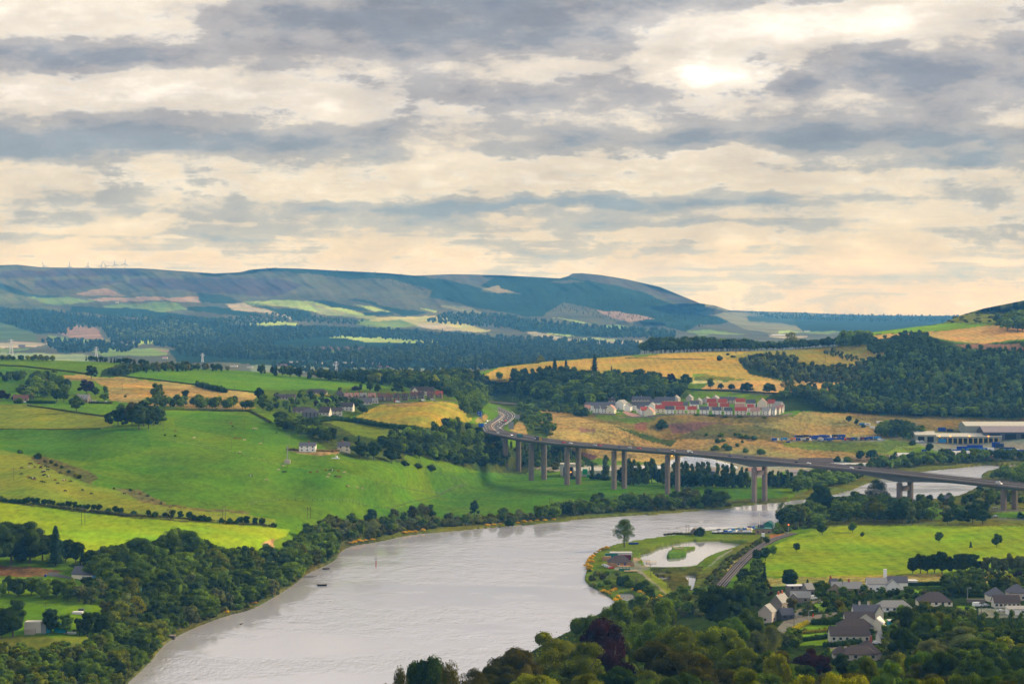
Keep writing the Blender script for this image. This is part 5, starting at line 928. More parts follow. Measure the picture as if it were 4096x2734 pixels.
wood([(3480,1885),(3560,1876),(3700,1864),(3840,1856),(3960,1846),(4110,1844),(4110,1824),(3900,1826),(3700,1838),(3560,1852),(3480,1862)],66,8.5,(8,13),[('round','green',3),('round','dark',2),('bush','willow',1)],("tree on the river bank behind the right half of the bridge","bush on the river bank behind the right half of the bridge"),("trees on the bank behind the bridge","bushes on the bank behind the bridge"),57)
wood([(3170,1975),(3250,1962),(3400,1932),(3480,1905),(3450,1890),(3300,1900),(3180,1930)],34,8.5,(9,14),[('round','dark',2),('broad','green',2),('tall','green',1)],"tree in the wood seen under the bridge","trees seen under the bridge",58)
wood([(3990,1895),(4110,1880),(4110,1938),(3960,1922)],26,8,(7,12),[('round','green',2),('bush','willow',1)],("tree on the wooded point beyond the bridge","bush on the wooded point beyond the bridge"),("trees on the wooded point","bushes on the wooded point"),59)
wood([(3600,2040),(3640,2006),(3850,1994),(3930,1960),(4110,1940),(4110,2016),(3960,2020),(3940,2060),(3850,2075),(3720,2060)],90,7,(5,10),[('round','green',1.5),('bush','willow',2),('bush','scrub',1.4),('round','dark',1)],("small tree on the near side of the right bridge legs","bush on the near side of the right bridge legs"),("small trees by the right bridge legs","bushes by the right bridge legs"),60)
wood([(3120,2108),(3260,2106),(3420,2092),(3560,2090),(3740,2092),(3700,2060),(3600,2040),(3420,2040),(3240,2050),(3130,2080)],52,9.5,(11,17),[('round','green',3),('broad','green',1.6),('round','dark',2.5),('tall','willow',.8)],"tree of the riverside wood above the striped field","trees of the wood above the striped field",61)
for px,row,h,k,c,l,w in ((3285,2060,142,'broad','dark',"biggest dark dome shaped tree of the riverside wood",.85),(3510,2040,125,'open','dark',"tall ragged tree below the bridge haunch",1.0),(3495,2090,118,'broad','olive',"bright green broad tree in the riverside wood",.8),(3610,2092,108,'broad','dark',"dark rounded tree right of the bright broad tree",.8),(3648,2096,82,'tall','willow',"pale slender tree in front of the dark rounded tree",.8),(3198,2098,84,'round','olive',"light green tree near the sailing club",.9),(3160,2096,52,'round','copper',"small purple tree beside the sailing club",1),(3130,2085,80,'open','willow',"thin pale tree overhanging the river at the sailing club",.8),(3420,2020,60,'round','green',"round green tree left of the ragged tree",1),
    (3745,2068,20,'round','copper',"small round purple tree on the lawn by the road",1.2),(3890,2092,82,'round','dark',"dark tree of the clump at the far edge of the striped field",1),(3840,2094,66,'broad','dark',"wide dark tree at the far edge of the striped field",1.1),(3930,2095,66,'broad','dark',"dark tree at the right end of the far field clump",1.1),(3790,2094,50,'round','dark',"lower dark tree at the left end of the far field clump",1.2),(4080,2070,28,'bush','hedge',"clipped dark bush at the right edge by the road",1)):
    T(px,row,h,k,c,l,None,w)
for px,row,h,k,c,l,w in ((3289,2137,48,'round','dark',"leftmost round tree on the far edge of the striped field",1.15),(3410,2129,45,'round','green',"pale green tree on the far edge of the striped field",1.05),(3449,2148,24,'round','dark',"smallest round tree in the striped field",1.1),(3186,2205,37,'round','dark',"lone round tree in the left part of the striped field",1),(3756,2170,48,'round','green',"lone tree on a thin trunk in the striped field",1),(3883,2189,28,'fir','fir',"small conifer in the striped field",1.5),(3987,2187,58,'round','dark',"tallest lone tree in the striped field",.95),
    (3030,2244,52,'round','dark',"dark tree of the clump at the railway curve, lowest",1.1),(3062,2240,56,'round','dark',"dark tree of the clump beside the tracks, middle",1),(3092,2222,44,'round','green',"greener tree of the railway clump, right",1),(3066,2176,34,'round','dark',"dark tree on top of the railway clump",1.1)):
    T(px,row,h,k,c,l,None,w)
wood([(3110,2135),(3180,2118),(3262,2112),(3262,2098),(3170,2106),(3090,2122)],20,6,(5,8),[('bush','scrub',1),('bush','green',1)],"bush between the railway and the riverside wood","bushes beside the railway",62)
for i,px in enumerate((3650,3682,3710,3738,3768,3800,3832,3862,3893,3945,3975,4010,4045,4075,4100)):
    T(px,2292,rnd.uniform(66,92),'round' if i<9 else 'tall','dark' if i<9 else 'willow',"dark tree of the row on the near edge of the striped field" if i<9 else "paler narrow tree at the right of the field edge row","trees of the near field edge row" if i<9 else "paler trees of the field edge row",.95)
wood([(3780,2345),(3850,2330),(3930,2340),(3930,2385),(3800,2385)],20,6,(7,11),[('round','dark',2),('round','willow',1),('round','green',1)],"tree between the field and the right hand houses","trees between the field and the houses",63)
wood([(3960,2340),(4110,2320),(4110,2350),(3970,2365)],12,7,(5,9),[('round','dark',2),('round','copper',.4),('round','olive',1)],"tree above the right hand houses","trees above the right hand houses",64)
wood([(3290,2440),(3330,2390),(3480,2370),(3600,2378),(3760,2375),(3900,2372),(3940,2392),(3780,2396),(3640,2402),(3500,2400),(3420,2430),(3340,2450)],40,6.5,(3.6,6.2),[('round','dark',3),('round','green',1),('bush','hedge',1),('round','brown',.5)],("dark tree in the belt above the bungalow gardens","dark bush in the belt above the bungalow gardens"),("trees of the belt above the gardens","bushes of the belt above the gardens"),65)
for px,row,h,k,c,l,w in ((3158,2352,82,'round','hedge',"big dark egg shaped tree left of the terrace houses",1.15),(3058,2330,68,'fir','fir',"spruce beside the striped field corner",1.2),(3068,2390,54,'round','copper',"round purple tree left of the terrace houses",1.2),(3286,2400,84,'round','green',"bright green tree in front of the stone terrace",1.0),(3230,2345,34,'fir','fir',"small dark conifer behind the terrace",1.6),(3215,2355,30,'bush','brown',"orange brown bush behind the terrace",1),(3166,2440,52,'round','brown',"brownish tree between the terrace roofs",1.1),(3233,2460,62,'round','willow',"grey green tree beside the village street",1),(3360,2345,34,'open','green',"thin sapling in the field edge above the stone terrace",1),
    (3430,2420,30,'fir','gold',"golden conifer left in the hedge belt",1.2),(3480,2425,24,'round','gold',"yellow shrub tree above the cream house",1),(3370,2455,36,'open','olive',"light green spreading tree above the long hedge",1.3),(3405,2455,34,'round','green',"green garden tree left of the cream house",1),(3612,2420,36,'round','willow',"pale narrow tree by the white bungalow",.9),(3155,2575,34,'fir','gold',"golden conifer left of the bungalow lawns",1.3),(3395,2590,24,'round','olive',"small round light green tree in front of the hedge",.9),(3475,2560,52,'round','dark',"dark pine in front of the long brown roof",1.3),(3350,2480,26,'bush','dark',"dark shrub beside the village street",1),(3165,2525,26,'bush','hedge',"dark shrub at the road corner",1.4),(3193,2527,18,'bush','hedge',"round clipped shrub on the lawn",.8),(3218,2524,18,'bush','willow',"round pale shrub on the lawn",.9),(3278,2520,12,'bush','hedge',"small clipped shrub in the flower bed",.8),(3298,2516,12,'bush','gold',"yellow shrub in the flower bed",1),(3322,2512,16,'bush','dark',"dark shrub right of the flower bed",.9),(3265,2545,14,'bush','brown',"brown shrub on the middle lawn",1),(3283,2547,12,'bush','hedge',"green shrub on the middle lawn",.8)):
    T(px,row,h,k,c,l,None,w)
wood([(3100,2560),(3190,2560),(3200,2600),(3110,2600)],12,6,(5,8),[('round','green',1),('round','willow',.6),('bush','dark',1)],("small tree left of the bungalow lawns","dark shrub left of the bungalow lawns"),("small trees left of the lawns","shrubs left of the lawns"),66)
wood([(2960,2350),(3030,2300),(3060,2380),(3040,2440),(2960,2430)],14,8,(9,13),[('round','green',1),('round','dark',1)],"tree beside the railway bend","trees beside the railway bend",67)
# spit, ponds and railway bank
wood([(3565,2490),(3700,2470),(3860,2490),(3890,2560),(4110,2600),(4110,2740),(3560,2740),(3545,2610)],60,9,(7,11),[('round','green',3),('round','dark',2),('tall','willow',1),('broad','olive',1)],"tree of the thicket right of the bungalows","trees of the thicket right of the bungalows",91)
wood([(3120,2420),(3290,2400),(3320,2440),(3380,2450),(3330,2480),(3200,2480)],12,6,(2.5,5),[('bush','hedge',2),('bush','green',1),('bush','willow',1)],"garden shrub near the village street","garden shrubs near the village street",92)
wood([(3640,2445),(3860,2435),(3960,2470),(3900,2500),(3700,2475)],26,6,(3,6),[('bush','hedge',2),('round','green',1),('bush','olive',1)],"garden bush below the hipped bungalow","garden bushes below the hipped bungalow",93)
wood([(3290,2600),(3560,2560),(3580,2650),(3300,2665)],22,6,(2.5,4.5),[('bush','hedge',2),('bush','green',2),('bush','olive',1)],"shrub around the lowest bungalow","shrubs around the lowest bungalow",94)
for px,row,h,c in ((2365,2320,26,'scrub'),(2385,2300,28,'willow'),(2410,2315,30,'scrub'),(2372,2345,22,'willow'),(2430,2335,28,'green'),(2455,2352,22,'scrub'),(2400,2345,24,'green'),(2470,2300,20,'willow'),(2500,2340,52,'dark'),(2530,2348,44,'green'),(2565,2362,44,'dark'),(2602,2390,30,'dark'),(2540,2335,30,'willow'),(2360,2285,14,'scrub'),(2425,2300,24,'green'),(2480,2325,30,'dark'),(2580,2340,30,'green')):
    T(px,row,h,'bush',c,"bush of the thicket below the cafe car park" if h<40 else "large dark bush of the thicket below the cafe car park","bushes of the thicket below the car park" if h<40 else "large bushes of the thicket",1.0)
for px,row in ((2348,2262),(2352,2275),(2358,2268),(2350,2250),(2356,2240),(2362,2232),(2372,2224),(2368,2248),(2362,2280),(2380,2214),(2395,2205),(2410,2198),(2425,2192),(2412,2365),(2430,2368),(2450,2362),(2462,2358),(2440,2375),(2470,2385),(2480,2395),(2535,2360),(2560,2368),(2580,2375),(2610,2395),(2625,2400),(2650,2392),(2640,2385),(2700,2385),(2730,2380),(2755,2378),(2460,2400)):
    T(px,row,rnd.uniform(9,15),'bush','yellow',"yellow flowering bush on the shore around the cafe","yellow flowering bushes around the cafe shore",1.5)
wood([(2700,2395),(2860,2370),(2900,2420),(2800,2470),(2620,2470),(2500,2430),(2560,2400)],34,7,(6,11),[('round','green',2),('bush','willow',2),('bush','scrub',2),('round','olive',1)],("tree between the marsh pools and the near wood","bush between the marsh pools and the near wood"),("trees behind the near wood","bushes behind the near wood"),68)
wood([(2800,2350),(2840,2300),(2900,2240),(2990,2190),(3050,2150),(3060,2160),(2990,2205),(2920,2260),(2870,2330),(2840,2355)],56,4.5,(2.6,5.5),[('bush','scrub',3),('bush','green',2),('bush','willow',1),('bush','brown',1)],"scrub bush on the bank left of the railway","scrub bushes on the railway bank",69)
T(2497,2188,113,'open','green',"lone tree on the grassy spit beside the river",None,.92,lod=0)
T(2803,2142,44,'bush','dark',"ivy covered tree mound behind the ruined bothy",None,.9)
hedge([(2660,2140),(2700,2136),(2760,2138)],1.6,3,'brown',"rough brown hedge at the end of the grassy spit",boxy=False)
hedge([(2852,2133),(2930,2134),(3020,2134),(3070,2132)],.9,1.6,'scrub',"low hedge in front of the dinghy park",boxy=False)
# hedges
hedge([(1230,1692),(1290,1686),(1340,1680),(1420,1688),(1480,1700),(1560,1712),(1640,1722),(1680,1728)],5,5,'hedge',"dark field hedge below the village",boxy=False)
hedge([(3368,2496),(3310,2498),(3252,2497)],3.2,2.2,'hedge',"tall dark green clipped hedge in front of the cream house")
hedge([(3160,2530),(3195,2512),(3228,2497)],2.4,2.0,'hedgeg',"golden clipped hedge along the village street")
hedge([(3140,2540),(3200,2536),(3260,2530),(3318,2524)],1.7,1.6,'hedgeg',"long low golden hedge between the lawns")
hedge([(3160,2565),(3220,2564),(3308,2552)],2.2,2.2,'hedge',"clipped green hedge between the two lower lawns")
hedge([(3300,2588),(3340,2586),(3400,2578),(3440,2574)],2.6,2.4,'hedge',"long dark clipped hedge in front of the long brown roofed bungalow")
hedge([(3558,2462),(3600,2460),(3640,2458),(3720,2450)],2.6,2,'hedge',"dark clipped hedge in front of the white bungalow")
hedge([(3600,2345),(3680,2342),(3760,2340)],2.6,2.2,'hedge',"dark hedge right of the white roofed garage")
hedge([(3790,2445),(3820,2440)],2.4,2,'hedge',"short hedge left of the parked cars")
hedge([(1248,1585),(1290,1583),(1340,1592)],2.4,3.2,'hedgeg',"light green curved hedge in the hillside gardens")
hedge([(1340,1592),(1380,1596)],2.6,3,'hedge',"dark hedge at the right of the hillside gardens")
hedge([(110,1612),(160,1613),(218,1613)],3,2.6,'hedge',"straight garden hedge left of the stone house")
hedge([(360,1612),(400,1613),(444,1614)],2.4,3,'scrub',"rough hedge right of the stone house",boxy=False)
hedge([(0,1462),(100,1467),(200,1478),(300,1490),(345,1497)],1.8,1.6,'scrub',"thin hedge between the two uppermost fields",boxy=False)
hedge([(470,1500),(515,1508),(640,1522),(772,1538),(880,1556),(1053,1572)],1.5,1.8,'scrub',"thin hedge between the ridge field and the gold rough",boxy=False)
hedge([(110,1622),(240,1640),(340,1655),(440,1668)],1.3,1.4,'scrub',"thin hedge running down towards the hilltop clump",boxy=False)
hedge([(790,1545),(850,1560),(900,1570)],6,7,'dark',"dark gorse belt at the top of the gold rough",boxy=False)
hedge([(2500,1432),(2700,1436),(2820,1438)],1.2,1.2,'scrub',"thin hedge line across the golden hill",boxy=False)
hedge([(2640,1552),(2800,1560),(2950,1566),(3100,1574),(3210,1576)],1.8,2,'dark',"dark hedge under the row of trees by the orange field",boxy=False)
for i,(a,c_) in enumerate((((600,1640),(1000,1645)),((1000,1645),(1080,1690)))):hedge([a,c_],2.0,3.0,'scrub',"rough hedge below the tree belt" if i==0 else "rough hedge dropping towards the village trees",boxy=False)
hedge([(0,1716),(200,1718),(400,1714)],.9,1.0,'scrub',"thin grass line across the hill left of the clump",boxy=False,dens=.8)
hedge([(0,2004),(500,2062),(1100,2108)],2.2,2.6,'scrub',"low hedge bottom under the row of thorns",boxy=False,dens=.9)
hedge([(340,1802),(420,1806),(500,1805),(590,1806)][:0]+[(1152,1798),(1200,1802),(1260,1803),(1330,1806),(1365,1800)],1.8,4,'reed',"straw coloured rough hedge in front of the white houses",boxy=False)
# far country: woods as masses
def fpt(poly,n,mind,seed):return scatter(poly,n,mind,random.Random(seed),at_=atf)
FB=bpy.data.materials.get("leaf_hill_green")
stuff_wood("far_woodland","conifer forest on the low ridge in the left distance",fpt([(0,1245),(200,1248),(400,1270),(600,1284),(680,1272),(780,1288),(1000,1310),(1100,1320),(1100,1380),(1040,1440),(720,1425),(700,1395),(560,1375),(450,1365),(400,1320),(300,1310),(270,1340),(130,1330),(0,1290)] ,1500,22,71),(17,27),FB,71,22,kinds=('cone','cone','blob'),size=.16)
stuff_wood("far_woodland","broadleaf wood across the middle distance",fpt([(1000,1312),(1250,1312),(1500,1322),(1750,1335),(2000,1352),(2200,1362),(2560,1378),(2560,1450),(1800,1478),(1500,1460),(1200,1440),(1000,1440),(1000,1400),(1230,1398),(1500,1405),(1750,1372),(1500,1355),(1300,1350),(1000,1380)],1700,22,72),(14,24),LM['blue'],72,22,kinds=('blob','blob','cone'),size=.16)
stuff_wood("far_woodland","sunlit broadleaf trees at the foot of the conifer ridge",fpt([(430,1320),(560,1335),(680,1285),(790,1310),(880,1350),(700,1360),(470,1362)],240,22,70),(16,24),LM['willow'],70,40,size=.14)  # paler leaf colour stands in for sunlight on these trees
stuff_wood("far_woodland","scattered far trees and hedges of the left valley",fpt([(150,1362),(500,1370),(560,1385),(560,1400),(420,1415),(250,1410),(200,1390)],150,24,73),(12,20),LM['blue'],73,26,size=.16)
stuff_wood("far_woodland","broken woods at the foot of the long hill",fpt([(2000,1262),(2130,1282),(2380,1310),(2700,1330),(2700,1356),(2400,1348),(2200,1325),(2000,1312),(1700,1290),(1800,1255)],520,32,74),(14,24),LM['blue'],74,14,size=.17)
stuff_wood("far_woodland","trees among the roofs of the far town",fpt([(1090,1476),(1620,1476),(1620,1458),(1090,1456)],120,14,80),(8,14),LM['blue'],80,26,size=.15)
stuff_wood("far_woodland","tree lines between the pale far fields",fpt([(500,1262),(760,1282),(1000,1270),(1180,1250),(1240,1268),(1450,1290),(1430,1300),(1200,1288),(1000,1300),(760,1290),(560,1274)],420,30,75),(12,20),LM['blue'],75,14,size=.17)
stuff_wood("far_woodland","wood behind the golden hill crest in the middle distance",fpt([(1150,1478),(1500,1488),(1900,1470),(2100,1448),(2500,1420),(2560,1400),(2560,1440),(2100,1462),(1800,1492),(1500,1500),(1150,1490)],260,20,76),(9,15),LM['blue'],76,26,size=.15)
stuff_wood("far_woodland","conifer forest on the shoulder of the long hill",fpt([(2000,1200),(2100,1230),(2350,1262),(2500,1300),(2740,1320),(2900,1285),(2700,1225),(2450,1170),(2250,1120),(2000,1105)],1700,44,77),(9,14),FB,77,8,kinds=('cone',),size=.2)
stuff_wood("far_woodland","conifer forest along the far skyline",fpt([(1000,1082),(1080,1072),(1340,1084),(1560,1094),(1680,1106),(1900,1150),(1990,1180),(1960,1195),(1700,1180),(1600,1150),(1480,1112),(1300,1100),(1150,1086)],1100,40,78),(8,12),FB,78,8,kinds=('cone',),size=.2)
stuff_wood("far_woodland","tree line on the far right horizon",fpt([(3000,1252),(3400,1262),(3840,1268),(3840,1290),(3400,1285),(3100,1275)],420,60,79),(12,22),LM['blue'],79,10,size=.2)
# ------------------------------------------------------------------ materials of built things
M=dict(conc=mat("concrete_weathered",(0.26,0.235,0.215),0.85,.2,.12),pier=mat("concrete_pier",(0.205,0.165,0.145),0.9,.3,.16),girder=mat("grey_painted_steel",(0.125,0.135,0.145),0.6,.1,.08),para=mat("parapet_concrete",(0.19,0.155,0.14),.85,.2,.3),rail=mat("galvanised_rail",(0.20,0.165,0.15),.6,.1),
         tar=mat("asphalt",(0.105,0.10,0.102),1.0,.12,.05,spec=0.02),line=mat("road_paint",(0.75,0.75,0.70),.7,.1),verge=mat("brown_verge",(0.20,0.13,0.08),.95,.2,.3),white=mat("white_render",(0.80,0.79,0.76),.85,.06,.4),cream=mat("cream_render",(0.74,0.67,0.52),.85,.08,.4),offw=mat("pale_harling",(0.60,0.56,0.48),.9,.08,.4),beige=mat("beige_harling",(0.46,0.40,0.34),.9,.1,.4),stone=mat("grey_stone",(0.22,0.19,0.16),.9,.25,.8),bstone=mat("brown_stone",(0.28,0.21,0.15),.9,.25,.8),dstone=mat("dark_whinstone",(0.09,0.08,0.08),1.0,.3,.8,spec=0.0),
         slate=mat("slate_roof",(0.105,0.105,0.125),.7,.2,.6),grey=mat("pale_grey_roof",(0.30,0.29,0.27),.8,.12,.6),red=mat("red_pantile_roof",(0.38,0.075,0.05),.8,.16,.6),pink=mat("faded_red_roof",(0.42,0.23,0.18),.8,.15,.6),brown=mat("brown_tile_roof",(0.085,0.068,0.064),.85,.2,.6),dred=mat("dull_red_roof",(0.165,0.08,0.065),.85,.2,.6),
         glass=mat("window_glass",(0.03,0.035,0.045),.12,.05,spec=.8),frame=mat("white_frame",(0.78,0.78,0.76),.6,.03),door=mat("dark_door",(0.10,0.06,0.04),.6,.1),brick=mat("red_brick",(0.36,0.095,0.055),.9,.2,1.),wood=mat("tan_log_wall",(0.42,0.24,0.11),.8,.2,.8),fence=mat("grey_timber",(0.26,0.21,0.17),.9,.15,.6),post=mat("pole_wood",(0.11,0.085,0.06),.9,.15),steel=mat("grey_steel",(0.30,0.31,0.31),.5,.1),
         blue=mat("blue_paint",(0.012,0.05,0.32),.5,.12),lblue=mat("light_blue_paint",(0.04,0.22,0.50),.5,.12),teal=mat("teal_paint",(0.01,0.26,0.36),.5,.1),sign=mat("motorway_sign_blue",(0.01,0.10,0.55),.5,.04),signb=mat("sign_back_grey",(0.25,0.27,0.28),.6,.08),wh=mat("white_paint",(0.80,0.80,0.80),.35,.04),silver=mat("silver_paint",(0.50,0.51,0.53),.3,.05,metal=.3),black=mat("black_paint",(0.02,0.02,0.025),.3,.05),redp=mat("red_paint",(0.55,0.02,0.015),.35,.05),dblue=mat("dark_blue_paint",(0.02,0.03,0.09),.3,.05),tgreen=mat("teal_green_paint",(0.03,0.17,0.14),.4,.08),yellow=mat("yellow_paint",(0.50,0.34,0.03),.4,.06),rubber=mat("tyre_rubber",(0.02,0.02,0.02),.9,.05),
         creamroof=mat("cream_sheet_roof",(0.50,0.47,0.38),.6,.06,.1),greenwall=mat("sage_sheet_wall",(0.27,0.285,0.23),.7,.08,.1),darkwall=mat("dark_sheet_wall",(0.07,0.075,0.10),.6,.1,.1),lroof=mat("white_sheet_roof",(0.60,0.58,0.56),.6,.06,.1),mauve=mat("weathered_mauve_roof",(0.27,0.23,0.24),.7,.12,.1),orange=mat("orange_panel",(0.62,0.24,0.08),.6,.1),bale=mat("white_bales",(0.74,0.74,0.76),.6,.25,.25),gflat=mat("dark_void",(0.015,0.015,0.02),.9,.1),tent=mat("boat_cover_blue",(0.05,0.12,0.36),.7,.1),rust=mat("red_oxide_pile",(0.38,0.055,0.03),.7,.2,1.),green=mat("green_paint",(0.02,0.30,0.12),.5,.1),ballast=mat("rail_ballast",(0.055,0.042,0.038),1.0,.3,1.0,spec=0.0),railtop=mat("polished_rail",(0.24,0.20,0.18),.6,.05),burg=mat("burgundy_paint",(0.14,0.02,0.03),.5,.1),canopy=mat("green_canopy_frame",(0.03,0.16,0.13),.6,.1),reedm=mat("straw_wood",(0.60,0.42,0.22),.8,.15))
lamp_o=mat("sodium_lamp_glow",(1.0,.5,.1),.5,0,emit=((1.0,.34,.04),4.0));lamp_w=mat("headlamp_glow",(1,1,1),.5,0,emit=((1.0,.95,.85),9.0));lamp_r=mat("signal_lamp_red",(1,.1,.02),.5,0,emit=((1.0,.12,.02),12.0))
# ------------------------------------------------------------------ viaduct
PIERS=[(2022,2262,1868),(2125,2190,1924),(2268,2132,1944),(2456,2082,1965),(2670,2033,1978),(3017,1955,2000),(3598,1830,2040),(4015,1745,2024),(4520,1655,2060)]
SP=[(1925,2345)]+[(a,d) for a,d,_ in PIERS]+[(5100,1560)]
_cx=np.array([(a-PX0)/FPX*d for a,d in SP]);_cy=np.array([float(d) for _,d in SP]);_s=np.concatenate([[0],np.cumsum(np.hypot(np.diff(_cx),np.diff(_cy)))])
def hspline(S,V,s):
    m_=np.gradient(V,S);i=int(np.clip(np.searchsorted(S,s)-1,0,len(S)-2));h=S[i+1]-S[i];t=(s-S[i])/h
    return (2*t**3-3*t**2+1)*V[i]+(t**3-2*t**2+t)*h*m_[i]+(-2*t**3+3*t**2)*V[i+1]+(t**3-t**2)*h*m_[i+1]
ZT=[42.0,42.4,42.4,42.4,42.3,42.0,40.8,37.6,35.4,32.4,29.0]
def dk(s,off=0.0,dz=0.0):
    p0=Vector((hspline(_s,_cx,s),hspline(_s,_cy,s),hspline(_s,np.array(ZT),s)));p1=Vector((hspline(_s,_cx,s+.5),hspline(_s,_cy,s+.5),0));t=(p1-p0);t.z=0;t.normalize()
    n=Vector((-t.y,t.x,0))          # towards the far side
    return p0+n*off+Vector((0,0,dz)),t,n
def s_of(px):
    ss=np.linspace(_s[0],_s[-1],1500);xs=[]
    for s in ss:
        p_=dk(s)[0];xs.append(p_.x/p_.y*FPX+PX0)
    return lambda q_:float(np.interp(q_,xs,ss))
SOF=s_of(0)
DEP=[2.6]+[2.8]*4+[3.3,7.6,7.2,4.0,3.2,3.0]
def depth(s):
    d=float(np.interp(s,_s,[3.0]*len(_s)))
    for k,hd,L in ((6,4.6,62),(7,4.4,66)):
        u=abs(s-_s[k])/L
        if u<1:d+=hd*(1-u)**1.6
    return d
BR=empty("road_bridge",(_cx[4],_cy[4],0));tag(BR,"long curving concrete motorway viaduct on tall paired legs crossing the river","bridge");BL_=Vector((_cx[4],_cy[4],0))
def loft(prof,s0,s1,n,name,m_,off):
    b_=MB();vs=[];k=None
    for i in range(n+1):
        s=s0+(s1-s0)*i/n;p_,t,nn=dk(s,off);pr=prof(s);k=len(pr)
        vs+=[p_+nn*a+Vector((0,0,c_))-BL_ for a,c_ in pr]
    fs=[(i*k+j,i*k+(j+1) % k,(i+1)*k+(j+1) % k,(i+1)*k+j) for i in range(n) for j in range(k)]
    fs+=[tuple(range(k)),tuple(range(n*k+k-1,n*k-1,-1))]
    b_.add(vs,fs);return b_.build(name,m_,BR)
OFF2=14.6
for off in (0.0,OFF2):
    loft(lambda s:[(-6.6,0),(6.6,0),(6.6,-.55),(3.4,-1.15),(-3.4,-1.15),(-6.6,-.55)],_s[0],_s[-1],120,"deck",M['tar'],off)
    loft(lambda s:[(-3.6,-1.16),(3.6,-1.16),(2.9,-depth(s)),(-2.9,-depth(s))],_s[0],_s[-1],160,"girder",M['girder'],off)
    for e in (-6.62,6.42):
        loft(lambda s:[(e,.35),(e+.2,.35),(e+.2,-.75),(e,-.75)],_s[0],_s[-1],120,"edge_beam",M['para'],off)
        b_=MB();n=330
        for i in range(n):
            s=_s[0]+(_s[-1]-_s[0])*i/n;p_,t,nn=dk(s,off+e+.1);a=math.atan2(t.y,t.x);b_.box(p_-BL_+Vector((0,0,.85)),(.16,.14,1.0),a)
            if i % 2==0:
                q_=dk(s+(_s[-1]-_s[0])*2/n,off+e+.1)[0]
                for zz in (.62,.95,1.28):b_.tube(p_-BL_+Vector((0,0,zz)),q_-BL_+Vector((0,0,zz)),.07,n=4,cap=False)
        b_.build("parapet",M['rail'],BR)
    loft(lambda s:[(-.08,.016),(.08,.016),(.08,.004),(-.08,.004)],_s[0],_s[-1],160,"lane_line",M['line'],off)
for k,(px,D,row) in enumerate(PIERS):
    ps=[]
    for off in (0.0,OFF2):
        s=_s[k+1];p_,t,nn=dk(s,off);a=math.atan2(t.y,t.x);top=p_.z-depth(s)-(.9 if k not in (5,6) else .7)
        bot=min(1.0,1.0) if px>2100 else 5.0
        if px>3900:bot=6.0
        b_=MB();hx,hy=2.25,2.6;oc=[(-hx,-hy*.5),(-hx*.5,-hy),(hx*.5,-hy),(hx,-hy*.5),(hx,hy*.5),(hx*.5,hy),(-hx*.5,hy),(-hx,hy*.5)]
        ca,sa=math.cos(a),math.sin(a);base=p_-BL_
        b_.prism([(base.x+x*ca-y*sa,base.y+x*sa+y*ca) for x,y in oc],bot-5,top)
        pr=b_.build("pier",M['pier'],BR);c_=MB()
        for e in (-1.1,1.1):c_=MB();c_.box(Vector((base.x-sa*e,base.y+ca*e,top+.35)),(.9,.9,p_.z-depth(s)-top+.06),a);c_.build("bearing",M['conc'],pr)
        ps.append((base,top,a))
    if k in (5,6):
        mid=(ps[0][0]+ps[1][0])/2;L=(ps[1][0]-ps[0][0]).length;b_=MB();b_.box((mid.x,mid.y,ps[0][1]-5.0),(3.4,L-5.3,4.2),ps[0][2]);b_.build("cross_beam",M['pier'],BR)
b_=MB();p_,t,nn=dk(_s[0]+14,7.3);b_.box(p_-BL_+Vector((0,0,-6.2)),(4,27,10),math.atan2(t.y,t.x));b_.build("abutment",M['conc'],BR)
pl_=dk(_s[5],3.5)[0];o=MB().box(dk(_s[5]+4,2)[0]-BL_+Vector((0,0,-4.2)),(.9,.9,.9)).build("inspection_lamp",lamp_o,BR)
# ------------------------------------------------------------------ motorway in the cutting
ZR=41.9
def strip(name,pts,z,m_,label=None,kind='structure',parent=None):
    b_=MB();L=[atz(px,row,z) for px,row in pts[0]];Rr=[atz(px,row,z) for px,row in pts[1]];n=len(L)
    b_.add(L+Rr,[(i,i+1,n+i+1,n+i) for i in range(n-1)]);o_=b_.build(name,m_,parent)
    if label:tag(o_,label,None,None,kind)
    return o_
def smooth_line(P_,n=8):
    P_=[np.array(p_,float) for p_ in P_];out=[]
    for i in range(len(P_)-1):
        a,b2,c_,d=P_[max(i-1,0)],P_[i],P_[i+1],P_[min(i+2,len(P_)-1)]
        for j in range(n):
            t=j/n;out.append(tuple(.5*((2*b2)+(-a+c_)*t+(2*a-5*b2+4*c_-d)*t*t+(-a+3*b2-3*c_+d)*t**3)))
    out.append(tuple(P_[-1]));return out
LE=smooth_line([(1930,1618),(1944,1632),(1944,1649),(1956,1668),(1948,1686),(1930,1703),(1932,1716),(1946,1727)])
ML=smooth_line([(1946,1625),(1975,1643),(1998,1653),(2008,1664),(1992,1679),(1966,1694),(1956,1706),(1966,1719),(1985,1731)])
MR=smooth_line([(1950,1623),(1980,1641),(2003,1649),(2019,1660),(2008,1674),(1984,1690),(1973,1703),(1979,1716),(2000,1731)])
RE=smooth_line([(1960,1612),(2020,1636),(2052,1651),(2060,1664),(2046,1682),(2020,1700),(2012,1710),(2024,1722),(2048,1734)])
def resamp(L,n=40):
    L=np.array(L);s=np.concatenate([[0],np.cumsum(np.hypot(*np.diff(L,axis=0).T))]);q_=np.linspace(0,s[-1],n);return list(zip(np.interp(q_,s,L[:,0]),np.interp(q_,s,L[:,1])))
LE,ML,MR,RE=[resamp(v_) for v_ in (LE,ML,MR,RE)]
strip("motorway",(LE,ML),ZR,M['tar'],"motorway carriageway curving into the cutting");strip("motorway",(MR,RE),ZR,M['tar'],"motorway carriageway climbing out of the cutting");strip("central_reserve",(ML,MR),ZR+.05,M['verge'],"brown strip between the carriageways")
def lerpl(A,B_,t):return [(a[0]+(b[0]-a[0])*t,a[1]+(b[1]-a[1])*t) for a,b in zip(A,B_)]
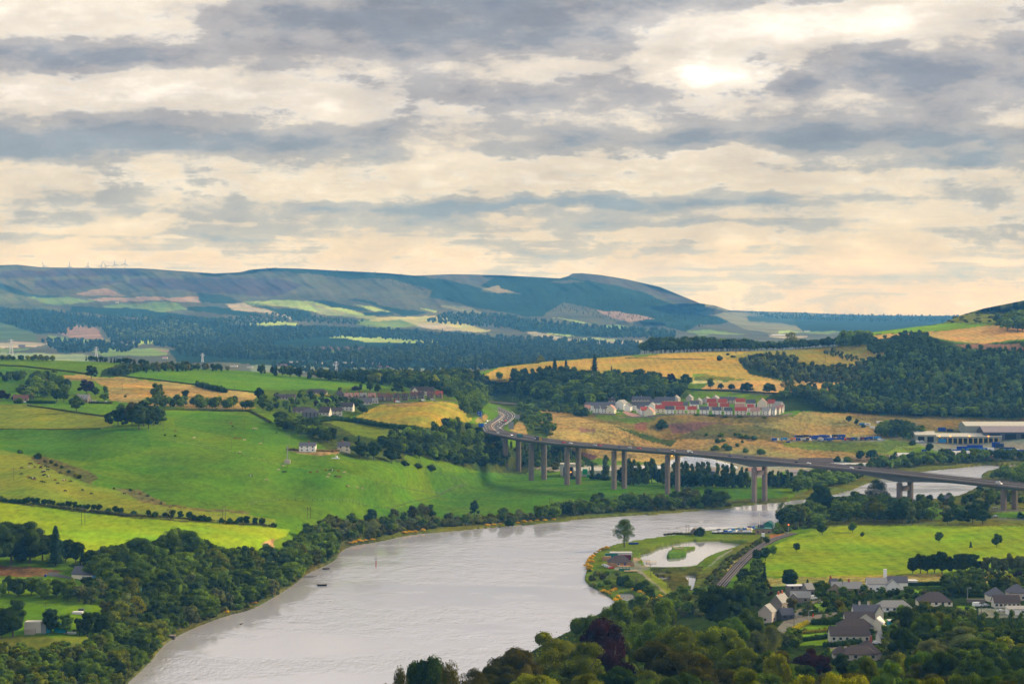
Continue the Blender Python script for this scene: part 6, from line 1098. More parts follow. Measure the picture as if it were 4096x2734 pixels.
for A,B_,t in ((LE,ML,.12),(LE,ML,.95),(MR,RE,.05),(MR,RE,.80)):
    strip("edge_line",(lerpl(A,B_,t-.008),lerpl(A,B_,t+.012)),ZR+.012,M['line'],"white painted edge line")
b_=MB()
for L_,t in (((LE,ML),.52),((MR,RE),.42)):
    c_=lerpl(L_[0],L_[1],t)
    for i in range(0,38,2):
        a,d=atz(*c_[i],ZR+.02),atz(*c_[i+1],ZR+.02);a2=a.lerp(d,.6);w_=Vector((.25,0,0));b_.add([a-w_,a+w_,a2+w_,a2-w_],[(0,1,2,3)])
tag(b_.build("lane_line",M['line']),"dashed white lane lines",None,None,'structure')
def barrier(name,pts,z,label,h=.8):
    b_=MB();P_=[atz(px,row,z) for px,row in pts]
    for a,c_ in zip(P_[:-1],P_[1:]):
        b_.tube(a+Vector((0,0,h)),c_+Vector((0,0,h)),.16,n=4,cap=False);b_.tube(a,a+Vector((0,0,h)),.07,n=4)
    return tag(b_.build(name,M['frame']),label,"barrier")
barrier("crash_barrier",lerpl(ML,MR,.6),ZR,"curving steel crash barrier on the central reserve");barrier("crash_barrier",RE[16:30],ZR,"steel crash barrier on the outer verge of the motorway")
# overbridge
ob=empty("footbridge",atz(2008,1645,42));OB=ob.location.copy();tag(ob,"flat concrete overbridge across the motorway cutting","bridge")
a=atD(1925,1603,2960);c_=atD(2092,1616,2900);d=c_-a;an=math.atan2(d.y,d.x);mid=(a+c_)/2-OB
tiltm=MB();tiltm.add([a-OB+Vector(v_) for v_ in ((0,0,0),(0,8,0),(0,8,-1.7),(0,0,-1.7))]+[c_-OB+Vector(v_) for v_ in ((0,0,0),(0,8,0),(0,8,-1.7),(0,0,-1.7))],[(0,1,2,3),(7,6,5,4),(0,4,5,1),(1,5,6,2),(2,6,7,3),(3,7,4,0)]);tiltm.build("deck",M['conc'],ob)
b_=MB()
for i in range(40):
    p_=a.lerp(c_,i/39)-OB;b_.box(p_+Vector((0,.1,.6)),(.12,.12,1.2))
for zz in (.5,1.15):b_.tube(a-OB+Vector((0,.1,zz)),c_-OB+Vector((0,.1,zz)),.08,n=4)
b_.build("railing",M['rail'],ob)
for px,r0 in ((1999,1650),(2060,1646)):
    t=(px-1925)/167.0;p_=a.lerp(c_,t);MB().box((p_.x-OB.x,p_.y+4-OB.y,(p_.z-1.7+38)/2-OB.z),(1.6,5,p_.z-1.7-38)).build("pier",M['pier'],ob)
# signs
def sign(px0,px1,r0,r1,rb,z,m_,label,marks=True):
    D=zD(rb,z);w=(px1-px0)*D/FPX;h=(r1-r0)*D/FPX;o_=empty("road_sign",atD((px0+px1)/2,rb,D));zb=(rb-r1)*D/FPX
    MB().box((0,0,zb+h/2),(w,.25,h)).build("panel",m_,o_);b_=MB()
    for e in (-.3,.3):b_.tube((w*e,.25,-.8),(w*e,.25,zb+h*.9),.14,n=6)
    b_.build("post",M['steel'],o_)
    if marks:
        b_=MB();y=-.14
        if h>w:b_.box((w*.33,y,zb+h*.47),(w*.055,.03,h*.78))
        b_.add([(w*.03,y,zb+h*.36),(w*.06,y,zb+h*.30),(w*.32,y,zb+h*.17),(w*.32,y,zb+h*.24)],[(0,1,2,3)]) if h>w else None
        for j,(x0_,zz,l) in enumerate(((-.30,.88,.3),(-.38,.62,.4),(-.38,.50,.34),(-.38,.28,.22)) if h>w else ((-.36,.5,.4),)):b_.box((w*(x0_+l/2),y,zb+h*zz),(w*l,.03,h*.035))
        b_.build("lettering",M['lblue'] if h<=w else M['frame'],o_)
    return tag(o_,label,"road sign")
sign(1908,1929,1643,1675,1683,43,M['sign'],"tall blue motorway direction sign with a white junction diagram beside the slip road");sign(1914,1935,1693,1707,1717,42,M['sign'],"smaller light blue motorway sign partly behind the dark trees")
sign(2060,2079,1657,1673,1680,44,M['signb'],"grey back of a small road sign right of the motorway",False);sign(2034,2055,1687,1715,1722,42,M['signb'],"large grey back of a road sign right of the motorway",False)
# ------------------------------------------------------------------ vehicles
VM={}
def car_meshes(kind):
    if kind in VM:return VM[kind]
    L,W,H=dict(car=(4.3,1.75,1.45),van=(5.4,2.0,2.3),box=(7.5,2.4,3.1))[kind]
    body=MB();zf=.32
    if kind=='car':prof=[(-L/2,zf),(-L/2,.78),(-L/2+.15,.95),(-L*.36,1.0),(-L*.25,H-.03),(L*.10,H),(L*.24,1.0),(L*.44,.85),(L/2,.68),(L/2,zf)]
    elif kind=='van':prof=[(-L/2,zf),(-L/2,H-.1),(-L/2+.2,H),(L*.18,H),(L*.33,1.25),(L*.47,1.0),(L/2,.75),(L/2,zf)]
    n=0
    if kind != 'box':
        n=len(prof);t=.86;vs=[]
        for s in (-1,1):
            for x,z in prof:vs.append((x,s*W/2*(t if z>1.02 else 1.0),z))
        body.add(vs,[tuple(range(n)),tuple(range(2*n-1,n-1,-1))]+[(i,(i+1) % n,n+(i+1) % n,n+i) for i in range(n)])
    win=MB()
    if kind=='car':
        for s in (-1,1):win.add([(-L*.33,s*W*.455,1.02),(L*.205,s*W*.455,1.02),(L*.09,s*W*.435,H-.08),(-L*.24,s*W*.435,H-.08)],[(0,1,2,3)])
        win.add([(L*.243,-W*.40,1.03),(L*.243,W*.40,1.03),(L*.118,W*.38,H-.02),(L*.118,-W*.38,H-.02)],[(0,1,2,3)]);win.add([(-L*.362,-W*.40,1.04),(-L*.362,W*.40,1.04),(-L*.262,W*.38,H-.06),(-L*.262,-W*.38,H-.06)],[(0,1,2,3)])
    elif kind=='van':
        win.add([(L*.335,-W*.40,1.28),(L*.335,W*.40,1.28),(L*.21,W*.38,H-.15),(L*.21,-W*.38,H-.15)],[(0,1,2,3)])
        for s in (-1,1):win.add([(L*.08,s*W*.44,1.35),(L*.27,s*W*.44,1.35),(L*.2,s*W*.435,H-.25),(L*.08,s*W*.435,H-.25)],[(0,1,2,3)])
    wh=MB();wh.tube((0,-.11,0),(0,.11,0),.32,n=12)
    VM[kind]=(body,win,wh.mesh("wheel",M['rubber']),L,W,H);return VM[kind]
BMC={}
def car(pos,rz,col,label,group,kind='car',lights=False):
    body,win,whm,L,W,H=car_meshes(kind)
    if (kind,col) not in BMC:BMC[(kind,col)]=body.mesh("body",M[col])
    if (kind,'w') not in BMC:BMC[(kind,'w')]=win.mesh("window",M['glass'])
    o_=empty("car" if kind=='car' else "van",pos,rz);link("body",BMC[(kind,col)],o_);link("window",BMC[(kind,'w')],o_)
    for x in (-.31,.31):
        for y in (-1,1):link("wheel",whm,o_,(L*x,y*(W/2-.06),.32))
    if lights:
        for y in (-1,1):
            if 'hl' not in BMC:BMC['hl']=MB().box((0,0,0),(.06,.3,.18)).mesh("headlight",lamp_w)
            link("headlight",BMC['hl'],o_,(L/2+.02,y*W*.36,.72))
    return tag(o_,label,"car" if kind=='car' else "van",group)
def lorry(pos,rz,cabc,boxc,label,group=None,L=11.0,H=3.9,stripe=None):
    o_=empty("lorry",pos,rz);cb=MB();cb.box((L/2-1.1,0,1.75),(2.1,2.4,2.5),top=.94);cb.box((L/2-1.3,0,3.15),(1.5,2.2,.35),top=.7);cb.build("cab",M[cabc],o_)
    MB().box((L/2-.06,0,2.25),(.12,2.0,.9)).build("window",M['glass'],o_);MB().box((-1.25,0,(H+1.1)/2),(L-2.7,2.5,H-1.1)).build("trailer",M[boxc],o_)
    if stripe:MB().box((-L*.36,0,1.9),(L*.2,2.56,1.2)).build("panel",M[stripe],o_)
    if 'lw' not in BMC:BMC['lw']=MB().tube((0,-.2,0),(0,.2,0),.5,n=12).mesh("wheel",M['rubber'])
    for x in (L/2-1.4,-L*.2,-L*.38):
        for y in (-1,1):link("wheel",BMC['lw'],o_,(x,y*1.05,.5))
    return tag(o_,label,"lorry",group)
def on_deck(px,off,col,label,kind='car',rev=False,**kw):
    s=SOF(px);p_,t,nn=dk(s,off,.02);a=math.atan2(t.y,t.x)+(math.pi if rev else 0)
    if kind=='lorry':return lorry(p_,a,col[0],col[1],label,"lorries on the viaduct",**kw)
    return car(p_,a,col,label,"vehicles on the viaduct",kind,**kw)
on_deck(2072,2,('tgreen','tgreen'),"teal green box lorry above the second bridge leg",'lorry',stripe='darkwall');on_deck(2146,2,('yellow','darkwall'),"dark curtain sided lorry with a yellow cab on the viaduct",'lorry',L=12,stripe='wh')
for px,off,col,lab,k,rev in ((2246,3,'redp',"red car on the viaduct right of the yellow cabbed lorry",'car',0),(2280,1,'wh',"white car behind the leftmost red car on the viaduct",'car',0),(2377,1,'silver',"silver car alongside a red car above the fourth pair of legs",'car',0),(2391,3,'redp',"red car half hidden by the silver car on the viaduct",'car',0),(2478,0,'dblue',"dark car above the fourth pair of bridge legs",'car',0),(2514,2,'silver',"silver car between the dark car and the red car on the viaduct",'car',0),(2554,1,'redp',"bright red car midway between the fourth and fifth pairs of legs",'car',0),
    (2632,0,'tgreen',"teal car just left of the fifth pair of bridge legs",'car',0),(2684,3,'wh',"white estate car above the fifth pair of legs",'car',0),(2698,-2,'black',"black car in front of the white estate car on the viaduct",'car',0),(2751,3,'wh',"tall white van on the viaduct right of the fifth pair of legs",'van',0),(2769,-2,'black',"black car beside the tall white van",'car',0),(2921,0,'dblue',"dark blue car left of the haunch of the viaduct",'car',0),(2985,0,'black',"dark grey car just left of the sixth pair of legs",'car',0),
    (3185,1,'black',"dark car on the main river span, left of two white cars",'car',0),(3232,1,'wh',"white car on the main span right behind the dark car",'car',0),(3409,-1,'wh',"white car in the middle of the main river span",'car',0),(3429,4,'black',"dark car at the far parapet in the middle of the main span",'car',1),(3996,0,'silver',"pale van at the right end of the viaduct",'van',0),(1981,3,'wh',"white car entering the viaduct at its left end",'car',1),(2031,4,'wh',"car with lit headlights entering the viaduct behind the white car",'car',0)):
    on_deck(px,off,col,lab,k,bool(rev),lights=(px==2031))
def on_road(px,row,an,col,lab,kind='car',g_="cars on the motorway",z=ZR,lights=False):return car(atz(px,row,z+.02),R(an),col,lab,g_,kind,lights)
for px,row,an,col,lab,k,li in ((1964,1648,-60,'wh',"white car nearest the overbridge on the left carriageway",'car',0),(1967,1652,-65,'black',"black car close behind the white car near the overbridge",'car',0),(1957,1659,-80,'silver',"silver car in the left lane of the motorway bend",'car',0),(1964,1664,-80,'black',"black car right of the silver car in the motorway bend",'car',0),(1957,1683,-110,'silver',"silver car behind the white van on the motorway",'car',0),(1947,1687,-110,'wh',"white box van on the left motorway lane",'van',0),(1941,1694,-110,'wh',"white car in front of the white box van",'car',0),
    (2006,1683,60,'silver',"silver car on the climbing carriageway beside a red car",'car',0),(2022,1683,60,'redp',"red car on the climbing carriageway",'car',0),(1996,1690,60,'silver',"second silver car on the climbing carriageway",'car',0),(2015,1690,60,'black',"black car under the red car on the climbing carriageway",'car',0),(1998,1712,-70,'silver',"silver car with lit headlights near the start of the viaduct",'car',1)):
    on_road(px,row,an,col,lab,k,lights=bool(li))
def on_land(px,row,an,col,lab,kind='car',g_=None,dz=.05):return car(at(px,row,dz),R(an),col,lab,g_,kind)
for px,row,an,col,lab,k in ((100,1609,0,'wh',"white car parked beside the hedge at the far left farm",'car'),(425,1609,0,'wh',"white car on the drive of the grey stone house",'car'),(1592,1609,5,'wh',"white van on the village street, leftmost",'van'),(1694,1604,5,'wh',"white van in the middle of the village street",'van'),(1681,1605,5,'black',"dark car left of the middle village van",'car'),(1732,1601,5,'silver',"silver van at the right end of the village street",'van'),(1582,1607,5,'redp',"red car behind the leftmost village van",'car'),(1712,1597,5,'dblue',"blue car in a village drive",'car'),(1609,1601,80,'silver',"pale car in a drive of the village row",'car'),
    (2475,1650,10,'wh',"white car at the mouth of the brick paved estate road",'car'),(2508,1643,0,'wh',"white van parked on the estate road",'van'),(2527,1647,0,'black',"black car parked right of the white estate van",'car'),(2568,1665,0,'silver',"silver car outside the cream gabled house",'car'),(3250,2396,30,'wh',"white van parked beside the bright green tree",'van'),(3403,2372,0,'wh',"white car parked at the stone terrace",'car'),(3472,2365,0,'redp',"red car parked beside the white cottages",'car'),(3910,2424,20,'wh',"white van in the yard of the right hand houses",'van'),(3942,2424,20,'silver',"silver car right of the white van in the yard",'car'),(3887,2440,25,'wh',"white car left in front of the yard van",'car'),(4004,2446,10,'silver',"pale car in front of the long dark roofed house",'car'),(3503,2574,0,'wh',"white car half hidden behind the lowest bungalow",'car'),
    (2420,2262,12,'wh',"white car farthest left in the cafe car park",'car'),(2428,2266,12,'wh',"second white car in the cafe car park",'car'),(2436,2270,12,'silver',"silver white car next to the red one in the cafe car park",'car'),(2445,2274,8,'redp',"bright red car in the cafe car park",'car'),(3983,2033,10,'silver',"silver car on the road below the right bridge legs",'car'),(3983,2066,10,'silver',"silver car on the nearer road at the right edge",'car'),(3172,2350,0,'silver',"pale car behind the flat roofed house",'car')):
    on_land(px,row,an,col,lab,k,"parked and passing cars")
# ------------------------------------------------------------------ houses
def roof_mb(w,d,he,hr,kind,o=.35,t=.22):
    b_=MB();W,Dp=w/2+o,d/2+o;zl=he-o*(hr-he)/(d/2)
    if kind=='gable':
        pr=[(-Dp,zl),(0,hr),(Dp,zl),(Dp,zl-t),(0,hr-t*1.2),(-Dp,zl-t)];n=6
        b_.add([(-W,y,z) for y,z in pr]+[(W,y,z) for y,z in pr],[(i,(i+1) % n,n+(i+1) % n,n+i) for i in range(n)]+[(0,5,4,1),(1,4,3,2),(6,7,10,11),(7,8,9,10)])
    elif kind=='hip':
        r_=max(w/2-d/2*.9,.2);V_=[(-W,-Dp,zl),(W,-Dp,zl),(W,Dp,zl),(-W,Dp,zl),(-r_,0,hr),(r_,0,hr),(-W,-Dp,zl-t),(W,-Dp,zl-t),(W,Dp,zl-t),(-W,Dp,zl-t)]
        b_.add(V_,[(0,1,5,4),(1,2,5),(2,3,4,5),(3,0,4),(6,9,8,7),(0,6,7,1),(1,7,8,2),(2,8,9,3),(3,9,6,0)])
    elif kind=='mono':
        b_.add([(-W,-Dp,he),(W,-Dp,he),(W,Dp,hr),(-W,Dp,hr),(-W,-Dp,he+t),(W,-Dp,he+t),(W,Dp,hr+t),(-W,Dp,hr+t)],[(0,3,2,1),(4,5,6,7),(0,1,5,4),(1,2,6,5),(2,3,7,6),(3,0,4,7)])
    else:b_.box((0,0,he+.15),(w+.5,d+.5,.3))
    return b_
def wall_mb(w,d,he,hr,kind):
    b_=MB();W,Dp=w/2,d/2;z0_=-2.0
    if kind=='gable':
        ht=hr-.2;b_.add([(-W,-Dp,z0_),(W,-Dp,z0_),(W,Dp,z0_),(-W,Dp,z0_),(-W,-Dp,he-.05),(W,-Dp,he-.05),(W,Dp,he-.05),(-W,Dp,he-.05),(-W,0,ht),(W,0,ht)],[(0,1,5,4),(1,2,6,9,5),(2,3,7,6),(3,0,4,8,7),(0,3,2,1),(4,5,9,8),(6,7,8,9)])
    elif kind=='mono':b_.add([(-W,-Dp,z0_),(W,-Dp,z0_),(W,Dp,z0_),(-W,Dp,z0_),(-W,-Dp,he-.02),(W,-Dp,he-.02),(W,Dp,hr-.02),(-W,Dp,hr-.02)],[(0,3,2,1),(4,5,6,7),(0,1,5,4),(1,2,6,5),(2,3,7,6),(3,0,4,7)])
    else:b_.box((0,0,(he+z0_)/2-.02),(w,d,he-z0_))
    return b_
WINC={}
def win_mesh(w,h,fr):
    k=(round(w,1),round(h,1),fr)
    if k not in WINC:
        WINC[k]=(MB().box((0,0,0),(w,.10,h)).mesh("window",M['glass']),MB().box((0,.02,0),(w+.3,.08,h+.3)).mesh("frame",M['frame']) if fr else None)
    return WINC[k]
def addwin(o_,x,y,z,w=1.3,h=1.2,rz=0.0,fr=True,name="window"):
    g_,f_=win_mesh(w,h,fr);a=link(name,g_,o_,(x,y,z));a.rotation_euler=(0,0,rz)
    if f_:link("frame",f_,a)
def house(pos,w,d,he,hr,rz,wall,roof,label,group=None,kind='gable',win=None,gwin=None,chim=(),cmat='brick',door=None,name="house",cat="house",porch=None,fr=False,dormer=0,sink=.0):
    o_=empty(name,pos,R(rz));wall_mb(w,d,he,hr,kind).build("wall",M[wall],o_);rf=roof_mb(w,d,he,hr,kind).build("roof",M[roof],o_)
    yf=-d/2-.04
    if win is None:win=(2,max(2,int(w/4))) if he>4.4 else (1,max(2,int(w/3.6)))
    for r_ in range(win[0]):
        for i in range(win[1]):
            x=-w/2+w*(i+.5)/win[1]
            if door is not None and r_==0 and i==door:MB().box((0,0,0),(1.0,.12,2.0)).build("door",M['door'],o_,(x,yf,1.0));continue
            addwin(o_,x,yf,1.55+2.6*r_,fr=fr)
    if gwin:
        for sx in (-1,1):
            for r_ in range(gwin):addwin(o_,sx*(w/2+.04),0,1.6+2.6*r_,rz=math.pi/2,fr=fr)
    for x in chim:
        zt=hr+1.3;c_=MB().box((x*w,0,(zt+hr-1.5)/2),(1.0,.8,zt-hr+1.5)).build("chimney",M[cmat],rf);MB().box((x*w,0,zt+.2),(.6,.35,.4)).build("chimney_pot",M['pink'],c_)
    for i in range(dormer):
        x=w*((i+.5)/dormer-.5)*.8;dd=MB();zz=he+(hr-he)*.25;dd.box((x,-d*.30,zz+.7),(1.9,d*.3,1.5));dm=dd.build("dormer",M[wall],rf);addwin(dm,x,-d*.45-.04,zz+.75,1.2,.9)
    if porch:   # a gabled wing facing the viewer: (x offset, width, depth, eaves, ridge)
        x,pw,pd,pe,pr=porch;ww=wall_mb(pd,pw,pe,pr,'gable');m2=ww.build("wing",M[wall],o_,(x,-d/2-pd/2+.8,0));m2.rotation_euler=(0,0,math.pi/2);r2=roof_mb(pd,pw,pe,pr,'gable').build("wing_roof",M[roof],o_,(x,-d/2-pd/2+.8,0));r2.rotation_euler=(0,0,math.pi/2)
        for r_ in range(2 if pe>4.4 else 1):addwin(o_,x,-d/2-pd+.76,1.55+2.6*r_,1.4,1.2,fr=fr)
    return tag(o_,label,cat,group)
def H(px,row,wpx,he,hr,rz,wall,roof,label,group=None,d=None,**kw):
    w=wpx*mpp(px,row);p_=at(px,row);dd=d or min(w*.7,8.5);gable_front=abs(rz)>45
    if gable_front:w,dd=(d or w*1.2),w
    q_=p_+Vector((0,(w if gable_front else dd)/2,0));return house(q_,w,dd,he,hr,rz,wall,roof,label,group,**kw)
EG="houses of the white estate"
EST=[ # front row of the estate, left to right
 (2350,1650,26,5,8.4,22,'offw','pink',"small pink roofed house at the left corner of the estate"),(2385,1650,27,5.2,8.6,22,'white','slate',"slate roofed house second from the left corner of the estate"),(2413,1652,27,5.2,8.6,22,'white','slate',"slate roofed house third from the left corner of the estate"),(2445,1653,40,4.8,9.0,75,'cream','pink',"cream gable end with an orange roof at the left of the brick paved road"),
 (2600,1664,44,4.8,9.0,75,'cream','pink',"cream gable end standing in front of the estate"),(2575,1658,32,5,8.4,20,'white','red',"red roofed house tucked behind the cream gable end"),(2563,1652,36,5.2,8.6,12,'white','slate',"slate roofed house left of the cream gable in the front row"),(2642,1652,44,5,8.8,0,'cream','red',"cream house with a gabled front and red roof"),
 (2679,1656,40,5.2,8.6,0,'white','slate',"first slate roofed white house of the long front row"),(2722,1656,40,5.2,8.6,0,'cream','red',"first red roofed cream house of the long front row"),(2769,1656,40,5.2,8.6,0,'cream','red',"second red roofed cream house of the long front row"),(2818,1657,41,5.2,8.6,0,'white','slate',"second slate roofed white house of the long front row"),(2868,1659,41,5.2,8.6,0,'white','slate',"third slate roofed white house of the long front row"),(2914,1661,36,5.2,8.6,0,'white','slate',"narrow slate roofed white house of the long front row"),(2965,1661,54,5.2,8.8,0,'cream','red',"widest red roofed cream house of the front row"),
 (3023,1662,44,5.2,8.8,-12,'cream','pink',"pale red roofed cream house near the right end of the front row"),(3066,1661,38,5.2,8.6,-20,'white','grey',"grey roofed white house near the right end of the front row"),(3094,1658,26,5.2,8.6,-28,'white','grey',"narrow grey roofed house at the right end"),(3112,1655,24,5.2,8.6,-35,'cream','pink',"pink roofed house at the right end of the estate"),(3126,1650,22,5.2,8.8,-40,'offw','pink',"last house at the right corner of the estate"),
 # second row
 (2400,1640,120,5.4,8.8,3,'white','slate',"long slate roofed terrace at the back left of the estate"),(2487,1638,50,6.5,10.5,62,'white','grey',"tall pale roofed gable house beside the long terrace"),(2514,1644,28,5.2,9,70,'white','slate',"narrow white gable right of the tall pale roofed house"),(2570,1640,84,5.6,9.2,2,'white','slate',"wide slate roofed terrace in the middle of the estate"),(2625,1630,58,5.4,9,-3,'white','slate',"slate roofed terrace behind the middle of the estate"),(2610,1643,32,5.4,9,72,'white','grey',"pale roofed gable in the second row of the estate"),
 (2690,1640,84,5.2,9.2,0,'cream','red',"long red roofed terrace in the second row"),(2736,1640,34,5.2,8.8,8,'white','slate',"slate roofed house right of the long red terrace"),(2778,1634,40,5.2,8.8,5,'white','slate',"slate roofed house behind the second red roofed front house"),(2848,1626,40,5.2,9,-8,'cream','red',"red roofed house in the back row, first of three"),(2892,1627,38,5.2,9,-10,'cream','red',"red roofed house in the back row, second of three"),(2853,1642,38,5.0,8.6,-4,'cream','red',"red roof showing between the front slate houses"),(2900,1643,40,5.0,8.6,-4,'cream','red',"second red roof showing between the front slate houses"),
 (2962,1628,44,6.0,9.8,4,'cream','red',"large red roofed house standing above the row"),(2960,1645,44,4.6,8.2,0,'offw','pink',"pale pink roof behind the widest front house"),(3005,1631,42,5.4,9.2,-10,'white','slate',"slate roofed white house right of the large red roofed one"),(3004,1647,30,5,8.4,-15,'white','red',"small red roof behind the right end of the front row"),(3051,1630,44,5.6,10.2,80,'cream','pink',"large cream gable house at the back right"),(3087,1630,32,5.2,9,-14,'cream','red',"red roofed house at the back right corner"),(3118,1640,34,5.4,9.4,-50,'offw','grey',"grey roofed gable house at the right end behind the front")]
for i,e in enumerate(EST):H(e[0],e[1],e[2]*(.86 if e[2]<60 else 1),e[3]*1.2,e[4]*1.17,*e[5:9],EG,chim=(),gwin=1 if i % 3==0 else None)
GG="older grey houses behind the estate"
for px,row,w,he,hr,rz,wl,rf,lb in ((2566,1612,76,5.0,9,0,'beige','slate',"long slate roofed grey house at the left behind the estate"),(2660,1614,80,5.0,9,0,'beige','slate',"second long slate roofed grey house behind the estate"),(2448,1608,26,3,6,0,'beige','brown',"small brown roof among the trees left of the grey houses"),(2760,1604,24,5,8.4,70,'beige','grey',"small grey gable house, leftmost of the gables behind the estate"),(2797,1618,32,4.6,8,70,'beige','grey',"low grey gable house behind the slate roofs"),(2830,1614,32,5,8.6,70,'beige','grey',"grey gable house, middle of the three together"),(2864,1611,34,5.4,9.6,70,'beige','grey',"tallest grey gable house with one upstairs window"),(2915,1614,68,5.4,9,0,'beige','slate',"grey two storey row with a slate roof beside the gables"),(2707,1606,24,4.6,8,65,'beige','grey',"grey gable half hidden by a tree behind the estate")):
    H(px,row,w,he,hr,rz,wl,rf,lb,GG,chim=(0.0,),cmat='beige')
def fence_panel(pts,h,m_,label,name="garden_fence",t=.12):
    b_=MB();P_=[at(*p_) for p_ in pts]
    for a,c_ in zip(P_[:-1],P_[1:]):
        n=max(1,int((c_-a).length/6))
        for i in range(n):
            p_,q_=a.lerp(c_,i/n),a.lerp(c_,(i+1)/n);d=q_-p_;m2=(p_+q_)/2;b_.box(m2+Vector((0,0,h/2-.2)),(d.length,t,h+.4),math.atan2(d.y,d.x));b_.box(p_+Vector((0,0,h/2)),(.2,.2,h+.3),0)
    return tag(b_.build(name,m_),label,"fence")
fence_panel([(2370,1655),(2400,1657),(2462,1659)],1.8,M['fence'],"timber fence at the left end of the estate");fence_panel([(2590,1668),(2650,1661),(2700,1659),(2780,1659),(2860,1662),(2920,1664),(3000,1665),(3080,1666),(3130,1663),(3170,1656)],1.8,M['fence'],"long timber fence along the front of the estate");fence_panel([(2475,1672),(2500,1669),(2580,1668),(2610,1672),(2618,1680)],.9,M['fence'],"low curved fence around the small green by the estate")
_pts=[(2486,1645),(2505,1645),(2530,1651),(2556,1659),(2568,1667),(2535,1668),(2505,1658)]
b_=MB();b_.add([at(a,c_,.25) for a,c_ in _pts],[tuple(range(len(_pts)))]);tag(b_.build("road",M['pink']),"brick paved estate road",None,None,'structure')
# hillside village
VG="houses of the hillside village row";
for i,(px,row,w,wl,rf,lb) in enumerate(((1394,1600,36,'bstone','pink',"first village house from the left, pink tiled"),(1424,1599,22,'bstone','pink',"narrow pink roofed village house"),(1452,1599,32,'stone','grey',"grey roofed village house"),(1487,1600,36,'bstone','pink',"second large pink roofed village house"),(1524,1602,34,'stone','dred',"dull red roofed village house"),(1556,1603,32,'bstone','dred',"brownish red roofed village house in the middle of the row"),(1588,1603,32,'bstone','brown',"dark roofed village house behind the leftmost white van"),(1620,1601,30,'stone','brown',"dark roofed village house with a pale bay"),(1655,1596,34,'stone','dred',"dark red roofed village house beside the big cream block"),(1684,1594,30,'stone','brown',"steep dark roofed village house with one white dish"),(1722,1592,34,'bstone','dred',"red roofed village house, second from the right end"),(1756,1591,34,'bstone','red',"bright red roofed village house at the right end of the row"))):
    w_=w*mpp(px,row);H(px,row,w*.84,4.6,8.2,0,wl,rf,lb,VG,chim=(-.3,) if w>25 else (.2,),win=(2,3),porch=(w_*.18,w_*.36,2.4,4.5,7.6),d=7)
H(1690,1579,92,5.2,9.6,0,'cream','brown',"big cream block with a dark roof and three gables above the village row",None,win=(2,7),d=8,porch=(-9,7,4,5.2,9));
for px,row,w,he,hr,rz,wl,rf,kd,lb,ch in ((1265,1577,84,2.8,6.4,0,'beige','brown','hip',"long dark hipped bungalow at the top of the village",()),(1140,1597,80,2.8,6,0,'beige','brown','gable',"long brown roofed bungalow with a satellite dish",()),(1357,1586,40,2.8,6.6,0,'stone','brown','hip',"dark hipped roof left of the village row",(.1,)),(1458,1618,54,3,7.5,12,'offw','slate','gable',"pale house with a wide grey roof in front of the village row",()),(1500,1612,22,2.8,6,0,'offw','grey','gable',"small grey roofed annex right of the wide grey roof",()),
    (1383,1642,62,4.8,9,-10,'offw','brown','gable',"brown roofed two storey house with roof windows in the lower village",()),(1205,1652,70,2.8,6.2,0,'beige','brown','gable',"long low reddish brown roofed house in the lower village",()),(1240,1669,64,5.4,8.6,5,'dstone','slate','hip',"dark stone house with white window surrounds",()),(1300,1661,44,3.4,9.2,-18,'offw','brown','gable',"steep dark roofed house with two bright skylights",()),(1348,1661,38,5,8.4,10,'offw','brown','gable',"pale two storey house at the right end of the lower village",())):
    H(px,row,w,he,hr,rz,wl,rf,lb,"lower and upper village houses",kind=kd,chim=ch,fr=(wl=='dstone'))
H(1287,1574,16,2.6,4.6,0,'orange','tgreen',"small orange garden summerhouse with a green roof above the village",None,kind='hip',win=(1,1),name="summerhouse",cat="shed")
fence_panel([(1215,1689),(1270,1684),(1330,1679)],1.6,M['stone'],"grey stone wall below the dark stone house","stone_wall")
# white houses on the pasture edge, farmhouses and the cottage
o_=H(1229,1806,66,5.4,8.0,0,'white','slate',"modern white two part house with dark windows beside the telecom mast",None,win=(2,3),d=9,chim=(.05,));H(1374,1806,50,5.2,8.6,4,'cream','slate',"small cream two storey cottage with a brick chimney",None,win=(2,2),chim=(-.1,),porch=(-4.5,4.5,3,2.6,4.6))
H(330,1610,56,4.2,8.4,-18,'stone','grey',"grey stone farmhouse with two chimneys on the left ridge",None,win=(2,4),chim=(-.46,.46),cmat='bstone',dormer=1);H(80,1605,58,3.2,6.8,8,'bstone','dred',"long brown roofed farm building at the left edge",None,win=(1,3));H(372,1640-28,22,2,3,0,'stone','grey',"low stone outhouse right of the farmhouse",None,win=(1,1),name="outhouse",cat="shed")
co_=H(345,2320,112,3.6,7.6,-20,'cream','slate',"cream and blue cottage with a slate roof and aerial in the trees",None,kind='gable',win=(1,0),d=9,name="cottage",cat="cottage")
w_=112*mpp(345,2320)
for i in range(5):addwin(co_,-w_*.02+i*1.35,-4.56,1.6,1.0,1.6,fr=True)
MB().box((w_*.43,-4.55,1.6),(w_*.15,.16,3.0)).build("blue_boarding",M['lblue'],co_);MB().box((w_/2+.06,-1.5,1.6),(.16,6,3.0)).build("blue_boarding",M['lblue'],co_);MB().box((w_*.22,-5.4,.5),(4.6,1.6,1.0)).build("deck_rail",M['brick'],co_)
b_=MB();b_.tube((-w_*.25,.2,6.5),(-w_*.25,.2,10.2),.06,n=5);b_.tube((-w_*.25-1.1,.2,9.6),(-w_*.25+1.1,.2,9.6),.05,n=4);b_.build("aerial",M['steel'],co_)
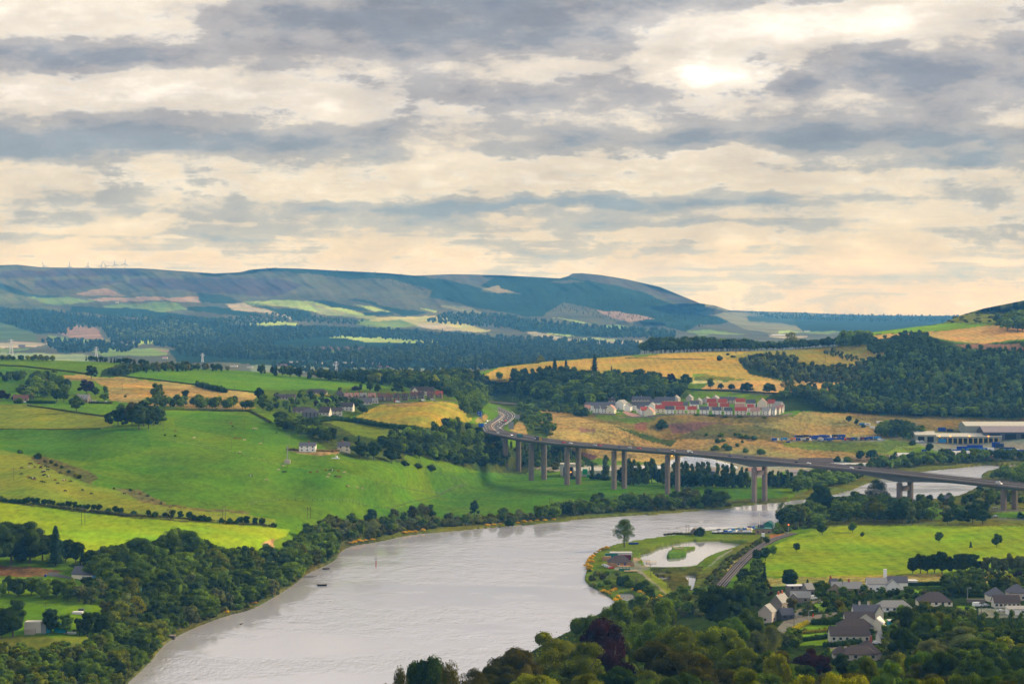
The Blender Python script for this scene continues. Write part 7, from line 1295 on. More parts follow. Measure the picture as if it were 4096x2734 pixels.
hs=empty("telecom_mast",at(1149,1853));MB().box((0,0,1.6),(5.0,3,3.4)).build("cabin",M['beige'],hs);b_=MB();b_.tube((0,0,3),(.3,0,15),.45,.35,n=8);b_.build("pole",M['steel'],hs);b_=MB()
for i in range(3):b_.box((.3+.9*math.cos(i*2.1),.9*math.sin(i*2.1),14.4),(.35,.25,2.2),i*2.1)
b_.build("antenna",M['signb'],hs);b_=MB();b_.tube((1.6,0,3),(1.6,0,24),.09,n=5);b_.tube((-.2,0,23.4),(3.4,0,23.4),.07,n=4)
for x in (0,1,2.2,3.2):b_.tube((x,0,23.4),(x,0,24.2),.05,n=4)
b_.build("aerial_post",M['steel'],hs);tag(hs,"grey telecom mast on a concrete cabin in the green pasture","mast")
# foreground village on the right
def H2(px,row,wpx,he,hr,rz,wl,rf,lb,**kw):kw["d"]=kw.get("d",8)*.88;return H(px,row,wpx*.92,he,he+(hr-he)*.84,rz,wl,rf,lb,"houses of the near village",**kw)
H2(3073,2489,62,5.6,9.6,66,'beige','grey',"beige gable house with white verges at the left of the near village",d=9,win=(1,1),gwin=1)
H2(3125,2440,54,4.4,9.0,60,'stone','grey',"grey stone gable house with two red chimneys",d=12,chim=(-.2,.25));H2(3146,2476,58,2.6,6.0,15,'darkwall','darkwall',"low black timber house beside the village street",d=7,win=(1,2));H2(3205,2410,84,3.2,6.6,-6,'stone','grey',"low stone terrace behind the red chimneys",d=8,porch=(-4,5,2.5,3.0,5.6))
H2(3182,2378,70,5.0,5.6,8,'stone','lroof',"flat roofed house with a pale roof",kind='flat',d=7);H2(3235,2382,34,4,7.6,20,'stone','grey',"steep roofed stone cottage left of the bright green tree",d=8)
H2(3390,2376,130,3.6,7.4,0,'bstone','grey',"long brown stone terrace with one tall red chimney",d=9,chim=(.08,),win=(1,7),porch=(-7.5,8,3,3.4,6.6));H2(3336,2360,30,3.8,7.2,0,'stone','slate',"slate roofed end cottage left of the long stone terrace",d=7,chim=(-.4,))
H2(3510,2364,86,4.6,8.0,0,'white','grey',"white cottage with a grey roof and gable beside the terrace",d=9,win=(1,3),porch=(8.5,7,3,4.2,7.4));h_=H2(3590,2358,90,4.6,8.2,0,'white','slate',"white cottage with a tall white chimney",d=9,chim=(),win=(1,3),porch=(-4,6.5,3,4.2,7.0))
MB().box((-6.5,0,9.2),(1.9,1.4,5.0)).build("chimney",M['white'],h_);H2(3651,2343,42,3.0,3.2,0,'white','lroof',"white flat roofed garage at the right of the white cottages",kind='flat',d=7,win=(1,1),name="garage",cat="garage")
H2(3470,2478,118,4.2,7.8,0,'cream','slate',"cream house with twin pointed gables and slate roof",d=9,win=(1,4),porch=(5.6,4,3,4.2,7.4),chim=(-.25,.08),cmat='offw');H2(3441,2498,128,3.0,6.6,0,'offw','brown',"brown roofed bungalow with a wide front gable",d=9,win=(1,3),porch=(2.2,9,3,3.0,6.2));H2(3518,2521,42,3.6,6.6,68,'cream','lroof',"small cream garage with a pale pitched roof",d=8,win=(1,1),name="garage",cat="garage")
H2(3424,2526,150,2.8,6.4,0,'offw','brown',"brown roofed bungalow seen behind the long bungalow",d=10,win=(1,3),kind='hip');H2(3402,2566,172,3.2,7.2,0,'offw','brown',"long pink walled bungalow with a wide dark brown roof",d=10,win=(1,6),door=4,fr=True);H2(3578,2447,150,2.8,6.2,0,'white','grey',"long white bungalow with a dark grey hipped roof",d=9,win=(1,5),kind='hip')
H2(3745,2424,142,2.6,7.8,0,'cream','brown',"large bungalow with a steep brown hipped roof and a skylight",d=14,win=(1,5),kind='hip');H2(3440,2640,150,2.8,6.0,0,'beige','brown',"lowest bungalow with a dark brown hipped roof",d=10,win=(1,4),kind='hip');H2(3480,2636,100,2.9,8.2,0,'beige','brown',"steep brown hipped roof with a red chimney at the lowest bungalow",d=15,kind='hip',chim=(.15,));H2(3365,2640,60,2.8,6.2,0,'beige','brown',"small pyramid roofed wing of the lowest bungalow",d=8,kind='hip',win=(1,2))
H2(3580,2504,54,2.6,3.0,0,'teal','lroof',"white roofed garden shed among the trees",kind='flat',d=5,win=(1,0),name="shed",cat="shed");H2(3534,2570,40,2.8,5.4,10,'offw','grey',"small grey roofed cottage behind the dark pine",d=7,chim=(.3,),cmat='offw');H2(3536,2518,22,1.8,2.0,0,'wh','lroof',"small white garden hut by the cream garage",kind='flat',d=3,win=(1,0),name="shed",cat="shed")
H2(3990,2406,76,3.6,8.2,0,'cream','slate',"slate hipped house at the right edge of the near village",kind='hip',d=11);H2(4075,2400,80,4.4,9.2,0,'beige','slate',"tall slate roofed house at the right edge",kind='hip',d=11);H2(4030,2430,112,3.0,7.0,0,'offw','brown',"long dark roofed house with a row of windows at the right edge",d=9,win=(1,6));H2(4072,2458,84,2.8,3.8,0,'white','grey',"white garage block at the right edge",kind='mono',d=7,name="garage",cat="garage");H2(3905,2408,78,1.6,1.8,0,'stone','stone',"long grey garden wall left of the slate hipped house",kind='flat',d=1,win=(1,0),name="garden_wall",cat="wall")
H2(3790,2000+6,46,3,6.5,0,'stone','slate',"slate roofed house half hidden in the trees below the bridge",d=8)
# lodge house with tower and farm sheds above the estate
H(2385,1524,46,7,10.5,8,'stone','grey',"old grey stone mansion half hidden behind the trees",None,win=(2,4),chim=(-.3,.3),cmat='stone');H(2450,1528,44,4,5.6,0,'beige','mauve',"low mauve roofed farm shed behind the trees",None,kind='gable',win=(1,0),name="farm_shed",cat="barn");H(2612,1546,48,6,8.2,6,'darkwall','slate',"dark farm shed beside the purple tree",None,win=(1,0),name="farm_shed",cat="barn")
gh=empty("greenhouse",at(2590,1560));
for i in range(3):
    g_=MB();g_.add([(-6,0,0),(6,0,0),(6,4,0),(-6,4,0),(-6,2,3),(6,2,3)],[(0,1,5,4),(3,4,5,2),(0,4,3),(1,2,5),(0,3,2,1)]);g_.build("bay",M['lroof'],gh,(i*1.0,i*4.2,0))
tag(gh,"white glazed greenhouse roofs below the dark farm shed","greenhouse")
# ------------------------------------------------------------------ works and warehouses
def shed(px0,px1,row,he,hr,wall,roof,label,d=24,kind='gable',rz=0,group=None,name="warehouse",doors=0,win=(1,0)):
    px=(px0+px1)/2;w=(px1-px0)*mpp(px,row);p_=at(px,row)+Vector((0,d/2,0));o_=house(p_,w,d,he,hr,rz,wall,roof,label,group,kind=kind,win=win,name=name,cat="warehouse")
    for i in range(doors):MB().box((w*((i+.5)/doors-.5)*.9,-d/2-.05,he*.38),(w/doors*.62,.14,he*.76)).build("bay_shade_panel",M['gflat'],o_)  # near-black panels painted in place of the shade inside the bays
    return o_
wh1=shed(3736,4008,1773,8.5,11.5,'greenwall','creamroof',"cream roofed warehouse with a row of open yellow framed bays",d=34,doors=12)
w_=272*mpp(3872,1773)
for i in range(13):MB().box((w_*(i/12-.5)*.9,-17.2,3.3),(.9,.3,6.6)).build("bay_post",M['yellow'],wh1)
for x in (-.42,-.26,.02,.30):MB().box((w_*x,-17.4,8.9),(1.5,.5,1.2)).build("floodlight",lamp_o,wh1)
shed(3662,3745,1768,9,12.5,'greenwall','creamroof',"gable ended wing at the left of the cream roofed warehouse",d=30,doors=2)
shed(3862,4130,1738,11,15,'greenwall','creamroof',"tall grey green warehouse with a cream roof at the back right",d=40);shed(3935,4150,1757,9,15,'darkwall','mauve',"dark warehouse with a weathered mauve roof at the right edge",d=40,doors=3)
wb=shed(3780,3968,1838,5.5,9.5,'offw','lroof',"low white roofed depot with a teal gable by the river trees",d=26,doors=4);MB().box((46*mpp(3870,1838)*1.6,-13.2,3.0),(40*mpp(3870,1838),.3,5.0)).build("orange_panelling",M['orange'],wb);MB().box((46*mpp(3870,1838)*1.6,-13.3,6.3),(44*mpp(3870,1838),.3,1.8)).build("teal_fascia",M['teal'],wb)
shed(3596,3690,1843,4.5,8.5,'bstone','lroof',"pale roofed sheds with brown gables above the bridge",d=24,win=(1,3));shed(3562,3640,1846,3.5,6.5,'bstone','mauve',"lower pale shed left of the brown gabled sheds",d=18);shed(3205,3335,1866,5,9,'bstone','brown',"long dark brown barn roof just above the bridge deck",d=26);shed(3320,3492,1874,4,5.6,'offw','lroof',"long white roofed shed seen over the bridge deck",d=20)
shed(3150,3330,1906,5,6.8,'offw','mauve',"grey roofed factory row seen under the bridge",d=20,win=(1,8));shed(3165,3220,1930,6,9,'darkwall','mauve',"dark gabled works building under the bridge",d=16,win=(1,3));
sh=shed(2242,2302,1903,12.5,12.8,'creamroof','creamroof',"tall beige box building behind the third pair of bridge legs",d=16,kind='flat',doors=1);shed(2296,2446,1905,6.2,9,'creamroof','creamroof',"long beige shed with a cream roof behind the bridge legs",d=22);shed(2520,2550,1916,5,8,'signb','lroof',"grey gabled shed with a blue door behind the fourth pair of legs",d=14);shed(2505,2660,1895,6,8,'offw','lroof',"pale roofed works building behind the poplars",d=20,win=(1,4));shed(2620,2680,1905,5,7,'offw','mauve',"low pale works building left of the white bales",d=14);shed(2800,2860,1900,4.5,7,'darkwall','mauve',"dark works hut in front of the white bales",d=12);shed(2985,3045,1905,6,9,'offw','pink',"pinkish roofed works building between the legs",d=14)
for px in (2283,2429):MB_=MB();o_=empty("floodlight",at(px,1904)+Vector((0,-1,4.6)));MB_.tube((0,0,-5),(0,0,-.4),.12,n=5);MB_.build("post",M['steel'],o_);MB().box((0,0,0),(1.1,.6,.9)).build("lamp",lamp_o,o_);tag(o_,"orange lit floodlight on the beige shed, "+("left one" if px<2300 else "right one"),"floodlight","orange floodlights on the beige shed")
o_=empty("hopper",at(2340,1908));MB().box((0,0,6),(5,4,5.5)).build("bin",M['green'],o_);MB().tube((4.5,0,0),(4.5,0,10),.6,n=10).build("flue",M['steel'],o_);MB().box((5,-1,1.5),(6,3,2.5)).build("housing",M['green'],o_);tag(o_,"bright green hopper with a steel flue in front of the beige shed","hopper")
# the heap of wrapped white bales
rs=np.random.RandomState(5);lv=Leaves(rs);hp=[(2655,1868),(2690,1866),(2740,1863),(2800,1864),(2860,1866),(2920,1870),(2950,1874)];tops=[10,24,36,36,26,12,5]
b_=MB()
for i in range(900):
    t=rs.uniform(0,5.99);k=int(t);f_=t-k;px=hp[k][0]*(1-f_)+hp[k+1][0]*f_;row=hp[k][1]*(1-f_)+hp[k+1][1]*f_;hh=(tops[k]*(1-f_)+tops[k+1]*f_)*mpp(px,row);u=rs.uniform(0,1);z=hh*(1-abs(u-.35)**1.0*1.3) if u>.35 else hh*(u/.35)
    p_=at(px,row);b_.box(p_+Vector((0,u*30,max(z,.6)-.6+rs.uniform(-.4,.4))),(rs.uniform(1.5,2.6),1.6,1.5),rs.uniform(0,3),top=.8)
for k in range(6):
    a,c_=at(*hp[k]),at(*hp[k+1]);ha,hc=[tops[j]*mpp(*hp[j]) for j in (k,k+1)]
    b_.add([a,c_,c_+Vector((0,10,hc*.95)),a+Vector((0,10,ha*.95)),a+Vector((0,32,0)),c_+Vector((0,32,0))],[(0,1,2,3),(3,2,5,4)])
tag(b_.build("bale_heap",M['bale']),"great heap of white wrapped bales seen over the bridge",None,None,'stuff')
# ------------------------------------------------------------------ lorry park and container yard
YG="lorries in the upper lorry park";rs2=random.Random(9)
yard=[(3101,1764,'wh','blue',9),(3136,1762,'lblue','lblue',8),(3176,1762,'blue','orange',9),(3208,1763,'blue','silver',9.5),(3232,1763,'wh','darkwall',8),(3255,1760,'blue','blue',9),(3285,1763,'blue','silver',9),(3305,1764,'wh','blue',10),(3330,1763,'lblue','blue',9),(3352,1763,'blue','blue',9),(3372,1762,'redp','blue',8),(3392,1762,'blue','burg',8),(3415,1761,'tgreen','blue',8),(3436,1760,'burg','silver',8),(3452,1760,'blue','burg',8),(3478,1758,'blue','blue',8),(3510,1757,'lblue','lblue',9),
        (3195,1752,'blue','dblue',11),(3225,1751,'blue','dblue',11),(3285,1751,'blue','blue',11),(3345,1750,'blue','dblue',11),(3365,1750,'blue','blue',10),(3312,1752,'wh','blue',9),(3260,1753,'blue','blue',9)]
for i,(px,row,c1,c2,L) in enumerate(yard):
    lorry(at(px,row,.3),R(180+rs2.uniform(-25,25)) if i % 2 else R(rs2.uniform(-20,20)),c1,c2,"%s lorry parked in the %s row of the lorry park, %s" % ({'blue':'blue','orange':'orange sided','silver':'silver sided','darkwall':'dark sided','lblue':'light blue','burg':'dark red','dblue':'navy'}[c2],'back' if row<1755 else 'front',ordw(i)+' from the left' if i<17 else ordw(i-17)+' placed'),YG,L=L,H=3.6)
def box_thing(px,row,wm,hm,dm,col,name,label,cat,group=None,rz=0,dz=0.0):
    o_=empty(name,at(px,row,dz),R(rz));b_=MB();b_.box((0,dm/2,hm/2),(wm,dm,hm));n=max(3,int(wm/1.1))
    for i in range(n+1):b_.box((-wm/2+wm*i/n,-.05,hm/2),(.14,.12,hm*.96))
    b_.build("shell",M[col],o_);MB().box((wm/2+.04,dm/2,hm/2),(.08,dm*.9,hm*.9)).build("door",M[col],o_);MB().box((0,dm/2,hm+.06),(wm+.1,dm+.1,.12)).build("lid",M[col],o_);return tag(o_,label,cat,group)
for i,(px,row,w,h,col) in enumerate(((3118,1768,5,1.8,'yellow'),(3142,1768,6,1.8,'yellow'),(3240,1768,3,1.8,'yellow'),(3343,1767,5,2.6,'yellow'),(3358,1767,5,2.6,'yellow'),(3203,1768,4,1.6,'yellow'),(3152,1769,4,1.5,'blue'))):box_thing(px,row,w,h,2.4,col,"skip","%s skip in front of the parked lorries, %s from the left" % (col,ordw(i)),"skip","skips at the lorry park")
CG="shipping containers in the depot yard"
for i,(px,row,w,h,col,z) in enumerate(((3862,1800,20,4.5,'blue',0),(3900,1798,18,5.5,'blue',0),(3905,1806,22,4,'lblue',0),(3925,1804,14,4,'blue',0),(3984,1788,9,6,'blue',0),(4000,1790,9,5,'dblue',0),(3955,1800,12,3,'wh',0),(4030,1798,18,3,'dblue',0),(4032,1810,14,4,'lblue',0),(3950,1812,16,3,'lblue',0),(3990,1812,12,2.6,'lblue',0),(3762,1812,4,4,'blue',0),(3776,1812,4,4,'lblue',0),(3795,1808,6,4,'dblue',0),(3824,1806,8,2.6,'blue',0),(3697,1810,5,3.6,'blue',0),(3769,1770,9,4.5,'lblue',0),(3722,1764,9,4,'blue',0),(4062,1806,9,3,'wh',0),(4085,1812,10,4,'blue',0),(4060,1818,8,3.5,'lblue',0),(3768,1724,9,4.5,'blue',0),(3800,1725,8,3,'dblue',0))):
    box_thing(px,row,w,h,2.6,col,"shipping_container","%s container %s" % ({'blue':'blue','lblue':'light blue','dblue':'navy','wh':'white'}[col],("%s in order along the depot yard" % ordw(i)) if i<16 else ["","beside the left end of the open bays","left of the cream warehouse door","near the right edge of the depot","at the right edge of the depot","in front of the right edge pile","behind the cream warehouse roof","low behind the cream warehouse roof"][i-15]),"container",CG)
for px,row,an,col,lab,k in ((3655,1767,20,'dblue',"dark blue pick up left of the cream warehouse",'van'),(3672,1768,20,'wh',"white van left of the cream warehouse",'van'),(3690,1768,0,'silver',"silver van at the warehouse gable",'van'),(3742,1769,0,'wh',"white van below the warehouse gable",'van'),(4000,1808,0,'wh',"white lorry cab in the container yard",'van'),(3530,1760,0,'silver',"white car at the right end of the lorry park",'car'),(3520,1760,0,'wh',"white van at the right end of the lorry park",'van')):on_land(px,row,an,col,lab,k,"vehicles at the depot")
o_=empty("caravan",at(3470,1702));MB().box((0,0,1.9),(7,2.4,2.4),top=.93).build("body",M['wh'],o_);MB().box((0,-1.22,2.1),(3.6,.06,.8)).build("window",M['glass'],o_);MB().tube((-.3,-1.1,.5),(-.3,1.1,.5),.4,n=10).build("wheel",M['rubber'],o_);tag(o_,"white caravan parked between dark trees above the lorry park","caravan")
box_thing(3452,1700,9,2.6,3,'lblue',"cabin","light blue cabin left of the white caravan","cabin");box_thing(3490,1712,6,2.2,3,'wh',"trailer","white flat trailer in front of the caravan","trailer");box_thing(3518,1692,7,2.6,4,'wh',"cabin","white cabin beside the tree clump above the lorry park","cabin")
# ------------------------------------------------------------------ cafe, ponds and shore
D_=lambda px,row:mpp(px,row)
cf=house(at(2481,2265)+Vector((0,6.5,0)),92*D_(2481,2265),12,3.0,7.4,R(0)*0+6,'wood','brown',"timber clad cafe with a dark hipped roof between the river and the pond",None,kind='hip',win=(1,0),name="cafe",cat="cafe")
w_=92*D_(2481,2265);addwin(cf,-w_*.12,-6.06,1.7,1.4,1.3);MB().box((w_*.17,-6.08,1.3),(1.0,.14,2.4)).build("door",M['blue'],cf);b_=MB()
for i in range(14):b_.box((w_*.27+i*.36,-6.9,1.5),(.28,.12,3.0))
b_.build("timber_screen",M['wood'],cf);MB().box((-w_*.40,-6.6,1.4),(2.6,1.2,2.6)).build("porch",M['wood'],cf);MB().tube((w_*.06,0,7),(w_*.06,0,8.4),.25,n=8).build("flue",M['steel'],cf)
box_thing(2446,2228,9,2.7,2.6,'tgreen',"shipping_container","dark green container behind the cafe roof","container");box_thing(2505,2238,7,3.4,2.6,'burg',"shipping_container","dark red container behind the right side of the cafe","container");box_thing(2484,2226,16,3.2,5,'lroof',"cabin","white flat roofed cabin behind the cafe","cabin");box_thing(2431,2240,4.6,2.6,3,'wood',"shed","small tan shed left of the cafe","shed");fence_panel([(2408,2236),(2416,2240),(2424,2240)],2.2,M['wood'],"short brown timber screen left of the small tan shed")
sh=empty("shelter",at(2498,2282));b_=MB()
for x in (-3.6,-1.2,1.2,3.6):
    for y in (0,3):b_.box((x,y,1.5),(.18,.18,3.0))
b_.box((0,0,.9),(7.6,.12,1.4));b_.build("frame",M['canopy'],sh);MB().box((0,1.5,3.15),(8.4,4,.22)).build("roof",M['wood'],sh);tag(sh,"open timber shelter with green panels below the car park","shelter")
pf=empty("platform",at(2524,2286));MB().box((0,1,.6),(9,3,.25)).build("deck",M['reedm'],pf);MB().box((0,-.6,-.2),(8.6,.2,1.6)).build("under_shade_panel",M['gflat'],pf);tag(pf,"low pale platform beside the timber shelter","platform")  # the near-black panel stands in for the shade under the deck
fe=empty("timber_fence",at(2570,2272));b_=MB();P_=[at(*p_) for p_ in ((2540,2272),(2568,2270),(2598,2266))];b0=fe.location
for a,c_ in zip(P_[:-1],P_[1:]):
    for zz in (.45,.9,1.3):b_.tube(a-b0+Vector((0,0,zz)),c_-b0+Vector((0,0,zz)),.09,n=4)
    for k in range(4):q_=a.lerp(c_,k/3)-b0;b_.box(q_+Vector((0,0,.7)),(.18,.18,1.6))
b_.build("rail",M['reedm'],fe);tag(fe,"pale post and rail fence beside the pond outlet","fence")
jt=empty("jetty",at(2575,2236));jt.location.z=.6;b_=MB();b_.box((0,0,.55),(9,1.4,.16));b_.box((5,-3.2,.55),(7.5,2.6,.16));b_.build("deck",M['reedm'],jt);b_=MB()
for x in (-4,-2,0,2,4):
    for y in (-.7,.7):b_.tube((x,y,-1),(x,y,1.5),.09,n=5)
for y in (-.7,.7):b_.tube((-4.5,y,1.45),(4.5,y,1.45),.06,n=4)
for x in (2,8.5):b_.tube((x,-4.3,-1),(x,-4.3,1.3),.09,n=5)
b_.build("railing",M['wood'],jt);tag(jt,"small wooden jetty with railings in the pond","jetty")
sc=empty("driftwood_sculpture",at(2713,2195));b_=MB()
for s in (-1,1):
    pp=[(s*1.0,0,.3),(s*3.2,0,.8),(s*3.9,0,2.2),(s*3.4,0,3.3),(s*2.7,0,3.5)]
    for i in range(4):b_.tube(pp[i],pp[i+1],.42-.07*i,.36-.07*i,8)
b_.tube((-2,0,.5),(2,0,.5),.45,n=8);b_.build("carving",M['reedm'],sc);tag(sc,"pale wooden sculpture with two curved necks on the pond island","sculpture")
# boats
def hull(L,W,H_,m_,name="hull",flat=False):
    b_=MB();n=9;V_=[];
    for i in range(n):
        t=i/(n-1);x=(t-.5)*L;w=W/2*(math.sin(math.pi*min(1,.12+t*.62+.22*(1 if flat else 0))) if t<.999 else .12);z=.12*H_*(1+1.4*abs(t-.45)**2*4)
        V_+=[(x,-w,H_+z),(x,-w*.65,.15*H_),(x,0,0),(x,w*.65,.15*H_),(x,w,H_+z)]
    F_=[(i*5+j,i*5+j+1,i*5+j+6,i*5+j+5) for i in range(n-1) for j in range(4)]+[(0,1,2,3,4),tuple(reversed([(n-1)*5+j for j in range(5)]))]
    F_+=[(i*5,(i+1)*5,(i+1)*5+4,i*5+4) for i in range(n-1)]
    b_.add(V_,F_);return b_.mesh(name,m_)
def rowboat(pos,rz,L,col,label,group=None,top=None):
    o_=empty("rowing_boat",pos,R(rz));link("hull",hull(L,L*.34,L*.12+.25,M[col]),o_);t_=MB()
    for x in (-.22,.05,.28):t_.box((L*x,0,L*.13+.36),(.35,L*.26,.08))
    t_.build("thwart",M[top or 'wood'],o_);return tag(o_,label,"boat",group)
rowboat(at(2534,2176,.05),2,7.5,'blue',"dark blue rowing boat lying on the grass beside the lone tree",top='blue')
rowboat(atz(1304,2276,-.1),5,5,'black',"small dark boat moored close under the wooded bank");rowboat(atz(1288,2342,-.1),0,6.4,'black',"long low dark punt on the river near the left bank");rowboat(atz(966,2496,-.1),60,2.8,'black',"tiny dark round tender floating in the lower river")
o_=empty("mooring_raft",atz(1240,2303,-.1));MB().box((0,0,.1),(9,.7,.4)).build("log",M['black'],o_);MB().box((-1,-6,.1),(8,.6,.4)).build("log",M['black'],o_);tag(o_,"pair of dark floating booms at the left bank","boom")
o_=empty("landing_stage",atz(680,2556,0));MB().box((0,2,.9),(5,4,1.9)).build("stage",M['dstone'],o_);MB().box((0,2,2.0),(5.4,4.3,.2)).build("deck",M['fence'],o_);tag(o_,"dark stone landing stage jutting from the left bank","landing stage")
bc=empty("river_beacon",atz(1504,2267,0));MB().tube((0,0,-2),(0,0,4.9),.34,.30,10).build("pile",M['rust'],bc);b_=MB()
for i in range(8):
    a=i*math.pi/4;x,y=1.0*math.cos(a),1.0*math.sin(a);b_.tube((x,y,5),(x,y,7),.05,n=4);x2,y2=1.0*math.cos(a+.785),1.0*math.sin(a+.785)
    for zz in (5,6,7):b_.tube((x,y,zz),(x2,y2,zz),.05,n=4)
b_.box((0,0,5),(2,2,.12));b_.tube((0,0,5),(0,0,7.6),.09,n=5);b_.tube((-.6,0,7.5),(-.6,0,8.6),.04,n=4);b_.build("cage",M['steel'],bc);tag(bc,"rusty red navigation pile with a white cage standing in the river","beacon")
# sailing club
club=house(at(3055,2134)+Vector((0,4,0)),66*D_(3055,2134),8,4.0,4.5,-4,'bstone','tgreen',"brown brick sailing clubhouse with a flat green roof",None,kind='flat',win=(1,3),name="clubhouse",cat="clubhouse");MB().box((-1.5,1,5.6),(5,3.4,2.2)).build("lookout",M['darkwall'],club);MB().tube((-3,-2,4),(-3,-2,16),.1,n=5).build("flagpole",M['frame'],club)
house(at(3079,2112)+Vector((0,5,0)),6.5,9,3.0,5.6,70,'tgreen','canopy',"dark green boat shed behind the clubhouse",None,win=(1,0),name="boat_shed",cat="shed")
for px,h in ((3093,15),(3098,13)):o_=empty("flagpole",at(px,2118));MB().tube((0,0,0),(0,0,h),.13,.07,n=6).build("pole",M['frame'],o_);MB().tube((-.9,0,h*.78),(.9,0,h*.78),.05,n=4).build("yard",M['frame'],o_);tag(o_,"white signal mast beside the clubhouse, %s one" % ("taller" if h>14 else "shorter"),"mast")
box_thing(3053,2146,2.2,2.8,2,'wh',"cabinet","pair of white cabinets on the grass below the clubhouse","cabinet")
dg=[(2858,2131,'wh'),(2872,2130,'silver'),(2876,2124,'dblue'),(2886,2129,'wh'),(2904,2130,'blue'),(2910,2127,'wh'),(2922,2122,'blue'),(2925,2131,'lblue'),(2932,2122,'lblue'),(2920,2126,'wh'),(2938,2131,'silver'),(2948,2129,'wh'),(2956,2122,'tent'),(2964,2121,'silver'),(2958,2131,'beige'),(2980,2121,'tent'),(2986,2117,'wh'),(2998,2113,'dblue'),(2994,2121,'reedm'),(3002,2119,'silver'),(2980,2130,'wh'),(2999,2130,'wh'),(3010,2117,'tent'),(3014,2112,'tent'),(3000,2125,'reedm')]
CN=dict(wh='white',silver='silver',dblue='navy',blue='bright blue',lblue='sky blue',tent='dusty blue',beige='brown',reedm='tan')
for i,(px,row,col) in enumerate(dg):
    o_=empty("dinghy",at(px,row,.1),R(rs2.uniform(-50,50)));link("hull",hull(4.6,1.8,.7,M['silver']),o_);cv=MB();cv.add([(-2.2,-.85,.75),(2.0,-.45,.8),(2.0,.45,.8),(-2.2,.85,.75),(-2.1,0,1.9),(.9,0,2.2)],[(0,1,5,4),(3,4,5,2),(0,4,3),(1,2,5),(0,3,2,1)]);cv.build("cover",M[col],o_)
    if i % 3 != 1:MB().tube((.9,0,.7),(.9,0,7.6),.05,n=4).build("mast",M['steel'],o_)
    tag(o_,"dinghy under a %s cover in the club dinghy park, %s from the left" % (CN[col],ordw(i)),"dinghy","dinghies parked beside the clubhouse")
bt=house(at(2782,2136)+Vector((0,3,0)),6.2,6,2.2,5.4,68,'stone','stone',"ruined stone bothy half buried in ivy at the pond corner",None,win=(1,1),name="bothy",cat="hut")
# river side yard on the left
box_thing(130,2531,8.2,5.6,6,'offw',"shed","grey flat topped shed between dark trees at the left","shed");box_thing(166,2532,4.2,4.6,6,'signb',"shed","grey doored shed next to the left blue container","shed");box_thing(182,2530,4.0,4.2,3,'teal',"shipping_container","left part of the bright blue container","container");box_thing(240,2529,6.2,4.4,3,'teal',"shipping_container","right bright blue container behind the trees","container");box_thing(308,2456,5.2,1.2,4,'lroof',"shed","low pale roofed hut at the edge of the lower field","shed");box_thing(324,2446,2.6,1.6,2,'darkwall',"machine","dark machine beside the low hut","machine");box_thing(548,2366,4.2,2.2,3,'teal',"shed","teal roofed hut hidden in the bank wood","shed");box_thing(118,2536,5,2.6,3,'beige',"shed","small beige hut in front of the grey shed","shed")
for i,(px,row) in enumerate(((290,2590),(304,2592))):o_=empty("canoe",at(px,row,.1),R(80));link("hull",hull(4.6,.9,.4,M['wh']),o_);tag(o_,"white canoe on the grass below the yard, %s one" % ("left" if i==0 else "right"),"canoe","white canoes on the grass")
for i,(px,row,c_,l) in enumerate(((358,2580,'wh',"white dinghy hull under the bank trees"),(372,2584,'wh',"second white hull under the bank trees"),(398,2562,'redp',"red upturned dinghy at the edge of the bank trees"),(386,2572,'wh',"white hull next to the red upturned dinghy"))):rowboat(at(px,row,.1),20,4.2,c_,l)
rowboat(at(280,2536,.1),5,6.5,'silver',"long grey boat beside the blue container")
box_thing(181,2306,1.0,1.2,1.0,'blue',"wheelie_bin","blue wheelie bin at the end of the cottage drive","bin")
b_=MB();_pts=[(182,2300),(200,2286),(222,2288),(240,2296),(290,2308),(284,2314),(220,2306)];b_.add([at(a,c_,.15) for a,c_ in _pts],[tuple(range(len(_pts)))]);tag(b_.build("drive",M['tar']),"grey drive beside the cottage",None,None,'structure')
# ------------------------------------------------------------------ railway
CL=smooth_line([(2855,2385),(2885,2345),(2925,2297),(2975,2245),(3030,2196),(3085,2163),(3150,2141),(3180,2133)],6)
bw=24.0
def off_line(L,o_):
    out=[];P_=[at(*p_) for p_ in L]
    for i,p_ in enumerate(P_):
        t=P_[min(i+1,len(P_)-1)]-P_[max(i-1,0)];t.z=0;t.normalize();out.append(Vector((p_.x-t.y*o_,p_.y+t.x*o_,max(P_[i].z,5.2)+.0)))
    zs=[v_.z for v_ in out];zs=np.convolve(np.pad(zs,5,'edge'),np.ones(11)/11,'valid')
    for v_,z in zip(out,zs):v_.z=z+.5
    return out
def ribbon(name,L,a,c_,dz,m_,parent=None,lab=None):
    A_,B_=off_line(L,a),off_line(L,c_);n=len(A_);b_=MB();b_.add([v_+Vector((0,0,dz)) for v_ in A_+B_],[(i,i+1,n+i+1,n+i) for i in range(n-1)]);o_=b_.build(name,m_,parent)
    if lab:tag(o_,lab,None,None,'structure')
    return o_
ribbon("railway_bed",CL,-4.0,4.0,0,M['ballast'],None,"curving stone ballast bed of the railway");ribbon("railway_bank",CL,-7,-4.0,-.9,M['verge'],None,"brown shoulder of the railway")
for side,lab in ((1.75,"nearer polished railway track beside the striped field"),(-1.75,"farther polished railway track beside the scrub bank")):
    o_=empty("railway_track",(0,0,0));tag(o_,lab,"railway track")
    for g_ in (-.85,.85):ribbon("rail",CL,side+g_-.16,side+g_+.16,.32,M['railtop'],o_)
    ribbon("sleepers",CL,side-1.25,side+1.25,.12,M['dstone'],o_).name="sleeper_bed"
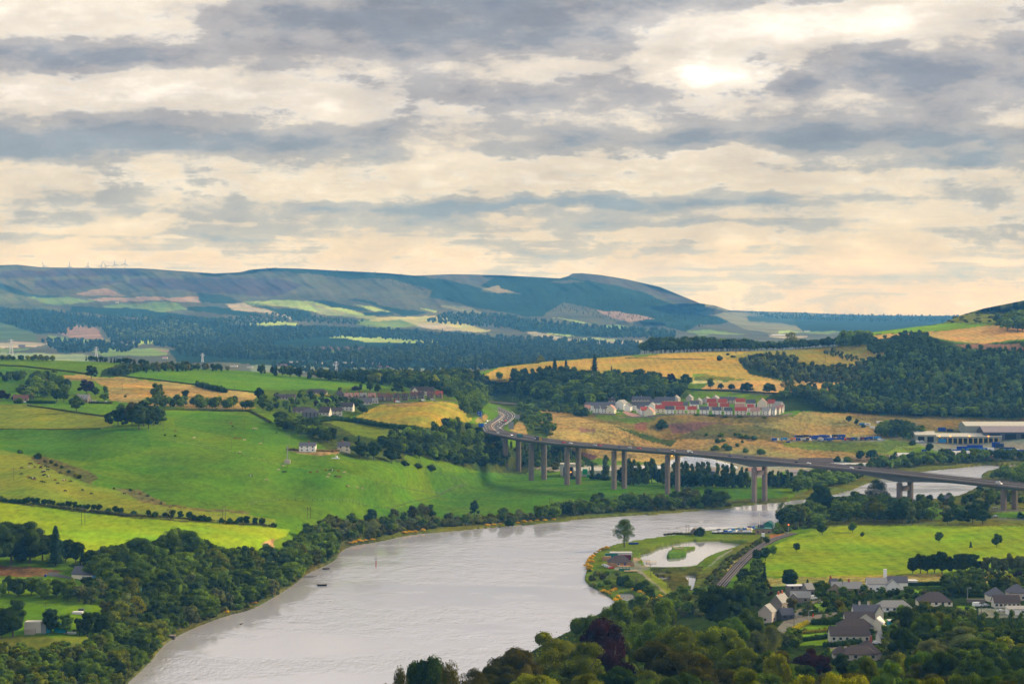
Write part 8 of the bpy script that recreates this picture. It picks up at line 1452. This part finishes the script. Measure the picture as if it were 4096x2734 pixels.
sg=empty("railway_signal",at(3154,2133));MB().tube((0,0,0),(0,0,6.6),.16,n=6).build("post",M['steel'],sg);MB().box((0,-.1,6.6),(.9,.4,1.6)).build("head",M['black'],sg);MB().box((0,-.36,7.0),(.5,.1,.5)).build("lamp",lamp_r,sg);tag(sg,"railway signal showing a red light at the curve","signal")
box_thing(3145,2137,1.4,1.6,1,'signb',"cabinet","grey lineside cabinet beside the red signal","cabinet")
# ------------------------------------------------------------------ poles, fences
def pole(px,row,top,label,group=None,kind='single',name="utility_pole",lamp=None):
    m_=D_(px,row);h=(row-top)*m_;o_=empty(name,at(px,row));b_=MB()
    if kind=='H':
        for x in (-1.1,1.1):b_.tube((x,0,-1),(x,0,h),.2,.15,6)
        b_.build("pole",M['post'],o_);b_=MB();b_.box((0,0,h-1.0),(3.4,.22,.25));b_.box((0,0,h*.72),(2.2,.16,.2));b_.build("crossarm",M['post'],o_)
    else:
        b_.tube((0,0,-1),(0,0,h),.16,.11,6);b_.build("pole",M['steel'] if lamp else M['post'],o_);b_=MB()
        if lamp:b_.tube((0,0,h-.1),(1.5,0,h+.15),.07,n=4);b_.box((1.7,0,h+.12),(.9,.35,.2));b_.build("lamp_arm",M['frame'],o_)
        elif kind=='T':b_.box((0,0,h-.5),(2.2,.16,.2));b_.build("crossarm",M['post'],o_)
        else:b_.box((0,0,h-.4),(.7,.12,.3));b_.build("insulator",M['steel'],o_)
    return tag(o_,label,"street lamp" if lamp else "pole",group)
for px,row,top,l in ((333,2098,2028,"twin wooden pole in the bright field, leftmost"),(675,2078,2032,"twin wooden pole over the thorn hedge"),(896,2090,2022,"twin wooden pole behind the small thorns"),(1236,2068,2025,"twin wooden pole above the river scrub"),(1575,2072,2030,"twin wooden pole in front of the loose trees"),(2203,2016,1990,"twin wooden pole on the flood plain below the bridge"),(2750,2142,2095,"tall dark twin pole at the end of the pond"),(2474,1428,1400,"twin pole on the golden hill crest"),(2771,1404,1378,"twin pole in front of the hilltop clump"),(2944,1416,1384,"twin pole left of the second hilltop clump"),(3127,1420,1392,"twin pole on the right part of the golden hill"),(3299,1452,1418,"twin pole in the upper golden field"),(2624,1420,1398,"faint twin pole left of the hilltop clump")):pole(px,row,top,l,"twin pole power line supports",'H')
for px,row,top,l in ((55,1918,1866,"thin pole in the cattle field"),(227,1882,1838,"thin pole in the gorse dip"),(360,1834,1796,"thin pole on the dark slope below the clump"),(502,1762,1706,"thin pole just below the hilltop clump"),(653,1728,1684,"thin pole right of the hilltop clump"),(791,1772,1732,"thin pole with a transformer in the pasture"),(836,1676,1644,"thin pole in the upper pasture"),(977,1716,1678,"thin pole with crossarm in the upper pasture"),(926,1789,1750,"thin pole beside the pasture fence"),(1052,1778,1744,"thin pole left of the telecom mast"),(938,1562,1532,"thin pole on the ridge field"),(680,1534,1500,"thin pole on the crest of the ridge field"),(1276,1566,1540,"thin pole above the village summerhouse"),(1548,1562,1546,"short pole above the village row"),(489,1560,1526,"thin pole in the gold rough"),(2052,1456,1412,"dark mast pole on the skyline of the golden hill"),(2531,2243,2210,"dark pole beside the cafe"),(2603,2308,2254,"crossarm pole between the pond and the marsh"),(2669,2357,2303,"thin pole beside the marsh pools"),(2740,2378,2334,"thin pole at the foot of the marsh"),(2754,2374,2304,"tall thin pole at the right marsh pool"),(181,2450,2408,"crossarm pole at the bottom of the lower field"),(3176,2520,2472,"dark pole at the village road corner"),(3312,2560,2528,"pole beside the long brown bungalow"),(3370,2375,2322,"pole left of the stone terrace chimney"),(3409,2372,2326,"pole in front of the stone terrace"),(3553,2356,2318,"pole in front of the tall white chimney"),(3566,2412,2386,"pole in the dark tree belt"),(3932,2350,2284,"pole right of the field edge trees"),(3925,2466,2394,"tall grey pole in the yard")):pole(px,row,top,l,"single poles",'T' if 'crossarm' in l else 'single')
for i,(px,row,top) in enumerate(((3235,2496,2440),(3275,2448,2406),(3870,2392,2350),(1160,1642,1614),(1967,1604,1584),(2049,1606,1588),(3086,1752,1714),(3123,1760,1722),(3179,1752,1718),(3201,1752,1710),(3237,1758,1724),(3275,1756,1712),(3350,1750,1712),(3354,1760,1720),(3443,1758,1720),(3452,1760,1722),(3492,1756,1718),(3648,1768,1724),(3601,1788,1762),(3632,1806,1778),(3583,1808,1784),(3743,1726,1708),(3823,1726,1704),(4050,1756,1722))):
    pole(px,row,top,("lamp post on the village street corner","lamp post beside the bright lawn","lamp post above the right hand houses","lamp post at the left of the hillside village","lamp post over the left of the overbridge","lamp post over the right of the overbridge")[i] if i<6 else "tall lamp post around the lorry park and depot, %s in order from the left" % ordw(i-6),"lamp posts at the depot" if i>=6 else "street lamps",lamp=True,name="street_lamp")
pb=empty("post_box",at(3252,2466));MB().tube((0,0,0),(0,0,1.6),.28,n=10).build("pillar",M['redp'],pb);MB().tube((0,0,1.6),(0,0,1.75),.34,.2,n=10).build("cap",M['redp'],pb);tag(pb,"red pillar box beside the village street hedge","post box")
def wire_fence(pts,label,h=1.3,step=5.0):
    P_=[at(*p_) for p_ in pts];b0=P_[0].copy();o_=empty("wire_fence",b0);b_=MB();w2=MB()
    for a,c_ in zip(P_[:-1],P_[1:]):
        n=max(1,int((c_-a).length/step));last=None
        for i in range(n+1):
            q_=a.lerp(c_,i/n)-b0;b_.box(q_+Vector((0,0,h/2)),(.28,.28,h+.3));
            if last is not None:w2.tube(last+Vector((0,0,h*.85)),q_+Vector((0,0,h*.85)),.05,n=3,cap=False)
            last=q_
    b_.build("fence_post",M['post'],o_).name="post_row";w2.build("wire",M['steel'],o_);return tag(o_,label,"fence")
wire_fence(smooth_line([(990,2020),(1060,2006),(1150,2001),(1250,2003),(1370,2003),(1450,2018),(1540,2032),(1590,2026),(1640,2010),(1750,1985),(1800,1955),(1865,1937)],3),"post and wire fence winding across the lower pasture");wire_fence([(1000,1832),(1100,1858),(1200,1876),(1400,1900),(1520,1924),(1600,1950),(1700,1968),(1780,1975)],"wire fence running diagonally down the pasture to the flood plain");wire_fence([(700,1768),(820,1790),(940,1812),(1000,1828)],"wire fence in the pasture below the hilltop clump");wire_fence([(1745,1890),(1800,1905),(1840,1920),(1868,1938),(1770,1974)],"short wire fence at the corner of the pasture");wire_fence([(2130,1752),(2300,1768)],"wire fence below the viaduct lorries")
tp=empty("feed_trough",at(1342,1834));MB().box((0,0,.5),(7,1.2,.9)).build("trough",M['wh'],tp);MB().tube((1,0,.9),(1,0,2.6),1.0,.9,8).build("tank",M['wh'],tp);tag(tp,"white water tank and trough in the pasture below the white houses","trough")
# ------------------------------------------------------------------ cattle
def cow_mesh(name,col,patch=None):
    """one continuous animal grown over a skeleton"""
    me=bpy.data.meshes.new(name);V_=[(-.85,0,1.12),(-.3,0,1.08),(.35,0,1.10),(.75,0,1.2),(1.15,0,1.05),(1.45,0,.72),(1.62,0,.48),(-1.0,0,.8),(-1.02,0,.35)]
    E_=[(0,1),(1,2),(2,3),(3,4),(4,5),(5,6),(0,7),(7,8)];Rr=[.33,.38,.40,.33,.20,.15,.09,.04,.05]
    for sx,hock in ((0,1),(3,0)):
        for y in (-.24,.24):
            b0=len(V_);x=-.72 if sx==0 else .58;V_+=[(x,y,.72),(x+(-.14 if hock else .03),y,.40),(x+(-.02 if hock else 0),y,.02)];Rr+=[.15,.08,.065];E_+=[(sx,b0),(b0,b0+1),(b0+1,b0+2)]
    me.from_pydata(V_,E_,[]);o_=bpy.data.objects.new("tmp",me);C.objects.link(o_);md=o_.modifiers.new("s",'SKIN')
    for i,v_ in enumerate(me.skin_vertices[0].data):v_.radius=(Rr[i]*(.8 if i<4 else 1),Rr[i]);v_.use_root=(i==0)
    sb=o_.modifiers.new("u",'SUBSURF');sb.levels=1;dg_=bpy.context.evaluated_depsgraph_get();m2=bpy.data.meshes.new_from_object(o_.evaluated_get(dg_));bpy.data.objects.remove(o_);m2.name=name
    m2.materials.clear();m2.materials.append(col)
    if patch:
        m2.materials.append(patch)
        for p_ in m2.polygons:
            if math.sin(p_.center.x*3.1+.6)+.4*math.sin(p_.center.z*7)>.35:p_.material_index=1
    return m2
ck,cr_,cw_=mat("black_hide",(.015,.014,.014),.8,.1),mat("red_brown_hide",(.22,.065,.025),.8,.15),mat("cream_hide",(.62,.48,.33),.8,.1)
COW=dict(black=cow_mesh("cow_body",ck),brown=cow_mesh("cow_body",cr_),cream=cow_mesh("cow_body",cw_),pied=cow_mesh("cow_body",ck,mat("white_hide",(.7,.68,.64),.8,.05)))
herd=dict(a=[(125,1858,'black'),(119,1857,'brown'),(154,1857,'brown'),(85,1875,'black'),(138,1871,'brown'),(163,1874,'black'),(164,1870,'brown'),(176,1889,'black'),(182,1867,'black'),(190,1882,'black'),(191,1872,'black'),(178,1886,'cream'),(168,1891,'black'),(84,1899,'black'),(172,1904,'black'),(180,1902,'black'),(193,1909,'pied'),(113,1911,'brown'),(120,1915,'black'),(130,1916,'pied'),(139,1921,'brown'),(135,1915,'black'),(165,1929,'black'),(175,1932,'black'),(220,1923,'brown'),(230,1936,'black'),(242,1895,'black'),(255,1923,'cream'),(258,1923,'brown'),(281,1928,'black'),(262,1966,'black'),(331,1963,'black'),(365,1978,'black'),(498,1978,'black'),(117,1871,'cream')],
    b=[(923,1695,'brown'),(930,1708,'black'),(1014,1716,'cream'),(1026,1717,'cream'),(702,1726,'brown'),(776,1753,'cream'),(943,1755,'brown'),(960,1758,'brown'),(977,1762,'cream'),(1041,1776,'cream'),(960,1811,'cream'),(1005,1905,'pied'),(1067,1921,'cream'),(1106,1734,'black')],
    c=[(1133,1866,'cream'),(1113,1881,'cream'),(1132,1890,'black'),(1141,1890,'black'),(1241,1892,'brown'),(1270,1890,'brown'),(1305,1884,'brown'),(1319,1884,'black'),(1332,1884,'pied'),(1355,1887,'brown'),(1379,1892,'cream'),(1316,1899,'cream'),(1309,1910,'cream'),(1341,1908,'black'),(1350,1910,'brown'),(1359,1909,'brown'),(1387,1948,'brown'),(1395,1948,'cream'),(1427,1952,'cream'),(1447,1957,'cream')])
CW_=dict(a=("in the cattle field at the far left","cattle grazing in the left field"),b=("in the upper pasture by the clump","cattle scattered in the upper pasture"),c=("in the pasture below the telecom mast","cattle grazing below the telecom mast"))
HC_=dict(black='black',brown='red brown',cream='cream',pied='black and white')
for g_,L in herd.items():
    for col in HC_:
        S_=sorted([e for e in L if e[2]==col])
        for i,(px,row,_) in enumerate(S_):
            o_=link("cow",COW[col]);o_.location=at(px,row);o_.rotation_euler=(0,0,rs2.choice([0,3.14])+rs2.uniform(-.6,.6));o_.scale=(1.15,1.15,1.15)
            tag(o_,"%s cow %s, %s of its colour" % (HC_[col],CW_[g_][0],ordw(i)),"cow",CW_[g_][1])
# ------------------------------------------------------------------ far things
def turbine(px,rbase,hub_row,phase,k):
    D=12300.0;z0_=HC-(rbase-ROW0)*D/FPX;hz_=HC-(hub_row-ROW0)*D/FPX;o_=empty("wind_turbine",((px-PX0)/FPX*D,D,z0_));h=hz_-z0_
    MB().tube((0,0,-60),(0,0,h),3.6,2.2,8).build("tower",M['frame'],o_);MB().box((0,-2,h),(5,12,5)).build("nacelle",M['frame'],o_)
    for i in range(3):
        a=phase+i*2.094;b_=MB();r_=30.0;u=Vector((math.sin(a),0,math.cos(a)));s_=Vector((math.cos(a),0,-math.sin(a)));c0=Vector((0,-9,h))
        V_=[]
        for t,w in ((.03,1.0),(.2,2.6),(.6,1.9),(1.0,.6)):V_+=[c0+u*r_*t+s_*w,c0+u*r_*t-s_*w+Vector((0,.8,0))]
        V_+=[v_+Vector((0,1.2,0)) for v_ in V_];F_=[]
        for j in range(3):q_=j*2;F_+=[(q_,q_+2,q_+3,q_+1),(q_+8,q_+9,q_+11,q_+10),(q_,q_+8,q_+10,q_+2),(q_+1,q_+3,q_+11,q_+9)]
        b_.add(V_,F_);b_.build("blade",M['frame'],o_)
    return tag(o_,"white wind turbine on the far skyline, %s from the left" % ordw(k),"wind turbine","wind turbines on the far skyline")
for k,(px,rb,rh,ph) in enumerate(((176,1068,1063,5.9),(279,1069,1064,0),(353,1070,1064,.05),(406,1071,1063,.3),(424,1071,1063,-.5),(461,1072,1057,-.2),(501,1072,1054,.1))):turbine(px,rb,rh,ph,k)
def pylon(px,rb,top,D,lab):
    z0_=HC-(rb-ROW0)*D/FPX;h=(rb-top)*D/FPX;o_=empty("pylon",((px-PX0)/FPX*D,D,z0_));b_=MB();w=h*.11
    for x in (-1,1):
        for y in (-1,1):b_.tube((x*w,y*w,0),(x*w*.2,y*w*.2,h),.5,.35,4)
    for i in range(6):
        z0a,z1a=h*i/6,h*(i+1)/6;a,c_=w*(1-.8*i/6),w*(1-.8*(i+1)/6);b_.tube((-a,-a,z0a),(c_,-c_,z1a),.3,n=3);b_.tube((a,-a,z0a),(-c_,-c_,z1a),.3,n=3)
    b_.build("lattice",M['frame'],o_);b_=MB()
    for t,l in ((.95,.16),(.80,.25),(.66,.19)):b_.box((0,0,h*t),(h*l*2,.9,.9))
    b_.build("crossarm",M['frame'],o_);return tag(o_,lab,"pylon","lattice pylons in the valley")
pylon(45,1420,1356,4600,"lattice pylon at the left edge of the valley");pylon(385,1430,1386,4600,"lattice pylon beyond the left ridge");pylon(810,1448,1412,4300,"tall pale lattice pylon beyond the plantation strip");pylon(1345,1490,1444,4700,"pylon beside the far town houses")
def farhouse(px,row,w,h,wl,rf,lb,D=None,kind='gable',grp="buildings of the far town"):
    p_=atf(px,row);s=p_.y/FPX;return house(p_,w*s,w*s*.55,h*s*.55,h*s,0,wl,rf,lb,grp,kind=kind,win=(1,0),name="far_house")
for e in ((1180,1453,70,9,'bstone','grey',"long grey roofed building of the far town behind the ridge wood"),(1140,1464,60,9,'bstone','dred',"red brown terrace of the far town"),(1270,1455,40,8,'offw','grey',"pale block of the far town"),(1330,1462,34,10,'white','grey',"white gabled house of the far town"),(1390,1456,50,9,'bstone','grey',"grey roofed terrace beside the far church"),(1424,1440,9,10,'white','white',"small bright white gable in the far town"),(1457,1448,9,9,'white','white',"second bright white gable in the far town"),(1505,1458,44,9,'bstone','mauve',"grey roofed row right of the white gables"),(1530,1470,50,8,'bstone','dred',"red row at the edge of the far town"),(1830,1460,26,9,'white','grey',"white house left of the long white far hall"),(1935,1462,92,9,'white','lroof',"long white roofed hall in the valley left of the golden hill"),(1815,1452,40,7,'bstone','grey',"grey roofs beside the long white hall"),
          (660,1434,20,8,'white','pink',"pink roofed house in the left valley"),(360,1372,18,7,'white','grey',"white farm in the far left valley"),(88,1386,26,8,'bstone','slate',"dark roofed farm in the far stubble field"),(498,1380,22,7,'offw','slate',"slate roofed farmhouse in the far valley"),(400,1206,16,5,'white','grey',"tiny white farm high on the far hillside"),(468,1210,12,4,'white','grey',"tiny pale farm right of the hillside farm"),(1488,1272,26,4,'offw','slate',"dark roofed farmstead in the far green fields"),(1880,1394,14,6,'white','slate',"small white house in the far woods"),(2018,1358,12,6,'cream','grey',"small pale house on the far wood edge"),(3130,1343,90,6,'offw','lroof',"long pale glasshouse range far behind the skyline trees"),(3228,1326,22,5,'white','grey',"tiny white farm on the far right hillside"),(930,1466,40,6,'white','grey',"pale roofs in the valley left of the far town"),(1000,1470,24,6,'white','grey',"white house left of the far town")):
    farhouse(*e)
plant_all()
for nm in [o_.name for o_ in SC.objects if o_.name=='tmp']:bpy.data.objects.remove(bpy.data.objects[nm])
print("objects:",len(SC.objects))
